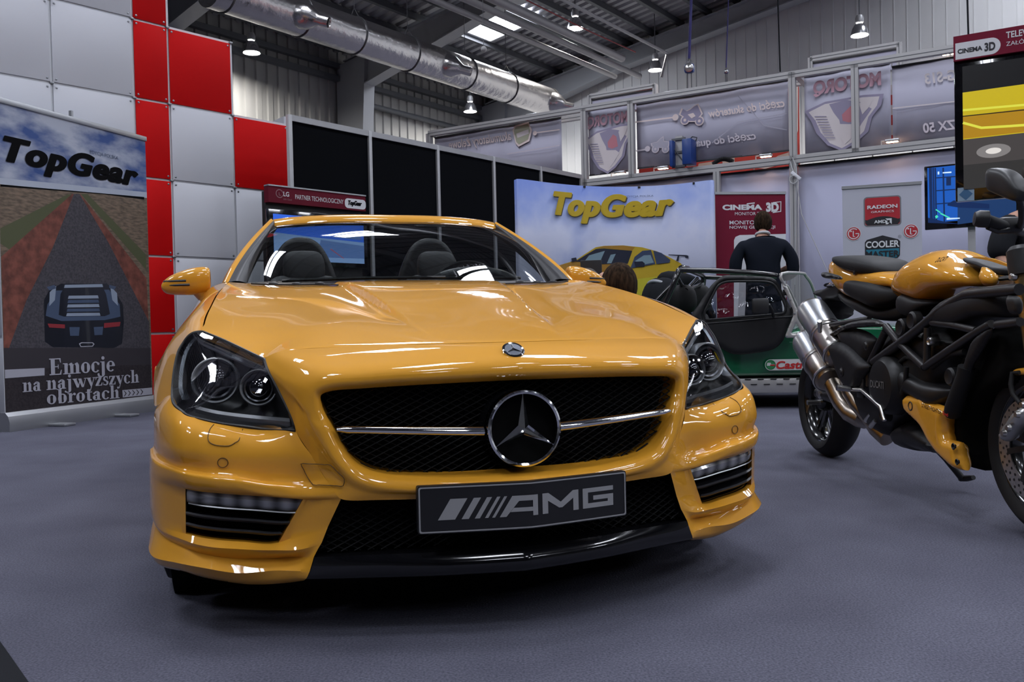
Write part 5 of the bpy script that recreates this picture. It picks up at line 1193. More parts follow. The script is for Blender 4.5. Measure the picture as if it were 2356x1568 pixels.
# -- grille ---------------------------------------------------------------------------
def gy(x): return .048 + .062 * (abs(x) / .47) ** 1.5
def outline(loop, n=120, t0=0., t1=1.):
    L = herm(MT, loop, np.linspace(t0, t1, n)); return [(p[0], p[2]) for p in L] + [(-p[0], p[2]) for p in L[::-1]]
def diamond_mesh(name, poly, yf, pitch, slope, w, m, parent, dy=.012):
    xs = [p[0] for p in poly]; zs = [p[1] for p in poly]; bm = bmesh.new()
    for s in (1, -1):
        c = min(zs) - slope * 1.2
        while c < max(zs) + slope * 1.2:
            run = []; 
            for x in np.linspace(min(xs), max(xs), 64):
                z = c + s * slope * x; ok = inside((x, z), poly)
                if ok: run.append((x, yf(x) + (0.0 if s > 0 else .002), z))
                if (not ok or x >= max(xs) - 1e-9) and len(run) > 1:
                    A = []; 
                    for p in run: A.append([bm.verts.new((p[0], p[1], p[2] + w)), bm.verts.new((p[0], p[1] - .002, p[2])), bm.verts.new((p[0], p[1], p[2] - w)), bm.verts.new((p[0], p[1] + dy, p[2] - w)), bm.verts.new((p[0], p[1] + dy, p[2] + w))])
                    for a, b in zip(A, A[1:]):
                        for i in range(5): bm.faces.new((a[i], a[(i+1) % 5], b[(i+1) % 5], b[i]))
                    run = []
                elif not ok: run = []
            c += pitch
    return from_bm(name, bm, m, parent, smooth=False)
def wall_behind(name, poly, yf, m, parent, step=.04):
    V, F = cdt_fill(poly, step); return pydata(name, [(x, yf(x), z) for x, z in V], F, m, parent)
OP = outline(open_)
grille = wall_behind('grille', OP, lambda x: gy(x) + .05, DARK, car)
diamond_mesh('grille_mesh', OP, gy, .0165, .50, .0010, MESHM, grille, .006)
LOW = [(.434,.352),(.466,.285),(.482,.245),(.500,.212),(.36,.215),(.2,.217),(0,.219)]; LOW = [(-x, z) for x, z in LOW[:-1]] + [(x, z) for x, z in LOW[::-1]] + [(.34,.349),(.2,.348),(0,.349),(-.2,.348),(-.34,.349)]
low = wall_behind('lower_intake', LOW, lambda x: gy(x) + .045, DARK, car)
diamond_mesh('intake_mesh', LOW, lambda x: gy(x) - .002, .0165, .52, .0010, MESHM, low, .006)
# star and chrome bars
ring = bmesh.new(); bmesh.ops.create_circle(ring, segments=8, radius=1)
ring.free()
bm = bmesh.new()
bm_lathe(bm, [(.0835, .004), (.0845, .010), (.0890, .0135), (.0935, .010), (.0945, .002), (.0935, -.022)], None, 72)
star = from_bm('grille_star', bm, CHROME, car, angle=30); star.matrix_local = axis_matrix((0, -.012, .506), (0, -1, .03))
V, F = star3(.088, .0155, .012); o = pydata('star_point', V, F, CHROME, star, smooth=False)
b = lathe('star_backing', [(.094, -.024), (.0005, -.03)], DARK, star, None, 48)
lathe('star_housing', [(.0955, -.02), (.097, -.05), (.099, -.07)], BLACK_GLOSS, star, None, 48)
for sgn in (1, -1):
    prof = [(0., .0105), (-.011, .0045), (-.013, -.002), (-.006, -.0105), (.012, -.0085), (.014, .007)]
    rows = []
    for s in np.linspace(0, 1, 16):
        x = .098 + (.442 - .098) * s; y = .002 + .072 * s ** 1.35; z = .503 + .016 * s; k = 1.05 - .25 * s if s < .95 else .45
        rows.append([(x * sgn, y + a * k, z + c * k) for a, c in prof])
    rows = np.array(rows); rows = np.concatenate([rows, rows[:, :1]], 1)
    pydata('grille_bar', rows.reshape(-1, 3), grid_faces(16, 7), CHROME, car, angle=60)
# -- plate ----------------------------------------------------------------------------
plate = thing('number_plate', None, None); plate.parent = car
def py(x): return -.060 + .043 * (abs(x) / .265) ** 1.15
bm = bmesh.new(); pts = densify(rrect(-.268, .270, .268, .384, .006, 3), .02)
V, F = cdt_fill(pts, .03); k = len(V)
VV = [(x, py(x), z) for x, z in V] + [(x, py(x) + .018, z) for x, z in V]
n = len(pts); FF = list(F) + [tuple(k + i for i in f[::-1]) for f in F] + [(i, (i+1) % n, k + (i+1) % n, k + i) for i in range(n)]
pydata('plate_board', VV, FF, mat('plate_black', (.008, .008, .010), .4), plate, angle=30)
def on_plate(name, poly, m, off=.0012, step=.02):
    V, F = cdt_fill(densify(poly, .01), step); return pydata(name, [(x, py(x) - off, z) for x, z in V], F, m, plate, smooth=False)
PL = mat('plate_grey', (.30, .30, .31), .45, .1)
o = rrect(-.2655, .2725, .2655, .3815, .005, 4); i_ = rrect(-.2620, .2760, .2620, .3780, .004, 4); nn = [max(1, int(math.dist(a, b) / .02)) for a, b in zip(o, o[1:] + o[:1])]; dz_ = lambda L: [tuple(np.array(a) + (np.array(b) - np.array(a)) * q / n_) for a, b, n_ in zip(L, L[1:] + L[:1], nn) for q in range(n_)]; o, i_ = dz_(o), dz_(i_); k = len(o)
pydata('plate_border', [(x, py(x) - .0012, z) for x, z in o] + [(x, py(x) - .0012, z) for x, z in i_], [(i, (i+1) % k, k + (i+1) % k, k + i) for i in range(k)], PL, plate, smooth=False)
def zz(x, f): return .3020 + f * .0495
def slant(x0, x1, sh=.030): return [(x0, zz(0, 0)), (x1, zz(0, 0)), (x1 + sh, zz(0, 1)), (x0 + sh, zz(0, 1))]
XA = -.222; marks = [slant(XA, XA + .040), slant(XA + .055, XA + .072), slant(XA + .086, XA + .098), slant(XA + .110, XA + .118), slant(XA + .127, XA + .134)]
w = .013; x = XA + .145
marks += [[(x, zz(0,0)), (x + .016, zz(0,0)), (x + .047, zz(0,.74)), (x + .094, zz(0,.74)), (x + .094, zz(0,1)), (x + .031, zz(0,1))], [(x + .081, zz(0,0)), (x + .094, zz(0,0)), (x + .094, zz(0,.75)), (x + .081, zz(0,.75))], [(x + .026, zz(0,.22)), (x + .083, zz(0,.22)), (x + .083, zz(0,.42)), (x + .034, zz(0,.42))]]
x = XA + .251
marks += [[(x, zz(0,0)), (x + .015, zz(0,0)), (x + .015, zz(0,.62)), (x + .045, zz(0,.22)), (x + .054, zz(0,.22)), (x + .084, zz(0,.62)), (x + .084, zz(0,0)), (x + .099, zz(0,0)), (x + .099, zz(0,1)), (x + .083, zz(0,1)), (x + .0495, zz(0,.5)), (x + .016, zz(0,1)), (x, zz(0,1))]]
x = XA + .362
marks += [[(x, zz(0,0)), (x + .088, zz(0,0)), (x + .088, zz(0,.60)), (x + .030, zz(0,.60)), (x + .030, zz(0,.38)), (x + .072, zz(0,.38)), (x + .072, zz(0,.24)), (x + .015, zz(0,.24)), (x + .015, zz(0,.78)), (x + .088, zz(0,.78)), (x + .088, zz(0,1)), (x, zz(0,1))]]
for mk in marks: on_plate('lettering', mk, PL, .0012, .012)
# -- headlights -----------------------------------------------------------------------
HLO = [(.599,.288,.684),(.613,.307,.691),(.646,.346,.708),(.702,.417,.736),(.742,.467,.753),(.757,.486,.759),(.778,.492,.757),(.793,.495,.747),(.807,.495,.728),(.820,.487,.703),(.829,.465,.658),(.833,.43,.602),(.825,.36,.577),(.803,.302,.561),(.783,.278,.549),(.748,.256,.540),(.704,.243,.529),(.651,.226,.521),(.598,.205,.513),(.533,.158,.512),(.54,.168,.543),(.552,.185,.572),(.565,.204,.601),(.578,.223,.63),(.591,.249,.657)]
bl = smooth_poly(HLO, 4, True, corners=(0, 19))
P2 = np.array([(p[0], p[2]) for p in bl]); fy = tps(P2[::2], np.array([p[1] for p in bl])[::2], 1e-6)
V, F = cdt_fill([tuple(p) for p in P2], .014)
V = np.array(V)
dst = np.array([seg_dist(p, P2) for p in V])
Y0 = fy(V)
HLG = mat('headlight_black', (.010, .010, .011), .5)
for sgn in (1, -1):
    S = np.array([sgn, 1, 1])
    hl = thing('headlight', None, None); hl.parent = car
    bulge = -.034 * (1 - np.exp(-dst / .045)) - .0015
    lens = np.stack([V[:, 0], Y0 + bulge, V[:, 1]], 1) * S
    pydata('lens', lens, F, LENS, hl, angle=180)
    inn = .004 + .115 * (1 - np.exp(-dst / .035))
    wgt = 1 - np.exp(-dst / .016); hy = (1 - wgt) * (Y0 + .003) + wgt * np.maximum(Y0 + .055, .335 + 1.05 * (V[:, 0] - .60))
    pydata('lamp_housing', np.stack([V[:, 0], hy, V[:, 1]], 1) * S, F, HLG, hl, angle=180)
    # rubber edge
    tube('lamp_seal', [np.array(p) * S + np.array((0, .001, 0)) for p in bl], .0042, BLACK, hl, 6, True)
    dirv = Vector((.10 * sgn, -1, .05))
    for c, r in (((.722, fy([(.722, .631)])[0] + .034, .631), .049), ((.615, fy([(.615, .614)])[0] + .030, .614), .038)):
        M = axis_matrix(Vector(c) * 1 if sgn > 0 else Vector((-c[0], c[1], c[2])), dirv)
        p = lathe('projector', [(r*1.22, -.035), (r*1.25, .0), (r*1.17, .010), (r*1.10, .006), (r*1.03, -.010)], mat('lamp_chrome', (.62, .63, .65), .28, .6), hl, M, 40)
        lathe('projector_shroud', [(r*1.05, -.008), (r*.93, .008), (r*.84, .006), (r*.80, -.01)], mat('lamp_grey', (.10, .10, .11), .25, .7), p, M, 40)
        lathe('projector_lens', [(r*.83, -.012), (r*.70, .006), (r*.45, .017), (r*.2, .022), (.0005, .023)], mat('projector_glass', (.004, .004, .006), .03, 0, 1., .8), p, M, 40)
    # bright light guide under the upper edge, outer reflector fin and lower strip
    g = [(.592,.258,.655),(.62,.283,.668),(.66,.322,.686),(.705,.372,.706),(.742,.425,.722),(.768,.468,.736)]
    rows = [[np.array((x, fy([(x, z)])[0] + dy, z + dz)) * S for x, y, z in g] for dy, dz in ((.024, .008), (.012, .005), (.014, -.006), (.028, -.010))]
    rr = np.array([herm(np.linspace(0, 1, 6), r_, np.linspace(0, 1, 24)) for r_ in rows]); pydata('light_guide', rr.reshape(-1, 3), grid_faces(4, 24), mat('light_guide_silver', (.50, .52, .56), .34, .85), hl)
    g = [(.772,.470,.745),(.792,.475,.722),(.805,.47,.69),(.812,.45,.65),(.812,.42,.61),(.80,.37,.585)]
    rows = [[np.array((x + dx, fy([(x, z)])[0] + dy, z)) * S for x, y, z in g] for dx, dy in ((.004, .014), (-.006, .014), (-.014, .04))]
    rr = np.array([herm(np.linspace(0, 1, 6), r_, np.linspace(0, 1, 24)) for r_ in rows]); pydata('reflector', rr.reshape(-1, 3), grid_faces(3, 24), mat('reflector_silver', (.30, .33, .37), .35, .9), hl)
    g = [(.545,.168,.526),(.60,.212,.530),(.66,.235,.537),(.72,.258,.547),(.77,.29,.560)]
    rows = [[np.array((x, fy([(x, z)])[0] + dy, z + dz)) * S for x, y, z in g] for dy, dz in ((.018, .014), (.012, .006), (.014, -.004))]
    rr = np.array([herm(np.linspace(0, 1, 5), r_, np.linspace(0, 1, 24)) for r_ in rows]); pydata('indicator_strip', rr.reshape(-1, 3), grid_faces(3, 24), mat('indicator_grey', (.10, .10, .105), .3, .3), hl)
# -- front wings, doors, rear body ------------------------------------------------------
FT = [0, .2, .4, .6, .8, 1.]
FR = [[(.757,.489,.760),(.754,.632,.800),(.743,.762,.835),(.730,1.0,.881),(.714,1.152,.909),(.697,1.47,.948)],
      [(.779,.494,.757),(.785,.64,.796),(.777,.77,.827),(.768,1.0,.866),(.76,1.16,.889),(.757,1.47,.928)],
      [(.808,.497,.728),(.824,.65,.762),(.827,.78,.780),(.826,1.0,.797),(.828,1.16,.812),(.838,1.47,.83)],
      [(.830,.467,.658),(.866,.64,.695),(.874,.78,.706),(.882,1.0,.712),(.886,1.16,.717),(.892,1.47,.73)],
      [(.834,.432,.602),(.884,.6,.618),(.897,.8,.668),(.902,1.0,.645),(.90,1.16,.62),(.902,1.47,.62)],
      [(.873,.503,.566),(.895,.60,.566),(.908,.83,.657),(.905,1.08,.575),(.893,1.19,.40),(.885,1.21,.16)],
      [(.84,.51,.560),(.86,.60,.556),(.87,.83,.647),(.87,1.08,.565),(.86,1.18,.40),(.85,1.20,.16)]]
GF = loft([(FT, r_) for r_ in FR], np.linspace(0, 1, 60), 7, sharp=(5,))
for sgn in (1, -1): mirror_grid('front_wing', GF, PAINT, car, both=False, side=sgn)
for sgn in (1, -1):
    q = [(.905,1.08,.575),(.902,1.15,.50),(.893,1.19,.40),(.889,1.205,.28),(.885,1.21,.16),(.86,1.468,.16),(.888,1.468,.25),(.885,1.468,.42),(.902,1.468,.62)]
    pydata('wing_rear_panel', [(x * sgn, y, z) for x, y, z in q], [(0, 1, 8), (1, 7, 8), (1, 2, 7), (2, 6, 7), (2, 3, 6), (3, 5, 6), (3, 4, 5)], PAINT, car, angle=60)
DT = [0, .25, .5, .75, 1.]
door_y = (1.468, 1.75, 2.1, 2.4, 2.625)
door_rows = [(DT, [(.697,1.468,.948),(.72,1.75,.953),(.735,2.1,.958),(.74,2.4,.965),(.735,2.625,.975)]), (DT, [(.757,1.468,.928),(.775,1.75,.925),(.785,2.1,.925),(.79,2.4,.925),(.79,2.625,.93)]), (DT, [(.838,1.468,.83),(.845,1.75,.83),(.85,2.1,.83),(.85,2.4,.83),(.85,2.625,.83)]),
 (DT, [(.892, y, .73) for y in door_y]), (DT, [(.902, y, .62) for y in door_y]), (DT, [(.885, y, .42) for y in door_y]), (DT, [(.888, y, .25) for y in door_y]), (DT, [(.86, y, .16) for y in door_y])]
GD = loft(door_rows, np.linspace(0, 1, 20), 4)
for sgn in (1, -1):
    d = mirror_grid('door', GD, PAINT, car, both=False, side=sgn); box('door_handle', (.90 * sgn, 2.35, .72), (.02, .18, .03), PAINT, d, bev=.006)
def quarter(yr): return None
RT = [0, .25, .5, .75, 1.]
rear = [(RT, [(.60,2.66,1.0),(.60,3.0,1.02),(.57,3.4,1.015),(.52,3.8,1.0),(.46,4.02,.985)]), (RT, [(.735,2.625,.975),(.75,3.0,.985),(.745,3.4,.985),(.70,3.8,.975),(.58,4.03,.96)]),
        (RT, [(.85,2.625,.83),(.88,3.0,.85),(.875,3.4,.85),(.80,3.85,.84),(.64,4.08,.83)]), (RT, [(.90,2.625,.62),(.908,3.0,.66),(.908,3.4,.66),(.84,3.9,.62),(.68,4.12,.60)]),
        (RT, [(.885,2.625,.42),(.90,2.93,.42),(.905,3.62,.42),(.84,3.92,.42),(.68,4.12,.40)]), (RT, [(.86,2.625,.16),(.87,2.90,.20),(.87,3.64,.22),(.80,3.93,.24),(.64,4.09,.24)])]
GR = loft(rear, np.linspace(0, 1, 100), 14)
def arch_skip(i, j):
    c = GR[i, j]; return (c[1] - 3.28) ** 2 + (c[2] - .31) ** 2 < .345 ** 2
for sgn in (1, -1): mirror_grid('rear_wing', GR, PAINT, car, both=False, side=sgn, skip=arch_skip)
deck = [([0, .5, 1], [(0,2.66,1.012),(.35,2.66,1.01),(.60,2.66,1.0)]), ([0, .5, 1], [(0,3.0,1.035),(.35,3.0,1.033),(.60,3.0,1.02)]), ([0, .5, 1], [(0,3.5,1.028),(.32,3.5,1.025),(.56,3.45,1.015)]), ([0, .5, 1], [(0,4.06,.99),(.25,4.05,.99),(.46,4.02,.985)]),
        ([0, .5, 1], [(0,4.12,.95),(.3,4.11,.95),(.585,4.03,.955)]), ([0, .5, 1], [(0,4.13,.6),(.35,4.13,.6),(.68,4.12,.6)]), ([0, .5, 1], [(0,4.12,.24),(.35,4.12,.24),(.64,4.09,.24)])]
mirror_grid('boot_lid', loft(deck, np.linspace(0, 1, 20), 4, sharp=(3,)), PAINT, car)
box('underbody', (0, 2.1, .22), (1.5, 3.3, .12), DARK, car); box('engine_bay', (0, .80, .50), (1.0, .9, .36), DARK, car, bev=.05)
mirror_grid('bulkhead', np.array([[(0, 1.335, .93), (.4, 1.345, .918), (.66, 1.43, .92)], [(0, 1.42, .60), (.4, 1.42, .60), (.70, 1.42, .60)]]), DARK, car)
for y in (.85, 3.28):
    for sgn in (1, -1):
        wh = thing('wheel', None, None); wh.parent = car
        M = axis_matrix((.775 * sgn, y, .32), (sgn, 0, 0))
        lathe('tyre', [(.235, -.105), (.285, -.118), (.310, -.108), (.320, -.08), (.320, .08), (.310, .108), (.285, .118), (.235, .105)], RUBBER, wh, M, 48)
        rim = lathe('rim', [(.238, -.10), (.226, -.09), (.215, .0), (.226, .085), (.240, .10)], mat('wheel_silver', (.35, .35, .36), .3, .8), wh, M, 48)
        for k in range(5):
            a = 2*PI*k/5 + .3; d = Vector((0, math.cos(a), math.sin(a)))
            beam('spoke', Vector((.855 * sgn, y, .32)) + d * .03, Vector((.865 * sgn, y, .32)) + d * .225, .05, .03, MATS['wheel_silver'], wh, up=(1, 0, 0))
        lathe('brake_disc', [(.15, .02), (.15, .0), (.05, .0)], STEEL, wh, M, 32)
for sgn in (1, -1):
    M = axis_matrix((.70 * sgn, .85, .31), (sgn, 0, 0))
    lathe('wheel_arch_liner', [(.36, .16), (.36, -.12), (.05, -.12)], DARK, car, M, 40)
# -- windscreen, frame, mirrors ----------------------------------------------------------
WT = [0, .5, .85, 1.]
base = [(0,1.31,.938),(.33,1.36,.938),(.56,1.46,.940),(.632,1.53,.944)]
top_ = [(0,1.815,1.226),(.26,1.835,1.226),(.44,1.895,1.220),(.505,1.932,1.215)]
midw = [tuple((np.array(a) + np.array(b)) / 2 + np.array((0, -.03, .02))) for a, b in zip(base, top_)]
GW = loft([(WT, base), (WT, midw), (WT, top_)], np.linspace(0, 1, 40), 12)
mirror_grid('windscreen', GW, WINDSHIELD, car, angle=180)
hd = [[(0,1.813,1.224),(.26,1.833,1.224),(.44,1.893,1.218),(.508,1.934,1.213)],[(0,1.822,1.240),(.26,1.842,1.239),(.44,1.902,1.232),(.512,1.945,1.226)],[(0,1.85,1.258),(.26,1.87,1.257),(.44,1.93,1.25),(.509,1.97,1.244)],[(0,1.90,1.264),(.26,1.92,1.263),(.44,1.965,1.256),(.506,1.995,1.251)],[(0,1.96,1.255),(.26,1.965,1.254),(.44,2.0,1.247),(.505,2.02,1.243)],[(0,1.955,1.222),(.26,1.96,1.222),(.44,1.995,1.215),(.503,2.015,1.212)],[(0,1.83,1.215),(.26,1.845,1.215),(.44,1.905,1.21),(.505,1.94,1.206)]]
mirror_grid('windscreen_header', loft([(WT, h) for h in hd], np.linspace(0, 1, 40), 4, sharp=(4, 5)), PAINT, car)
PTT = [0, .35, .7, 1.]
gl = [(.632,1.53,.944),(.595,1.66,1.04),(.548,1.80,1.135),(.505,1.934,1.216)]      # glass edge
sl = [(.698,1.472,.946),(.655,1.60,1.035),(.585,1.785,1.145),(.508,1.965,1.243)]      # seal / paint edge
po = [(.722,1.485,.938),(.680,1.615,1.033),(.607,1.80,1.145),(.520,1.985,1.250)]
pi_ = [(.725,1.56,.94),(.680,1.68,1.03),(.605,1.85,1.14),(.515,2.03,1.24)]
pin = [(.64,1.60,.94),(.60,1.72,1.03),(.545,1.87,1.13),(.49,2.02,1.215)]
seal_mid = [tuple((np.array(a) * .5 + np.array(b) * .5) + np.array((0, -.010, .006))) for a, b in zip(gl, sl)]
for sgn in (1, -1):
    mirror_grid('pillar_seal', loft([(PTT, gl), (PTT, seal_mid), (PTT, sl)], np.linspace(0, 1, 24), 4), BLACK_TRIM, car, both=False, side=sgn)
    mid_p = [tuple((np.array(a) + np.array(b)) / 2 + np.array((.004, -.006, .004))) for a, b in zip(sl, po)]
    mirror_grid('windscreen_pillar', loft([(PTT, sl), (PTT, mid_p), (PTT, po), (PTT, pi_)], np.linspace(0, 1, 24), 4), PAINT, car, both=False, side=sgn)
    mirror_grid('pillar_lining', loft([(PTT, pi_), (PTT, pin), (PTT, gl)], np.linspace(0, 1, 24), 3), BLACK, car, both=False, side=sgn)
    # door mirror
    mr = thing('door_mirror', None, None); mr.parent = car
    sect = [(0., 1.006, .936), (.03, 1.015, .918), (.10, 1.022, .909), (.32, 1.019, .906), (.58, 1.006, .906), (.80, .988, .908), (.92, .972, .913), (.98, .958, .924), (1., .948, .935)]
    bm = bmesh.new(); rings = []
    for s, zt, zb in sect:
        x = .768 + .188 * s; yc = 1.70 + .01 * s; zc = (zt + zb) / 2; h = (zt - zb) / 2; ring_ = []
        kk = .55 + .45 * math.sin(PI * min(1, .2 + s * .8))
        for k in range(24):
            a = 2*PI*k/24; cy, cz = math.cos(a), math.sin(a)
            dy = -.062 * max(0, cy) ** .75 if cy > 0 else .030 * abs(cy) ** .6
            ring_.append(bm.verts.new((x * sgn, yc + dy * kk, zc + h * math.copysign(abs(cz) ** .8, cz))))
        rings.append(ring_)
    for a, b in zip(rings, rings[1:]):
        for k in range(24): bm.faces.new((a[k], a[(k+1) % 24], b[(k+1) % 24], b[k]))
    bm.faces.new(rings[0]); bm.faces.new(rings[-1]); bmesh.ops.recalc_face_normals(bm, faces=bm.faces)
    hs = from_bm('mirror_housing', bm, PAINT, mr, angle=70); ss = hs.modifiers.new('s', 'SUBSURF'); ss.levels = 2; ss.render_levels = 2
    def mface(x, z):   # front of the housing at a given place
        s_ = (x - .768) / .188; kk = .55 + .45 * math.sin(PI * min(1, .2 + s_ * .8)); return 1.70 + .01 * s_ - .062 * kk
    for z, l in ((.962, .085), (.946, .098)):
        tube('mirror_slit', [((.945 - l * (1 - t)) * sgn, mface(.945 - l * (1 - t), z) + .0045 + .016 * max(0, t - .7), z - .002 * t) for t in np.linspace(0, 1, 8)], .0050, BLACK, hs, 6)
    tube('mirror_gap', [((.785 + .155 * t) * sgn, mface(.785 + .155 * t, .932) + .012 + .012 * max(0, t - .8), .931) for t in np.linspace(0, 1, 8)], .0025, BLACK, hs, 6)
    tube('mirror_stalk', [(.70 * sgn, 1.72, .845), (.74 * sgn, 1.71, .865), (.785 * sgn, 1.70, .895), (.81 * sgn, 1.70, .93)], [.035, .032, .032, .036], PAINT, mr, 12)
    bmx = bmesh.new(); bm_box(bmx, (.845 * sgn, 1.733, .960), (.12, .004, .07), None, .002); from_bm('mirror_glass', bmx, CHROME, mr)
    sg = [(.70,1.60,.95),(.70,2.45,.975),(.55,2.35,1.19),(.50,2.04,1.225)]
# -- cabin ------------------------------------------------------------------------------
dash = [([0, .5, 1], [(0,1.36,.925),(.35,1.39,.925),(.63,1.52,.93)]), ([0, .5, 1], [(0,1.60,.950),(.35,1.62,.952),(.66,1.70,.945)]), ([0, .5, 1], [(0,1.84,.945),(.35,1.85,.950),(.70,1.85,.94)]), ([0, .5, 1], [(0,1.90,.90),(.35,1.90,.90),(.70,1.88,.90)]), ([0, .5, 1], [(0,1.93,.65),(.35,1.93,.65),(.70,1.9,.65)])]
mirror_grid('dashboard', loft(dash, np.linspace(0, 1, 20), 5), BLACK_TRIM, car)
tube('instrument_hood', [(.36 + .19 * math.cos(a), 1.80, .935 + .062 * math.sin(a)) for a in np.linspace(0, PI, 14)], .03, BLACK_TRIM, car, 8)
box('cabin_floor', (0, 2.2, .33), (1.36, 1.0, .05), DARK, car); box('cabin_rear_wall', (0, 2.72, .70), (1.30, .06, .60), BLACK, car)
bm = bmesh.new(); bm_tube(bm, [(.36 + .18 * math.cos(a), 1.98 - .05 * math.sin(a), .88 + .17 * math.sin(a)) for a in np.linspace(0, 2*PI, 33)[:-1]], .016, 8, closed=True); st = from_bm('steering_wheel', bm, LEATHER, car)
def blob_loft(name, sections, m, parent, n=24, sub=1):
    """closed soft body from (centre, half width x, half depth y) sections stacked in z"""
    bm = bmesh.new(); R = []
    for (cx, cy, cz), a, b, p in sections:
        R.append([bm.verts.new((cx + a * math.copysign(abs(math.cos(2*PI*k/n)) ** p, math.cos(2*PI*k/n)), cy + b * math.copysign(abs(math.sin(2*PI*k/n)) ** p, math.sin(2*PI*k/n)), cz)) for k in range(n)])
    for a, b in zip(R, R[1:]):
        for k in range(n): bm.faces.new((a[k], a[(k+1) % n], b[(k+1) % n], b[k]))
    bm.faces.new(R[0][::-1]); bm.faces.new(R[-1])
    o = from_bm(name, bm, m, parent, angle=80)
    if sub: s = o.modifiers.new('s', 'SUBSURF'); s.levels = sub; s.render_levels = sub
    return o
SEATM = bump_noise(mat('seat_leather', (.020, .020, .021), .55), 120, .2, .002)
for x in (.345, -.345):
    seat = thing('seat', None, None); seat.parent = car
    blob_loft('backrest', [((x, 2.30, .55), .20, .06, .6), ((x, 2.34, .62), .235, .075, .6), ((x, 2.42, .80), .235, .075, .6), ((x, 2.50, .97), .20, .065, .6), ((x, 2.525, 1.02), .16, .055, .6), ((x, 2.53, 1.035), .12, .03, .6)], SEATM, seat)
    blob_loft('headrest', [((x, 2.51, .99), .085, .04, .6), ((x, 2.52, 1.02), .105, .05, .6), ((x, 2.53, 1.09), .108, .055, .6), ((x, 2.535, 1.14), .095, .05, .6), ((x, 2.54, 1.16), .065, .03, .6)], SEATM, seat)
    box('cushion', (x, 2.13, .50), (.44, .48, .14), SEATM, seat, bev=.05)
    hp = [(x - .185, 2.70, .80), (x - .155, 2.70, 1.0), (x - .115, 2.70, 1.12), (x - .065, 2.70, 1.195), (x, 2.70, 1.215), (x + .065, 2.70, 1.195), (x + .115, 2.70, 1.12), (x + .155, 2.70, 1.0), (x + .185, 2.70, .80)]
    ho = thing('roll_hoop', None, None); ho.parent = car
    L_ = smooth_poly(hp, 5, False); V, F = cdt_fill([(p[0], p[2]) for p in L_], .05); k = len(V)
    n_ = len(L_); pydata('hoop_cover', [(a, 2.67, b) for a, b in V] + [(a, 2.75, b) for a, b in V], list(F) + [tuple(k + i for i in f[::-1]) for f in F] + [(i, (i+1) % n_, k + (i+1) % n_, k + i) for i in range(n_)], BLACK, ho, angle=40)
    tube('hoop_bar', L_, .03, BLACK, ho, 10)
tube('wiper', [(-.50, 1.44, .948), (-.2, 1.36, .952), (.12, 1.335, .952)], .007, BLACK, car, 6); tube('wiper', [(.02, 1.35, .95), (.2, 1.37, .953), (.46, 1.43, .953)], .007, BLACK, car, 6)
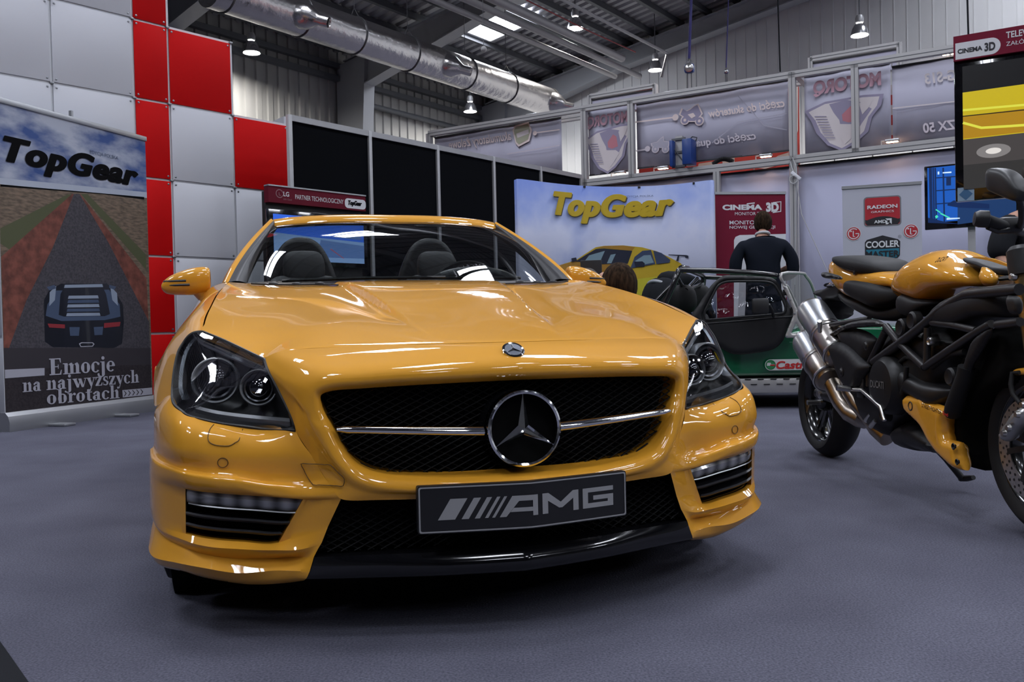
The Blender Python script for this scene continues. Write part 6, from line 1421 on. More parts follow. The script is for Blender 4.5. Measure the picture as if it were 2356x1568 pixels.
# ------------------------------------------------------------------ people
def skin_mesh(name, joints, edges, m, parent, sub=2, root=0):
    """one continuous limb surface grown round a jointed skeleton; joints: (xyz, rx, ry)"""
    bm = bmesh.new(); lay = bm.verts.layers.skin.verify(); vs = []
    for i, (p, rx, ry) in enumerate(joints):
        v = bm.verts.new(p); v[lay].radius = (rx, ry); v[lay].use_root = (i == root); vs.append(v)
    for a, b in edges: bm.edges.new((vs[a], vs[b]))
    me = bpy.data.meshes.new(name); bm.to_mesh(me); bm.free(); me.materials.append(m)
    o = bpy.data.objects.new(name, me); COL.objects.link(o); o.parent = parent
    s = o.modifiers.new('skin', 'SKIN'); s.use_smooth_shade = True; s.branch_smoothing = .4
    u = o.modifiers.new('sub', 'SUBSURF'); u.levels = sub; u.render_levels = sub
    return o
def chain(*idx): return list(zip(idx, idx[1:]))
def head_parts(par, c, yaw, tilt, hair_m, skin_m=SKIN, bald=False, roll=0., s=1.):
    """head with face, ears and hair; local face direction is -y before yaw"""
    R = Euler((tilt, roll, yaw)).to_matrix().to_4x4(); M = Matrix.Translation(c) @ R @ Matrix.Scale(s, 4)
    bm = bmesh.new(); bmesh.ops.create_uvsphere(bm, u_segments=28, v_segments=20, radius=1.)
    for v in bm.verts:
        x, y, z = v.co
        w_ = .074 * (1 - .18 * max(0, -z)); d_ = .093
        v.co = (x * w_, y * d_ * (1 + .04 * z) - .004 * (1 if z < 0 else 0), z * .115)
        if y < -.2:
            f = max(0, -y - .2) / .8
            if z < -.45: v.co.y -= .010 * f                            # chin
            if abs(x) < .28 and -.32 < z < .18: v.co.y -= .020 * f * (1 - abs(x) / .28) * (1 - abs(z + .12) / .3 * .8)    # nose
            if .12 < z < .32 and .2 < abs(x) < .62: v.co.y += .008 * f   # eye sockets
            if abs(z + .52) < .07 and abs(x) < .35: v.co.y += .004 * f   # mouth
    bmesh.ops.transform(bm, matrix=M, verts=bm.verts); hd = from_bm('head', bm, skin_m, par, angle=180)
    for sx_ in (1, -1):
        e = lathe('ear', [(.0005, .008), (.018, .012), (.024, .006), (.020, -.004), (.008, -.006)], skin_m, hd, M @ Matrix.Translation((.074 * sx_, .006, .0)) @ Euler((0, .25 * sx_ + PI/2 * sx_, 0)).to_matrix().to_4x4() @ Matrix.Diagonal((1.35, .85, 1, 1)), 16)
        lathe('eye', [(.0005, .011), (.006, .009), (.010, .003)], mat('eye_white', (.5, .5, .5), .2), hd, M @ Matrix.Translation((.03 * sx_, -.080, .022)) @ axis_matrix((0, 0, 0), (0, -1, 0)), 12)
    if not bald:
        bm = bmesh.new(); bmesh.ops.create_uvsphere(bm, u_segments=36, v_segments=26, radius=1.)
        rnd = random.Random(3)
        for v in bm.verts:
            x, y, z = v.co; k = 1 + .03 * rnd.random()
            v.co = (x * .082 * k, (y * .098 + .004) * k, (z * .112 + .014) * k)
        kill = [f for f in bm.faces if (f.calc_center_median().y < -.035 and f.calc_center_median().z < .055 - .25 * (f.calc_center_median().y + .07)) or f.calc_center_median().z < -.055 or (f.calc_center_median().z < .0 and f.calc_center_median().y < .012)]
        bmesh.ops.delete(bm, geom=kill, context='FACES')
        bmesh.ops.transform(bm, matrix=M, verts=bm.verts); h = from_bm('hair', bm, hair_m, hd, angle=180)
        so = h.modifiers.new('t', 'SOLIDIFY'); so.thickness = .012; so.offset = 1
    return hd
HAIRM = mottle(mat('brown_hair_strands', (.03, .018, .012), .9, spec=.1), (.010, .006, .004), (.045, .026, .015), 60., 4., stretch=(1, 1, .25))
def hand(par, wrist, d, side, m=SKIN, curl=.5):
    """small hand: palm, four unequal fingers and a thumb in one mesh"""
    d = Vector(d).normalized(); s = d.orthogonal().normalized() * side; n = d.cross(s).normalized(); w = Vector(wrist)
    J = [(w, .026, .018), (w + d * .045, .034, .016), (w + d * .085, .036, .014)]; E = [(0, 1), (1, 2)]
    for k, L_ in enumerate((.065, .075, .07, .055)):
        a = w + d * .085 + s * (.027 - .018 * k); i = len(J); J += [(a + d * .02, .0088, .0085), (a + d * .02 + d * L_ * .5 * (1 - curl * .3) + n * L_ * .35 * curl, .008, .008), (a + d * .02 + d * L_ * .75 * (1 - curl * .6) + n * L_ * .8 * curl, .007, .007)]; E += [(2, i), (i, i + 1), (i + 1, i + 2)]
    i = len(J); a = w + d * .03 + s * .03; J += [(a, .011, .010), (a + d * .03 + s * .022 + n * .012, .009, .009), (a + d * .055 + s * .022 + n * .02, .008, .008)]; E += [(1, i), (i, i + 1), (i + 1, i + 2)]
    return skin_mesh('hand', J, E, m, par, 1)
SUIT = bump_noise(mat('navy_suit_cloth', (.006, .008, .015), .9, spec=.15), 220, .2, .002)
SHIRT = mat('white_shirt', (.5, .5, .52), .7); SHOE = mat('black_shoe', (.01, .01, .01), .3)
def floor_pt(u, Y): d = ray(u, 700); return Vector((d.x * Y / d.y, Y, 0))
# --- man in the dark suit, seen from behind, head bowed
p = floor_pt(1757, 9.25); man = thing('person', 'person in a dark navy suit standing with his back turned at the burgundy banner', 'person', p, -.1)
skin_mesh('body', [((0, 0, 1.0), .12, .09), ((0, -.01, 1.2), .12, .09), ((0, 0, 1.5), .14, .09), ((.01, .05, 1.66), .055, .055), ((.02, .09, 1.72), .052, .055), ((-.2, .0, 1.52), .04, .04), ((-.28, -.03, 1.30), .04, .04), ((-.19, .20, 1.24), .03, .03), ((.2, 0, 1.52), .04, .04), ((.29, -.03, 1.30), .04, .04), ((.20, .2, 1.26), .03, .03), ((-.09, 0, .92), .08, .08), ((-.11, .0, .5), .055, .055), ((-.12, 0, .08), .04, .04), ((.09, 0, .92), .08, .08), ((.11, 0, .5), .055, .055), ((.12, 0, .08), .04, .04)],
          chain(0, 1, 2, 3, 4) + chain(2, 5, 6, 7) + chain(2, 8, 9, 10) + chain(0, 11, 12, 13) + chain(0, 14, 15, 16), SKIN, man)
skin_mesh('suit_jacket', [((0, .0, .93), .215, .135), ((0, -.01, 1.10), .20, .135), ((0, -.03, 1.30), .205, .135), ((0, -.02, 1.48), .21, .125), ((.005, .03, 1.60), .125, .10), ((-.215, -.01, 1.535), .085, .085), ((-.285, -.04, 1.40), .072, .075), ((-.30, -.05, 1.24), .062, .068), ((-.24, .10, 1.20), .052, .055), ((-.19, .19, 1.22), .045, .045), ((.215, -.01, 1.535), .085, .085), ((.29, -.04, 1.40), .072, .075), ((.305, -.05, 1.24), .062, .068), ((.25, .10, 1.20), .052, .055), ((.20, .19, 1.22), .045, .045)],
          chain(0, 1, 2, 3, 4) + chain(3, 5, 6, 7, 8, 9) + chain(3, 10, 11, 12, 13, 14), SUIT, man, root=1)
tube('shirt_collar', [(.01 + .066 * math.cos(a), .05 + .062 * math.sin(a), 1.655 + .018 * math.sin(a + PI)) for a in np.linspace(0, 2*PI, 25)[:-1]], .016, SHIRT, man, 8, True)
for sx_ in (1, -1):
    skin_mesh('trousers', [((.05 * sx_, 0, 1.0), .13, .13), ((.10 * sx_, 0, .86), .105, .11), ((.115 * sx_, .01, .5), .08, .085), ((.125 * sx_, .0, .10), .065, .075)], chain(0, 1, 2, 3), SUIT, man)
    skin_mesh('shoe', [((.125 * sx_, -.05, .055), .042, .04), ((.125 * sx_, .06, .05), .045, .038), ((.13 * sx_, .17, .04), .042, .03)], chain(0, 1, 2), SHOE, man, 1)
head_parts(man, Vector((.03, .12, 1.775)), PI - .25, -.35, HAIRM); hand(man, (-.18, .21, 1.23), (.5, .8, -.1), 1); hand(man, (.19, .21, 1.23), (-.5, .8, -.1), -1)
# --- man bending over behind the open roadster
p = floor_pt(1512, 9.15); bend = thing('person', 'person in black clothes with a pale belt bending over behind the roll cage', 'person', p, .55)
skin_mesh('body', [((0, 0, 1.0), .09, .09), ((.14, 0, 1.13), .09, .09), ((.40, -.01, 1.15), .09, .08), ((.54, 0, 1.06), .055, .055), ((.58, 0, .99), .05, .05), ((.42, .19, 1.10), .03, .03), ((.50, .2, .85), .025, .025), ((.66, .15, .75), .03, .03), ((.42, -.19, 1.10), .03, .03), ((.50, -.2, .85), .025, .025), ((.66, -.15, .75), .03, .03), ((0, .1, .9), .05, .05), ((.06, .11, .5), .04, .04), ((-.02, .12, .08), .045, .045), ((0, -.1, .9), .05, .05), ((.06, -.11, .5), .04, .04), ((-.02, -.12, .08), .045, .045)],
          chain(0, 1, 2, 3, 4) + chain(2, 5, 6, 7) + chain(2, 8, 9, 10) + chain(0, 11, 12, 13) + chain(0, 14, 15, 16), CLOTH_BLACK, bend)
skin_mesh('jacket', [((.07, 0, 1.12), .17, .17), ((.22, 0, 1.20), .18, .15), ((.40, -.01, 1.20), .17, .14), ((.53, 0, 1.07), .09, .09), ((.42, .2, 1.13), .075, .075), ((.50, .21, .88), .06, .06), ((.65, .16, .77), .045, .045), ((.42, -.2, 1.13), .075, .075), ((.50, -.21, .88), .06, .06), ((.65, -.16, .77), .045, .045)], chain(0, 1, 2, 3) + chain(2, 4, 5, 6) + chain(2, 7, 8, 9), CLOTH_BLACK, bend)
for sy in (1, -1): skin_mesh('trousers', [((.16, .03 * sy, 1.16), .15, .15), ((.02, .05 * sy, 1.06), .175, .165), ((-.01, .10 * sy, .88), .13, .13), ((.06, .11 * sy, .5), .085, .085), ((-.02, .12 * sy, .09), .07, .07)], chain(0, 1, 2, 3, 4), CLOTH_BLACK, bend); skin_mesh('shoe', [((-.06, .12 * sy, .05), .042, .04), ((.10, .12 * sy, .045), .042, .035)], chain(0, 1), SHOE, bend, 1)
tube('belt', [tuple(Vector((.055, 0, 1.085)) + Vector((0, 1, 0)) * .165 * math.cos(a) + Vector((-.73, 0, .68)) * .135 * math.sin(a)) for a in np.linspace(0, 2*PI, 29)[:-1]], .018, mat('pale_belt', (.32, .33, .36), .6), bend, 8, True)
head_parts(bend, Vector((.61, 0, .90)), PI / 2, 1.5, HAIRM); hand(bend, (.67, .15, .74), (.6, 0, -.6), 1); hand(bend, (.67, -.15, .74), (.6, 0, -.6), -1)
# --- people crouching beside the yellow car
def croucher(u, Y, ztop, label, top_m, hair, bald, yaw, face, tilt=-.1):
    p = floor_pt(u, Y); t = thing('person', label, 'person', p, yaw)
    dz = ztop - 1.10
    Z = lambda z: z + dz * min(1, z)
    skin_mesh('body', [((0, 0, Z(.36)), .12, .12), ((0, .02, Z(.60)), .11, .10), ((0, .0, Z(.80)), .12, .09), ((0, -.01, Z(.90)), .05, .05), ((0, -.015, Z(.95)), .048, .05), ((-.17, 0, Z(.78)), .05, .05), ((-.22, -.12, Z(.55)), .04, .04), ((-.1, -.30, Z(.5)), .03, .03), ((.17, 0, Z(.78)), .05, .05), ((.22, -.12, Z(.55)), .04, .04), ((.1, -.30, Z(.5)), .03, .03), ((-.12, -.05, .34), .08, .08), ((-.16, -.36, .48), .065, .065), ((-.15, -.22, .08), .045, .045), ((.12, -.05, .34), .08, .08), ((.16, -.36, .48), .065, .065), ((.15, -.22, .08), .045, .045)],
              chain(0, 1, 2, 3, 4) + chain(2, 5, 6, 7) + chain(2, 8, 9, 10) + chain(0, 11, 12, 13) + chain(0, 14, 15, 16), top_m, t)
    skin_mesh('shirt', [((0, 0, Z(.34)), .17, .14), ((0, .03, Z(.58)), .17, .13), ((0, .01, Z(.78)), .175, .115), ((0, -.005, Z(.86)), .09, .08), ((-.18, 0, Z(.77)), .072, .072), ((-.23, -.12, Z(.55)), .058, .058), ((-.11, -.29, Z(.5)), .045, .045), ((.18, 0, Z(.77)), .072, .072), ((.23, -.12, Z(.55)), .058, .058), ((.11, -.29, Z(.5)), .045, .045)], chain(0, 1, 2, 3) + chain(2, 4, 5, 6) + chain(2, 7, 8, 9), top_m, t, root=1)
    for sx_ in (1, -1): skin_mesh('trousers', [((.07 * sx_, 0, .34), .14, .12), ((.13 * sx_, -.12, .38), .10, .10), ((.165 * sx_, -.36, .48), .08, .08), ((.15 * sx_, -.24, .12), .065, .065)], chain(0, 1, 2, 3), CLOTH_BLACK, t); skin_mesh('shoe', [((.15 * sx_, -.19, .05), .042, .04), ((.15 * sx_, -.36, .045), .042, .035)], chain(0, 1), SHOE, t, 1)
    head_parts(t, Vector((0, -.02, ztop - .125)), face, tilt, hair, bald=bald); hand(t, (-.1, -.31, Z(.5)), (.2, -.9, -.2), 1); hand(t, (.1, -.31, Z(.5)), (-.2, -.9, -.2), -1)
    return t
croucher(1427, 4.72, 1.068, 'person crouching beside the yellow car, only the brown hair showing above its wing', mat('dark_grey_shirt', (.03, .03, .035), .8), HAIRM, False, PI + .3, .15)
croucher(1352, 5.9, 1.115, 'person with dark hair crouching behind the right door mirror of the yellow car', CLOTH_BLACK, HAIR, False, PI, .2)
croucher(1389, 6.6, 1.15, 'person in a violet shirt with a bare head crouching beside the open laptop', mat('violet_shirt', (.07, .05, .20), .8), HAIR, True, PI - .5, .4, -.3)
# --- laptop on a small table
tp = floor_pt(1362, 7.0); tb = thing('side_table', 'small dark side table behind the yellow car carrying the laptop', 'table', tp, .1)
ht = .96
box('table_top', (0, 0, ht - .015), (.5, .4, .03), BLACK, tb, bev=.004)
for sx_ in (1, -1):
    for sy in (1, -1): box('leg', (.22 * sx_, .17 * sy, (ht - .03) / 2), (.03, .03, ht - .03), BLACK, tb)
lt = thing('laptop', 'open laptop with a dark grey lid seen from behind near the violet shirt', 'laptop', tp + UP * ht, -.15)
zt_l = .761 + (740 - 600) / 2008.48 * 7.0 - ht
box('keyboard_base', (0, .12, .01), (.17, .20, .018), mat('laptop_grey', (.06, .06, .065), .35, .4), lt, bev=.003); bm = bmesh.new(); bm_box(bm, (0, 0, 0), (.17, .012, zt_l), None, .004); lid = from_bm('lid', bm, MATS['laptop_grey'], lt); lid.location = (0, .01, zt_l / 2 + .01); lid.rotation_euler = (.18, .0, 0)
# --- person in black by the motorcycle
p = floor_pt(2392, 5.75); blk = thing('person', 'person in a black short-sleeved shirt standing behind the motorcycle at the right edge', 'person', p, .25)
skin_mesh('body', [((0, 0, .98), .13, .10), ((0, .0, 1.2), .13, .10), ((0, 0, 1.38), .14, .10), ((0, 0, 1.50), .055, .055), ((0, 0, 1.56), .05, .055), ((-.22, 0, 1.37), .055, .055), ((-.33, -.02, 1.13), .042, .042), ((-.37, -.16, .95), .032, .032), ((.22, 0, 1.37), .055, .055), ((.33, -.02, 1.13), .042, .042), ((.3, -.2, .98), .032, .032), ((-.09, 0, .9), .09, .09), ((-.11, .0, .5), .06, .06), ((-.12, 0, .08), .045, .045), ((.09, 0, .9), .09, .09), ((.11, 0, .5), .06, .06), ((.12, 0, .08), .045, .045)],
          chain(0, 1, 2, 3, 4) + chain(2, 5, 6, 7) + chain(2, 8, 9, 10) + chain(0, 11, 12, 13) + chain(0, 14, 15, 16), SKIN, blk)
skin_mesh('shirt', [((0, 0, .92), .21, .15), ((0, 0, 1.15), .21, .15), ((0, 0, 1.33), .22, .14), ((0, 0, 1.44), .10, .09), ((-.24, 0, 1.355), .095, .09), ((-.32, -.01, 1.20), .085, .085), ((-.335, -.03, 1.10), .08, .08), ((.24, 0, 1.355), .095, .09), ((.32, -.01, 1.20), .085, .085), ((.335, -.03, 1.10), .08, .08)], chain(0, 1, 2, 3) + chain(2, 4, 5, 6) + chain(2, 7, 8, 9), CLOTH_BLACK, blk, root=1)
for sx_ in (1, -1): skin_mesh('trousers', [((.06 * sx_, 0, .98), .14, .14), ((.10 * sx_, 0, .84), .115, .12), ((.115 * sx_, 0, .5), .085, .09), ((.125 * sx_, 0, .10), .07, .08)], chain(0, 1, 2, 3), CLOTH_BLACK, blk); skin_mesh('shoe', [((.125 * sx_, .05, .055), .042, .04), ((.13 * sx_, -.16, .04), .042, .03)], chain(0, 1), SHOE, blk, 1)
head_parts(blk, Vector((0, -.02, 1.64)), .5, .1, HAIR); hand(blk, (-.37, -.165, .94), (.1, -.7, -.6), 1); hand(blk, (.3, -.21, .97), (-.2, -.8, -.4), -1)
# ------------------------------------------------------------------ shapes traced on an upright plane and given thickness
def pillow(name, poly, off, half, R, m, parent, step=.03, holes=(), flat=False, angle=50):
    """body with rounded edges: outline (x, z), centred off in front of the sheet plane, 2*half thick"""
    step = min(step, max(.007, R * .45)); poly = densify(poly, step); holes = [densify(h, step) for h in holes]
    V, F = cdt_fill(poly, step, holes); n = len(V); allp = [poly] + list(holes)
    d = [min(seg_dist(p, q) for q in allp) for p in V]
    pr = np.array([math.sqrt(max(0, 1 - (1 - min(x / R, 1)) ** 2)) for x in d]); edge = np.array([x < 1e-5 for x in d])
    I = np.array([(f[i], f[(i + 1) % 3]) for f in F for i in range(3)]); cntv = np.bincount(I.ravel(), minlength=n).astype(float)
    for _ in range(3):
        sm = np.zeros(n); np.add.at(sm, I[:, 0], pr[I[:, 1]]); np.add.at(sm, I[:, 1], pr[I[:, 0]])
        pr = np.where(edge, pr, .5 * pr + .5 * sm / np.maximum(cntv, 1))
    e = .12
    A = [(x, -off - half * (e + (1 - e) * k), z) for (x, z), k in zip(V, pr)]; B = [(x, -off + half * (e + (1 - e) * k), z) for (x, z), k in zip(V, pr)]
    FF = [tuple(f) for f in F] + [tuple(n + i for i in f[::-1]) for f in F]
    cnt = {}
    for f in F:
        for a, b in zip(f, f[1:] + f[:1]): cnt[(a, b)] = 1
    for a, b in cnt:
        if (b, a) not in cnt: FF.append((b, a, n + a, n + b))
    return pydata(name, A + B, FF, m, parent, angle=angle)
def rounder(pts, n=4, corners=()): return smooth_poly(pts, n, True, corners)
# ------------------------------------------------------------------ the green open roadster
ra = floor_pt(1590, 7.45); rb = floor_pt(1900, 7.30)
RS = Sheet(ra, rb); rs = thing('roadster', 'open green roadster with black vinyl door and roll cage behind the yellow car', 'car', RS.o, RS.rz)
Zr = lambda x, y, off=0.: RS.px(1380 + x / 4.356, 560 + y / 4.356, off)
GREEN = mat('racing_green_paint', (.004, .115, .045), .25, 0, .9); VINYL = bump_noise(mat('black_vinyl', (.010, .010, .011), .5, spec=.35), 90, .1, .003)
WID_ = 1.45
# bodywork: rear tub, side, long bonnet and nose
sb = .235
side_o = [(-.95, sb), (-.98, .62), (-.90, .72), (-.5, .74), (-.1, .70), (.55, .66), (.98, .70), (1.25, .72), (2.1, .67), (2.45, .54), (2.52, .36), (2.4, sb)]
pillow('body_shell', rounder(side_o, 3, corners=(0, 11)), -WID_ * .5, WID_ * .47, .035, GREEN, rs, .09)
zt1 = Zr(1700, 1340)[1]; zt0 = Zr(1700, 1480)[1]
box('sill_plate', (.55, -.02 + .06, (zt0 + zt1) / 2 - .01), (3.4, .16, zt1 - zt0), mat('tread_plate_aluminium', (.50, .49, .48), .35, .7), rs, bev=.004)
bm = bmesh.new()
for k in range(26): bm_box(bm, (-.7 + k * .105, -.044, zt1 - .012), (.05, .006, .008)); bm_box(bm, (-.65 + k * .105, -.044, zt1 - .055), (.05, .006, .008))
from_bm('sill_slots', bm, BLACK, rs, smooth=False)
box('chassis', (.8, WID_ * .5, .2), (3.2, WID_ * .8, .12), DARK, rs)
dk = Zr(1880, 700)
o = RS.print_('side_stripe', [([Zr(1900, 985, .03), Zr(2400, 985, .03), Zr(2400, 990, .03), Zr(1900, 990, .03)], 0)], [mat('pale_line', (.2, .35, .28), .5)], rs, .03)
# cockpit rim, seats
for y, nm in ((.42, 0), (1.02, 1)):
    u0, v0 = Zr(850, 530) if not nm else Zr(1070, 500)
    st_ = thing('seat', None, None); st_.parent = rs
    blob_loft('headrest', [((u0, y, v0 - .15), .09, .05, .7), ((u0 + .01, y, v0 - .08), .13, .08, .7), ((u0, y, v0 + .02), .135, .085, .7), ((u0, y, v0 + .09), .11, .075, .7), ((u0, y, v0 + .12), .06, .04, .7)], LEATHER, st_)
    blob_loft('backrest', [((u0 + .12, y, .36), .10, .22, .6), ((u0 + .06, y, .62), .09, .22, .6), ((u0 + .01, y, v0 - .12), .08, .18, .6)], LEATHER, st_)
# roll cage
CT = mat('cage_tube', (.010, .010, .011), .18, 0, .6)
def cage(pts, r=.024, name='cage_tube'): return tube(name, [(Zr(x, y)[0], yy, Zr(x, y)[1]) for x, y, yy in pts], r, CT, rs, 12)
cage([(640, 640, .10), (740, 420, .10), (800, 262, .10), (835, 232, .14), (900, 228, .3)], .026, 'roll_hoop')
cage([(820, 240, .12), (960, 236, .5), (1120, 242, 1.1), (1160, 270, 1.22), (1150, 420, 1.25), (1130, 620, 1.25)], .026, 'roll_hoop')
cage([(800, 258, .10), (1100, 262, .10), (1500, 285, .10), (1760, 310, .11), (1795, 318, .12)], .024, 'side_rail')
cage([(1150, 262, 1.22), (1500, 276, 1.22), (1790, 296, 1.22)], .022, 'side_rail')
cage([(545, 600, .15), (640, 500, .14), (770, 370, .13)], .019, 'rear_stay'); cage([(780, 330, .12), (880, 430, .5), (960, 520, .9)], .018, 'brace'); cage([(890, 450, .35), (1050, 300, .85)], .018, 'brace'); cage([(930, 440, .40), (1140, 345, 1.15)], .018, 'brace'); cage([(700, 620, .3), (1000, 640, 1.1)], .018, 'cross_bar')
# soft door with a clear window
door_o = [(915, 730), (1000, 600), (1090, 455), (1150, 385), (1225, 328), (1300, 315), (1600, 328), (1730, 345), (1790, 400), (1860, 540), (1940, 705), (1885, 850), (1835, 975), (1745, 1055), (1600, 1090), (1380, 1112), (1250, 1070), (1100, 960), (980, 830)]
win_o = [(1048, 690), (1075, 630), (1130, 520), (1180, 430), (1240, 392), (1330, 380), (1600, 380), (1715, 398), (1775, 460), (1850, 620), (1838, 690), (1750, 708), (1400, 737), (1090, 762), (1052, 740)]
DO = rounder([Zr(x, y, .06) for x, y in door_o], 4); WO = rounder([Zr(x, y, .06) for x, y in win_o], 4)
dr_ = pillow('door', DO, .055, .028, .035, VINYL, rs, .04, [WO])
V, F = cdt_fill(WO, .02); rr_ = random.Random(5); V3 = [(x, -.055 + .009 * math.sin(x * 23 + z * 31) + .006 * math.sin(z * 57 - x * 13) + .004 * math.sin(x * 61 + z * 9), z) for x, z in V]
pydata('window_pane', V3, F, PVC, dr_, angle=180)
tube('door_piping', [(x, -.085, z) for x, z in WO], .010, VINYL, dr_, 8, True)
tube('door_fold', [(Zr(x, y, .06)[0], -.082, Zr(x, y, .06)[1]) for x, y in ((1080, 800), (1400, 775), (1700, 745), (1930, 730))], .008, VINYL, dr_, 6)
for x, y in ((1855, 490), (1935, 665)): c = Zr(x, y, .08); box('door_hinge', (c[0], -.075, c[1]), (.03, .02, .05), BLACK, dr_, bev=.004)
# mirror
c = Zr(1605, 628, .22); mrr = thing('door_mirror', None, None); mrr.parent = rs
bm = bmesh.new(); bm_box(bm, (c[0], -.24, c[1]), (.135, .05, .13), None, .02); from_bm('mirror_shell', bm, BLACK, mrr)
a = Zr(1740, 730, .1); b = Zr(1690, 610, .2); tube('mirror_arm', [(a[0], -.10, a[1]), (a[0] - .02, -.18, (a[1] + b[1]) / 2), (b[0], -.22, b[1])], .013, BLACK, mrr, 8)
# windscreen: frame stanchion with triangular cut-out and glass
stn = [(1800, 318), (1830, 300), (1852, 420), (1905, 480), (1975, 660), (2062, 905), (2040, 948), (1880, 945), (1858, 925), (1945, 700), (1920, 640), (1850, 470)]
stn = [(1797, 300), (1822, 300), (1850, 425), (1880, 430), (1975, 655), (2060, 900), (2046, 945), (1872, 945), (1860, 920), (1940, 720), (1935, 660), (1868, 500), (1836, 440), (1800, 330)]
tri_h = [(1968, 795), (2018, 885), (2010, 900), (1925, 900), (1922, 888)]
SP_ = [Zr(x, y, .10) for x, y in stn]; TH = [Zr(x, y, .10) for x, y in tri_h]
SILV = mat('silver_bracket', (.50, .49, .47), .35, .5)
scr = thing('windscreen', None, None); scr.parent = rs
pillow('screen_bracket', SP_, .10, .008, .006, SILV, scr, .03, [TH])
gl_o = [(1822, 302), (2030, 298), (2065, 325), (2120, 405), (2172, 560), (2150, 600), (1985, 648), (1970, 620), (1880, 430), (1850, 420)]
def scrpt(x, y): c_ = Zr(x, y, .10); f = max(0, (x - 1840) / 330.); return (c_[0], -.10 + 1.25 * f, c_[1])
gp = [scrpt(x, y) for x, y in gl_o]
# the pane leans back across the car's width
def leanoff(x): return .10 - .55 * max(0., min(1.1, (x - 1835) / 330.))
gq = rounder([Zr(x, y, leanoff(x)) for x, y in gl_o], 3); V, F = cdt_fill(gq, .05)
lx0 = Zr(1835, 500, leanoff(1835))[0]; lx1 = Zr(2165, 500, leanoff(2165))[0]
def lean(x, z): return -.10 + .55 * max(0., min(1.1, (x - lx0) / (lx1 - lx0)))
pydata('screen_glass', [(x, lean(x, z), z) for x, z in V], F, glass('tinted_screen', (.45, .50, .52), .05, 0, 1.5), scr)
tube('screen_frame', [(x, lean(x, z), z) for x, z in gq], .013, SILV, scr, 8, True)
for x, y in ((1856, 440), (1862, 530), (1905, 560), (1870, 930), (1950, 700), (2040, 920)): c = Zr(x, y, .11); lathe('screw', [(.009, 0), (.009, .004), (.0005, .006)], CLAMP, scr, axis_matrix((c[0], -.108, c[1]), (0, -1, 0)), 10)
# decal
(xa, za), (xb, zb_) = Zr(1660, 1272, .04), Zr(2030, 1156, .04); hh = zb_ - za; xb = xa + hh * 4.6
c = (xa + hh * .5, za + hh * .5)
dec = RS.print_('sponsor_decal', [(rrect(xa, za, xb, zb_, hh * .49, 8), 0), (disc(*c, hh * .45), 1), (disc(*c, hh * .37), 2), ([(c[0] - hh * .30, c[1] + hh * .20), (c[0] + hh * .02, c[1] + hh * .20), (c[0] + hh * .02, c[1] + hh * .06), (c[0] + hh * .36, c[1] + hh * .06), (c[0] + hh * .36, c[1] - hh * .08), (c[0] - hh * .34, c[1] - hh * .08)], 0), ([(c[0] - hh * .05, c[1] + hh * .02), (c[0] + hh * .36, c[1] + hh * .04), (c[0] + hh * .36, c[1] - hh * .10), (c[0] - hh * .05, c[1] - hh * .08)], 3)], [mat('decal_white', (.62, .62, .62), .4), mat('decal_green_dark', (.01, .16, .05), .4), mat('decal_green', (.03, .22, .08), .4), mat('decal_red', (.50, .02, .02), .4)], rs, .022, .0006)
RS.text('decal_lettering', 'Castrol', MATS['decal_red'], dec, .0265, xa + hh * .97, xb - hh * .2, za + hh * .12, za + hh * .84, shear=.18, weight=.03)
# wheels, mudguards, small red model on the bonnet
for x, R_ in ((-.55, .29), (1.95, .28)):
    for y in (-.02, WID_ - .1):
        w_ = thing('wheel', None, None); w_.parent = rs
        M = axis_matrix((x, y + .08, R_), (0, -1, 0)); lathe('tyre', [(.19, -.08), (R_ - .02, -.09), (R_, -.06), (R_, .06), (R_ - .02, .09), (.19, .08)], RUBBER, w_, M, 40); lathe('rim', [(.19, .07), (.17, .05), (.05, .03), (.0005, .04)], STEEL, w_, M, 32)
        if x > 0: bm = bmesh.new(); n_ = 14; pts = [(x + (R_ + .05) * math.cos(a), y + .08, R_ + (R_ + .05) * math.sin(a)) for a in np.linspace(.3, PI - .1, n_)]; G_ = np.array([[(px_, py_ - .11, pz) for px_, py_, pz in pts], [(px_, py_ + .11, pz) for px_, py_, pz in pts]]); pydata('mudguard', G_.reshape(-1, 3), grid_faces(2, n_), BLACK, w_)
c = RS.px(1963, 698, -.3); bw = thing('bonnet_vents', None, None); bw.parent = rs
bm = bmesh.new()
for k in range(9): bm_box(bm, (1.25 + k * .07, .25, .735), (.04, .10, .012))
from_bm('louvre', bm, mat('pale_green', (.3, .45, .38), .5), bw)
# ------------------------------------------------------------------ the yellow and black motorcycle
BKR = on_floor(1909, 1049); BKF = on_floor(2420, 1241)
BK = Sheet(BKR, BKF); bk = thing('motorcycle', 'yellow and black naked motorcycle parked on its stand at the right edge', 'motorcycle', BK.o, BK.rz)
WB_ = BK.w
def b6(x, y, off=0.): return BK.px(1780 + x / 2.2726, 540 + y / 2.2726, off)
def bT(x, y, off=0.): return BK.px(2050 + x / 3.732, 540 + y / 3.732, off)
def bF(x, y, off=0.): return BK.px(2050 + x / 4.239, 860 + y / 4.239, off)
def b7(x, y, off=0.): return BK.px(2080 + x / 5.6, 380 + y / 5.6, off)
def bE(x, y, off=0.): return BK.px(1800 + x / 3.734, 640 + y / 3.734, off)
def pil(name, f, pts, off, half, R, m, parent=None, n=3, step=.025, corners=(), **k):
    q = [f(x, y, off + half * (.6 if R < half * .45 else .12)) for x, y in pts]
    return pillow(name, rounder(q, n, corners), off, half, R, m, parent or bk, step, **k)
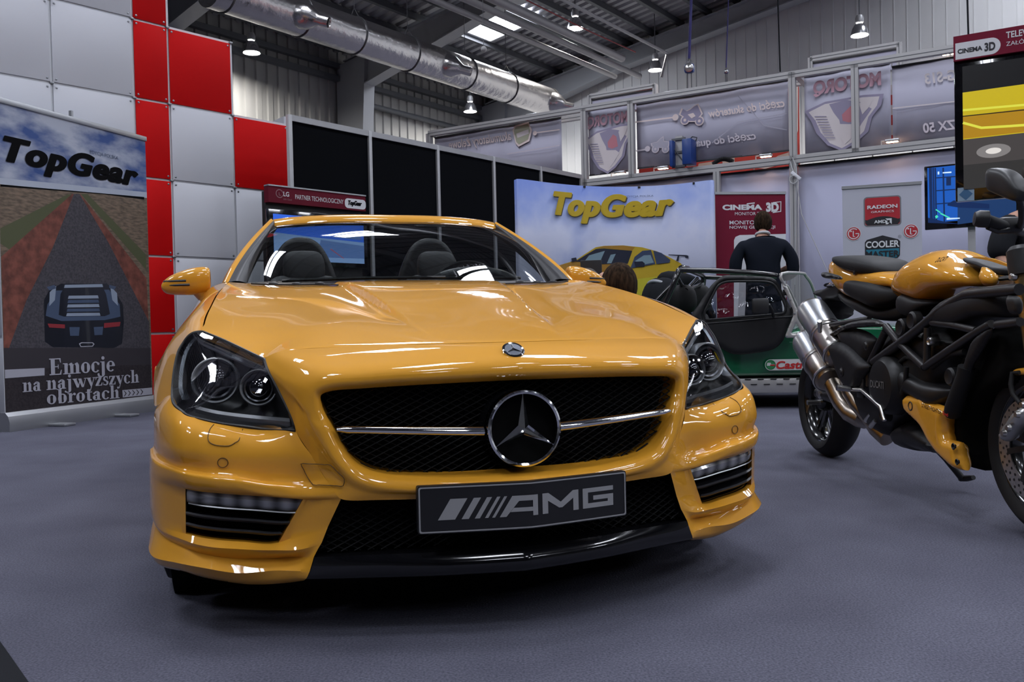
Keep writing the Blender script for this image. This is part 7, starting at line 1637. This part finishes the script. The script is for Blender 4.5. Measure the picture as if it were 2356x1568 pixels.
def loaf(name, f, pts, off, half, m, parent=None, p=.62, top=0., ends=.5, n=44, k=28, sub=1):
    """rounded body sliced along its length: outline on the mid plane, superelliptic cross sections"""
    q = np.array(smooth_poly([f(x, y, off) for x, y in pts], 4, True)); x0, x1 = q[:, 0].min(), q[:, 0].max(); bm = bmesh.new(); R = []
    A = q; B = np.roll(q, -1, 0)
    for i in range(n):
        t = .5 - .5 * math.cos(PI * (i + .35) / (n - .3)); x = x0 + (x1 - x0) * t; hit = []
        for a, b in zip(A, B):
            if (a[0] <= x < b[0]) or (b[0] <= x < a[0]): hit.append(a[1] + (b[1] - a[1]) * (x - a[0]) / (b[0] - a[0]))
        if len(hit) < 2: continue
        zl, zh = min(hit), max(hit); w_ = half * min(1, (1 - abs(2 * t - 1) ** 4)) ** ends; cz, h = (zl + zh) / 2, (zh - zl) / 2; ring_ = []
        for j in range(k):
            a = 2*PI*j/k; c, s_ = math.cos(a), math.sin(a); yy = w_ * math.copysign(abs(c) ** p, c) * (1 - top * max(0, s_) ** 1.5); zz_ = h * math.copysign(abs(s_) ** p, s_)
            ring_.append(bm.verts.new((x, -off + yy, cz + zz_)))
        R.append(ring_)
    for a, b in zip(R, R[1:]):
        for j in range(k): bm.faces.new((a[j], a[(j+1) % k], b[(j+1) % k], b[j]))
    bm.faces.new(R[0]); bm.faces.new(R[-1]); bmesh.ops.recalc_face_normals(bm, faces=bm.faces)
    return from_bm(name, bm, m, parent or bk, angle=60)
def btube(name, f, pts, r, m, parent=None, n=10):
    return tube(name, [(f(p[0], p[1], p[2])[0], -p[2], f(p[0], p[1], p[2])[1]) for p in pts], r, m, parent or bk, n)
FRM = mat('frame_grey_black', (.014, .013, .014), .4, .0, spec=.5); ENG = mat('engine_black', (.008, .008, .009), .45, .0, spec=.4); PLA = mat('side_panel_black', (.009, .009, .011), .55, spec=.35); TI = mat('titanium', (.42, .39, .35), .3, 1.); mottle(TI, (.30, .25, .20), (.58, .56, .55), 5., 3.)
RIMB = mat('gloss_black_rim', (.010, .010, .011), .2, .3, .6)
def wheel(x, R_, w_, lab, nsp):
    t = thing(lab, None, None); t.parent = bk
    M = axis_matrix((x, 0, R_), (0, -1, 0)); h = w_ / 2
    tread = [(R_ * math.cos(0) - .0 - (R_ * .16) * (a / h) ** 2 * 1.0, a) for a in np.linspace(-h, h, 13)]
    prof = [(R_ * .70, -h * .62), (R_ * .74, -h * .80), (R_ * .80, -h * .95)] + [(r, a * .98) for r, a in tread] + [(R_ * .80, h * .95), (R_ * .74, h * .80), (R_ * .70, h * .62)]
    lathe('tyre', prof, RUBBER, t, M, 64)
    rim = lathe('rim', [(R_ * .705, -h * .66), (R_ * .72, -h * .72), (R_ * .69, -h * .64), (R_ * .64, -h * .3), (R_ * .64, h * .3), (R_ * .69, h * .64), (R_ * .72, h * .72), (R_ * .705, h * .66)], RIMB, t, M, 56)
    lathe('rim_stripe', [(R_ * .716, h * .73), (R_ * .708, h * .735)], mat('rim_line', (.20, .20, .21), .3, .6), rim, M, 56)
    lathe('hub', [(.0005, h * .7), (.035, h * .7), (.045, h * .5), (.05, 0), (.045, -h * .5), (.0005, -h * .5)], RIMB, t, M, 24)
    for k in range(nsp):
        a = 2*PI*k/nsp + .35
        for da in (-.12, .12):
            p0 = Vector((x + .04 * math.cos(a + da * 2.5), -.0, R_ + .04 * math.sin(a + da * 2.5))); p1 = Vector((x + R_ * .66 * math.cos(a + da), -.01, R_ + R_ * .66 * math.sin(a + da)))
            beam('spoke', p0, p1, .026, .020, RIMB, t, up=(0, 1, 0))
    return t, M
RR = .297
wheel(0, RR, .16, 'rear_wheel', 5)
fw, MF = wheel(WB_, .305, .128, 'front_wheel', 5)
RF = .305
DISCM = mat('brake_disc_steel', (.50, .47, .44), .3, .9)
bd_ = lathe('brake_disc', [(RF * .56, .002), (RF * .56, -.002), (RF * .36, -.002), (RF * .36, .002), (RF * .56, .002)], DISCM, fw, MF @ Matrix.Translation((0, 0, .072)), 48)
bm = bmesh.new()
for k in range(30):
    for q, r in ((0, .53), (.5, .47), (.25, .41)):
        a = 2*PI*(k + q)/30; bm_lathe(bm, [(.0052, .0)], None, 8); 
        vs = [bm.verts.new((RF * r * math.cos(a) + .005 * math.cos(b), RF * r * math.sin(a) + .005 * math.sin(b), .0748)) for b in np.linspace(0, 2*PI, 9)[:-1]]; bm.faces.new(vs)
bmesh.ops.delete(bm, geom=[v for v in bm.verts if not v.link_faces], context='VERTS'); bmesh.ops.transform(bm, matrix=MF, verts=bm.verts)
from_bm('disc_holes', bm, BLACK, bd_, smooth=False)
for k in range(6): a = 2*PI*k/6; beam('disc_carrier', Vector((WB_, -.068, RF)) + Vector((.03 * math.cos(a), 0, .03 * math.sin(a))), Vector((WB_, -.072, RF)) + Vector((RF * .40 * math.cos(a + .2), 0, RF * .40 * math.sin(a + .2))), .02, .008, BLACK, bd_, up=(0, 1, 0))
# swing arm, hub ring
btube('swing_arm', b6, [(237, 825, .10), (330, 850, .10), (500, 800, .09), (560, 790, .08)], [.03, .035, .045, .05], ENG); btube('swing_arm', b6, [(237, 825, -.10), (330, 850, -.10), (560, 790, -.08)], [.03, .04, .05], ENG)
c = b6(237, 828, .13); lathe('axle_nut', [(.0005, .03), (.016, .03), (.020, .02), (.030, .018), (.034, .0)], STEEL, bk, axis_matrix((c[0], -.11, c[1]), (0, -1, 0)), 24)
tube('axle', [(0, -.12, RR), (0, .12, RR)], .014, STEEL, bk)
# exhaust: two stacked cans and header pipes
def can(name, f, a, b, off, r, parts):
    pa = Vector((f(*a, off)[0], -off, f(*a, off)[1])); pb = Vector((f(*b, off)[0], -off, f(*b, off)[1])); d = (pb - pa); L_ = d.length
    M = axis_matrix(pa, d); ex = thing(name, None, None); ex.parent = bk
    lathe('can_tip', [(r * .55, .01), (r * .62, .0), (r * .80, -.012), (r * .92, .004), (r * .98, .02)], TI, ex, M, 36); lathe('can_mouth', [(r * .58, .012), (.0005, .05)], DARK, ex, M, 28)
    lathe('can_sleeve', [(r * .98, .02), (r, .025), (r, L_ * .52)], mat('can_silver', (.50, .52, .55), .32, .9), ex, M, 40)
    lathe('can_band', [(r, L_ * .50), (r * 1.06, L_ * .505), (r * 1.06, L_ * .53), (r, L_ * .535)], STEEL, ex, M, 40); lathe('can_band', [(r, L_ * .56), (r * 1.07, L_ * .565), (r * 1.07, L_ * .585), (r, L_ * .59)], STEEL, ex, M, 40)
    lathe('can_body', [(r, L_ * .53), (r, L_ * .93), (r * .94, L_ * .96), (r * .9, L_ * .965), (r * .8, L_), (r * .5, L_ * 1.02), (.0005, L_ * 1.02)], TI, ex, M, 40)
    lathe('end_ring', [(r * 1.03, L_ * .92), (r * 1.05, L_ * .925), (r * 1.05, L_ * .95), (r * .98, L_ * .96)], STEEL, ex, M, 40)
    return ex, M, L_
e1, M1, L1 = can('exhaust_silencer', b6, (196, 392), (356, 640), .135, .082, 0)
e2, M2, L2 = can('exhaust_silencer', b6, (168, 550), (298, 762), .165, .078, 0)
btube('exhaust_pipe', b6, [(290, 745, .16), (312, 790, .15), (350, 870, .13), (400, 930, .11), (450, 958, .09), (480, 965, .06)], [.045, .043, .043, .046, .046, .045], TI, None, 20)
btube('exhaust_pipe', b6, [(400, 810, .11), (440, 880, .10), (500, 950, .08), (545, 1010, .06), (600, 1060, .04)], [.042, .042, .040, .045, .045], TI, None, 20)
for x, y in ((505, 955), (530, 985)): c = b6(x, y, .1); btube('pipe_clamp', b6, [(x - 22, y + 16, .12), (x + 6, y - 16, .12)], .012, STEEL)
# heat shields
pil('heat_shield', b6, [(288, 575), (340, 560), (400, 590), (470, 660), (500, 690), (470, 740), (440, 810), (390, 800), (350, 740), (320, 650)], .17, .035, .03, PLA); pil('heat_shield', b6, [(330, 500), (370, 480), (470, 500), (530, 545), (525, 590), (500, 690), (430, 640), (400, 620)], .13, .04, .04, PLA)
for x, y in ((373, 715), (503, 578)): c = b6(x, y, .19); lathe('bolt', [(.0005, .0), (.012, .0), (.016, .006), (.022, .008)], BLACK, bk, axis_matrix((c[0], -.215, c[1]), (0, 1, 0)), 16)
# tail, seats, plate bracket
tail = loaf('tail_fairing', b6, [(340, 152), (366, 124), (400, 116), (450, 128), (540, 160), (640, 190), (700, 205), (746, 226), (742, 285), (690, 275), (600, 290), (540, 345), (480, 332), (430, 300), (390, 255), (355, 205)], .0, .115, PAINT, None, .6, .25)
pil('tail_inlet', b6, [(415, 205), (425, 180), (442, 172), (436, 190), (424, 206)], .112, .012, .01, BLACK, tail); pil('tail_slot', b6, [(645, 195), (720, 235), (740, 255), (738, 275), (700, 262), (660, 225)], .105, .02, .015, BLACK, tail)
loaf('pillion_pad', b6, [(380, 117), (420, 107), (500, 112), (570, 125), (610, 143), (640, 185), (630, 215), (590, 210), (500, 192), (440, 160)], .0, .125, LEATHER, None, .55, .1)
loaf('rider_seat', b6, [(460, 262), (472, 236), (500, 227), (560, 226), (640, 240), (720, 285), (722, 330), (700, 365), (650, 385), (600, 365), (540, 335), (480, 300)], .0, .145, LEATHER, None, .55, .1)
loaf('under_seat_panel', b6, [(480, 330), (540, 345), (640, 385), (720, 365), (720, 420), (690, 450), (600, 440), (520, 400), (440, 345), (390, 270), (380, 250), (430, 300)], .0, .10, PLA)
pl_ = thing('plate_bracket', None, None); pl_.parent = bk
pil('bracket', b6, [(215, 288), (262, 280), (330, 245), (362, 235), (386, 265), (378, 325), (340, 350), (300, 355), (300, 440), (286, 425), (276, 345), (232, 325)], .0, .09, .02, PLA, pl_); pil('indicator', b6, [(250, 200), (270, 195), (300, 202), (345, 216), (352, 232), (310, 232), (262, 224)], .17, .025, .02, BLACK, pl_, step=.012); pil('tail_lamp', b6, [(255, 252), (290, 250), (345, 252), (350, 270), (300, 282), (262, 275)], .06, .05, .02, BLACK_GLOSS, pl_, step=.012)
# tank
tank = loaf('fuel_tank', b6, [(720, 332), (728, 300), (736, 262), (770, 195), (800, 150), (840, 104), (890, 80), (930, 76), (965, 80), (1010, 104), (1090, 148), (1155, 205), (1166, 240), (1148, 268), (1100, 276), (1000, 302), (940, 325), (890, 352), (820, 330), (760, 312)], .0, .155, PAINT, None, .68, .40)
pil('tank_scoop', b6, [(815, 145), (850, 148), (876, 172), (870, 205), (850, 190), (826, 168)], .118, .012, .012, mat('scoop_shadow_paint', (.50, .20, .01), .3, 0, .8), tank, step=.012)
pil('intake_duct', b6, [(1085, 172), (1118, 178), (1160, 218), (1150, 262), (1105, 270), (1092, 240)],   .10, .030, .025, PAINT, tank, step=.014)
V, F = fit_text('DUCATI', *[q for q in (b6(862, 130, .12)[0], b6(918, 130, .12)[0])], b6(880, 142, .12)[1], b6(880, 116, .12)[1], shear=.25, weight=.03)
tz_c = b6(890, 128, .12)[1]
pydata('tank_lettering', [(x, -.128 - .0 + (z - tz_c) * .9, z) for x, y, z in V], F, BLACK_INK, tank, smooth=False)
loaf('tank_side_panel', b6, [(702, 362), (722, 335), (742, 302), (815, 328), (885, 352), (850, 390), (800, 425), (745, 420)], .06, .085, PLA)
pil('cowl', b7, [(870, 1185), (930, 1180), (1100, 1195), (1250, 1240), (1385, 1300), (1380, 1320), (1240, 1275), (1080, 1225)], .08, .03, .02, PAINT, step=.012)
loaf('dash_cover', b7, [(860, 1188), (960, 1195), (1100, 1225), (1250, 1280), (1390, 1330), (1390, 1420), (1270, 1390), (1200, 1350), (1010, 1280), (930, 1240)], .03, .06, PLA)
# trellis frame
for pts, r in (([(525, 665), (650, 575), (780, 475), (868, 398), (940, 350), (1010, 312), (1130, 298), (1285, 285)], .0195), ([(588, 478), (650, 555), (720, 625), (790, 690)], .0165), ([(790, 690), (900, 615), (1060, 510), (1140, 465)], .015), ([(805, 485), (802, 600), (800, 680)], .014), ([(830, 458), (930, 470), (1060, 500)], .014), ([(585, 505), (540, 600), (505, 670)], .0165), ([(500, 690), (497, 740), (497, 790)], .015), ([(1170, 470), (1290, 455)], .015)):
    btube('frame_tube', b6, [(x, y, .15) for x, y in pts], r, FRM, None, 12)
for pts in ([(525, 665), (780, 475), (1010, 312), (1285, 285)], [(588, 478), (790, 690), (1060, 510), (1140, 465)]): btube('frame_tube', b6, [(x, y, -.15) for x, y in pts], .015, FRM, None, 12)
pil('subframe', b6, [(262, 545), (290, 520), (370, 470), (430, 450), (520, 440), (570, 460), (570, 480), (500, 482), (390, 492), (330, 520), (285, 552)], .16, .018, .012, FRM, step=.014); btube('subframe_bar', b6, [(300, 470, .15), (370, 458, .15), (500, 438, .14)], .012, FRM)
# airbox and side cover, engine, radiator
loaf('airbox_cover', b6, [(885, 425), (940, 380), (1020, 318), (1120, 305), (1235, 292), (1285, 320), (1292, 400), (1270, 430), (1180, 432), (1120, 455), (1050, 482), (940, 462)], .06, .11, PLA)
pil('vent_mesh', b6, [(1220, 325), (1245, 318), (1285, 330), (1290, 400), (1275, 415), (1235, 405)], .165, .015, .01, MESHM, step=.014)
pil('engine_block', b6, [(500, 640), (600, 560), (700, 480), (830, 440), (980, 480), (1060, 520), (1020, 640), (985, 790), (920, 900), (800, 960), (700, 1010), (640, 1060), (560, 1000), (510, 900), (495, 760)], .0, .13, .06, ENG, None, 3, .035)
loaf('cylinder_head', b6, [(695, 700), (740, 690), (860, 760), (985, 800), (975, 860), (915, 900), (800, 840), (712, 838)], .07, .10, ENG)
c = b6(570, 785, .17); clt = lathe('clutch_cover', [(.0005, .045), (.07, .045), (.105, .038), (.125, .012), (.130, -.04)], ENG, bk, axis_matrix((c[0] + .01, -.15, c[1]), (0, -1, 0)), 40)
V, F = fit_text('DUCATI', c[0] - .06, c[0] + .065, c[1] - .012, c[1] + .02, weight=.02); pydata('cover_lettering', [(x, -.197, z) for x, y, z in V], F, mat('grey_ink', (.13, .13, .13), .5), clt, smooth=False)
for x, y, r in ((692, 484, .038), (752, 448, .038), (955, 740, .035), (600, 940, .03), (850, 555, .018)): c = b6(x, y, .13); lathe('engine_cap', [(r * .5, .012), (r * .8, .016), (r, .008), (r * 1.02, -.02)], ENG if r > .02 else STEEL, bk, axis_matrix((c[0], -.145, c[1]), (0, -1, 0)), 24, cap0=True)
pil('radiator', b6, [(1012, 650), (1060, 560), (1140, 478), (1270, 480), (1295, 600), (1290, 760), (1180, 830), (1095, 910), (1062, 1000), (1045, 1215), (1008, 1210), (985, 1090), (920, 1050), (920, 910), (960, 820)], .0, .11, .03, DARK, None, 3, .04)
pil('radiator_bracket', b6, [(1050, 545), (1125, 490), (1140, 500), (1090, 600), (1040, 680), (1020, 740), (995, 740), (1010, 640)], .15, .016, .012, PLA, step=.016)
btube('coolant_hose', b6, [(1010, 690, .15), (1000, 740, .15), (970, 820, .15), (940, 900, .15), (935, 930, .14)], .030, RUBBER, None, 14); btube('coolant_hose', b6, [(830, 690, .14), (880, 650, .14), (930, 620, .14), (1000, 610, .14)], .012, RUBBER)
btube('wire_loom', b6, [(640, 680, .13), (690, 640, .14), (760, 650, .14), (790, 690, .14)], .008, RUBBER); btube('oil_line', b6, [(695, 690, .16), (690, 760, .16), (670, 830, .16)], .010, RUBBER)
pil('sump', b6, [(540, 985), (600, 1020), (700, 960), (800, 1000), (905, 1120), (890, 1165), (800, 1140), (690, 1130), (640, 1115), (640, 1080), (590, 1060)], .0, .11, .04, ENG, None, 3, .03)
# belly fairing
belly = pil('belly_fairing', bF, [(148, 216), (168, 204), (250, 206), (348, 210), (378, 262), (470, 298), (572, 338), (574, 400), (560, 465), (560, 560), (575, 640), (640, 655), (685, 668), (695, 780), (735, 940), (690, 938), (640, 920), (560, 850), (480, 770), (420, 690), (330, 520), (250, 440), (165, 360)], .135, .035, .02, PAINT, None, 1, .02, angle=40)
for x, y, r in ((190, 312, .016), (610, 706, .011), (645, 856, .010)): c = bF(x, y, .17); lathe('fairing_bolt', [(.0005, -.006), (r * .7, -.006), (r, .004), (r * 1.2, .002)], BLACK, belly, axis_matrix((c[0], -.169, c[1]), (0, -1, 0)), 16)
(x0, z0), (x1, z1) = bF(300, 302, .17), bF(560, 398, .17); sl_ = z1 - z0
V, F = fit_text('STREETFIGHTER', x0, x0 + (x1 - x0) * .76, z0 - .008, z0 + .008, weight=.02, slope=sl_ * .76); pydata('fairing_lettering', [(x, -.1712, z) for x, y, z in V], F, BLACK_INK, belly, smooth=False)
V, F = fit_text('848', x0 + (x1 - x0) * .80, x1, z0 - .008 + sl_ * .8, z0 + .008 + sl_ * .8, weight=.03, slope=sl_ * .2); pydata('fairing_lettering', [(x, -.1712, z) for x, y, z in V], F, mat('red_ink', (.45, .02, .01), .5), belly, smooth=False)
# stand and foot pegs
btube('side_stand', b6, [(690, 965, -.02), (800, 1060, -.06), (900, 1165, -.10), (960, 1240, -.14), (985, 1272, -.16)], [.018, .018, .016, .015, .015], BLACK); btube('stand_foot', b6, [(975, 1274, -.16), (1010, 1272, -.17), (1045, 1268, -.17)], [.012, .014, .010], BLACK)
btube('foot_peg', b6, [(330, 797, .26), (400, 806, .20)], .014, STEEL); btube('foot_peg', b6, [(240, 450, .24), (243, 505, .22)], .011, STEEL); btube('brake_pedal', b6, [(400, 806, .19), (460, 810, .19), (560, 900, .19), (580, 970, .19)], .009, STEEL); box('heel_plate', (b6(455, 800, .17)[0], -.17, b6(455, 800, .17)[1]), (.07, .01, .09), ENG, bk, bev=.003)
# front end: fork, caliper, fender tip, bars, mirror
GOLD = mat('fork_gold', (.40, .29, .13), .3, .8)
for off in (.085, -.085):
    a = BK.px(2349, 600, off); b = (WB_ + .015, .0); top = Vector((a[0], -off, a[1])); bot = Vector((WB_ + .12, -off, RF + .02)); d = bot - top
    fk = lathe('fork_leg', [(.030, 0), (.030, d.length * .55), (.026, d.length * .56), (.026, d.length * .9), (.034, d.length * .92), (.034, d.length)], GOLD, bk, axis_matrix(top, d), 24)
    lathe('fork_cap', [(.0005, -.05), (.028, -.05), (.040, -.035), (.042, .01), (.042, .05), (.030, .052)], BLACK, fk, axis_matrix(top, d), 24)
pil('brake_caliper', bF, [(1068, 572), (1100, 560), (1150, 480), (1200, 410), (1250, 340), (1300, 320), (1330, 380), (1310, 470), (1240, 560), (1180, 640), (1120, 655), (1078, 600)], .115, .035, .02, mat('caliper_silver', (.48, .48, .47), .3, .7), fw, step=.012)
for x, y in ((1085, 578), (1130, 525), (1215, 395), (1270, 300)): c = bF(x, y, .16); lathe('caliper_bolt', [(.0005, .012), (.009, .012), (.012, .0)], STEEL, fw, axis_matrix((c[0], -.15, c[1]), (0, -1, 0)), 12)
loaf('front_mudguard', b6, [(1272, 735), (1300, 716), (1380, 690), (1480, 700), (1500, 740), (1400, 735), (1310, 742)], .0, .085, PAINT); btube('brake_hose', b6, [(1285, 720, .10), (1248, 722, .11), (1240, 780, .12), (1250, 830, .12), (1275, 862, .12), (1290, 880, .12)], .008, RUBBER)
pil('triple_clamp', b7, [(1220, 1440), (1320, 1420), (1390, 1440), (1395, 1480), (1300, 1480), (1215, 1490)], .08, .04, .02, BLACK, step=.014); c = b7(1374, 1438, .13); lathe('clamp_bolt', [(.0005, .008), (.008, .008), (.012, .004), (.013, -.01)], STEEL, bk, axis_matrix((c[0], -.125, c[1]), (0, -1, 0)), 16)
hb_ = thing('handlebar', None, None); hb_.parent = bk
hp_ = [(1010, 690, .36), (1090, 720, .34), (1250, 775, .28), (1330, 800, .24), (1450, 840, .18), (1546, 870, .10)]
tube('grip', [(b7(x, y, o)[0], -o, b7(x, y, o)[1]) for x, y, o in hp_[:4]], [.022, .019, .019, .017], RUBBER, hb_, 14); tube('bar', [(b7(x, y, o)[0], -o, b7(x, y, o)[1]) for x, y, o in hp_[3:]], .013, BLACK, hb_, 12)
tube('bar', [(b7(1546, 870, .10)[0], -.10, b7(1546, 870, .1)[1]), (b7(1546, 870, .10)[0], .10, b7(1546, 870, .1)[1]), (b7(1330, 800, .24)[0], .30, b7(1330, 800, .24)[1])], .013, BLACK, hb_, 12)
c = b7(1030, 690, .36); lathe('bar_end', [(.0005, .02), (.020, .018), (.026, .005), (.026, -.02), (.020, -.022)], BLACK, hb_, axis_matrix((c[0] - .0, -.37, c[1]), (-.3, -1, .1)), 20)
c = b7(1350, 775, .24); box('switch_gear', (c[0], -.24, c[1]), (.05, .07, .05), BLACK, hb_, bev=.012); tube('brake_lever', [(b7(x, y, o)[0], -o, b7(x, y, o)[1]) for x, y, o in ((1350, 830, .26), (1200, 850, .30), (1080, 800, .34))], .008, BLACK, hb_, 8)
mi_ = loaf('mirror_head', b7, [(1108, 62), (1150, 38), (1200, 32), (1330, 52), (1430, 120), (1500, 230), (1545, 340), (1510, 460), (1400, 440), (1260, 380), (1140, 325), (1108, 260), (1100, 160)], .30, .03, BLACK, hb_)
tube('mirror_stalk', [(b7(x, y, o)[0], -o, b7(x, y, o)[1]) for x, y, o in ((1480, 430, .30), (1515, 560, .28), (1520, 700, .25), (1480, 830, .20))], .010, BLACK, hb_, 10)
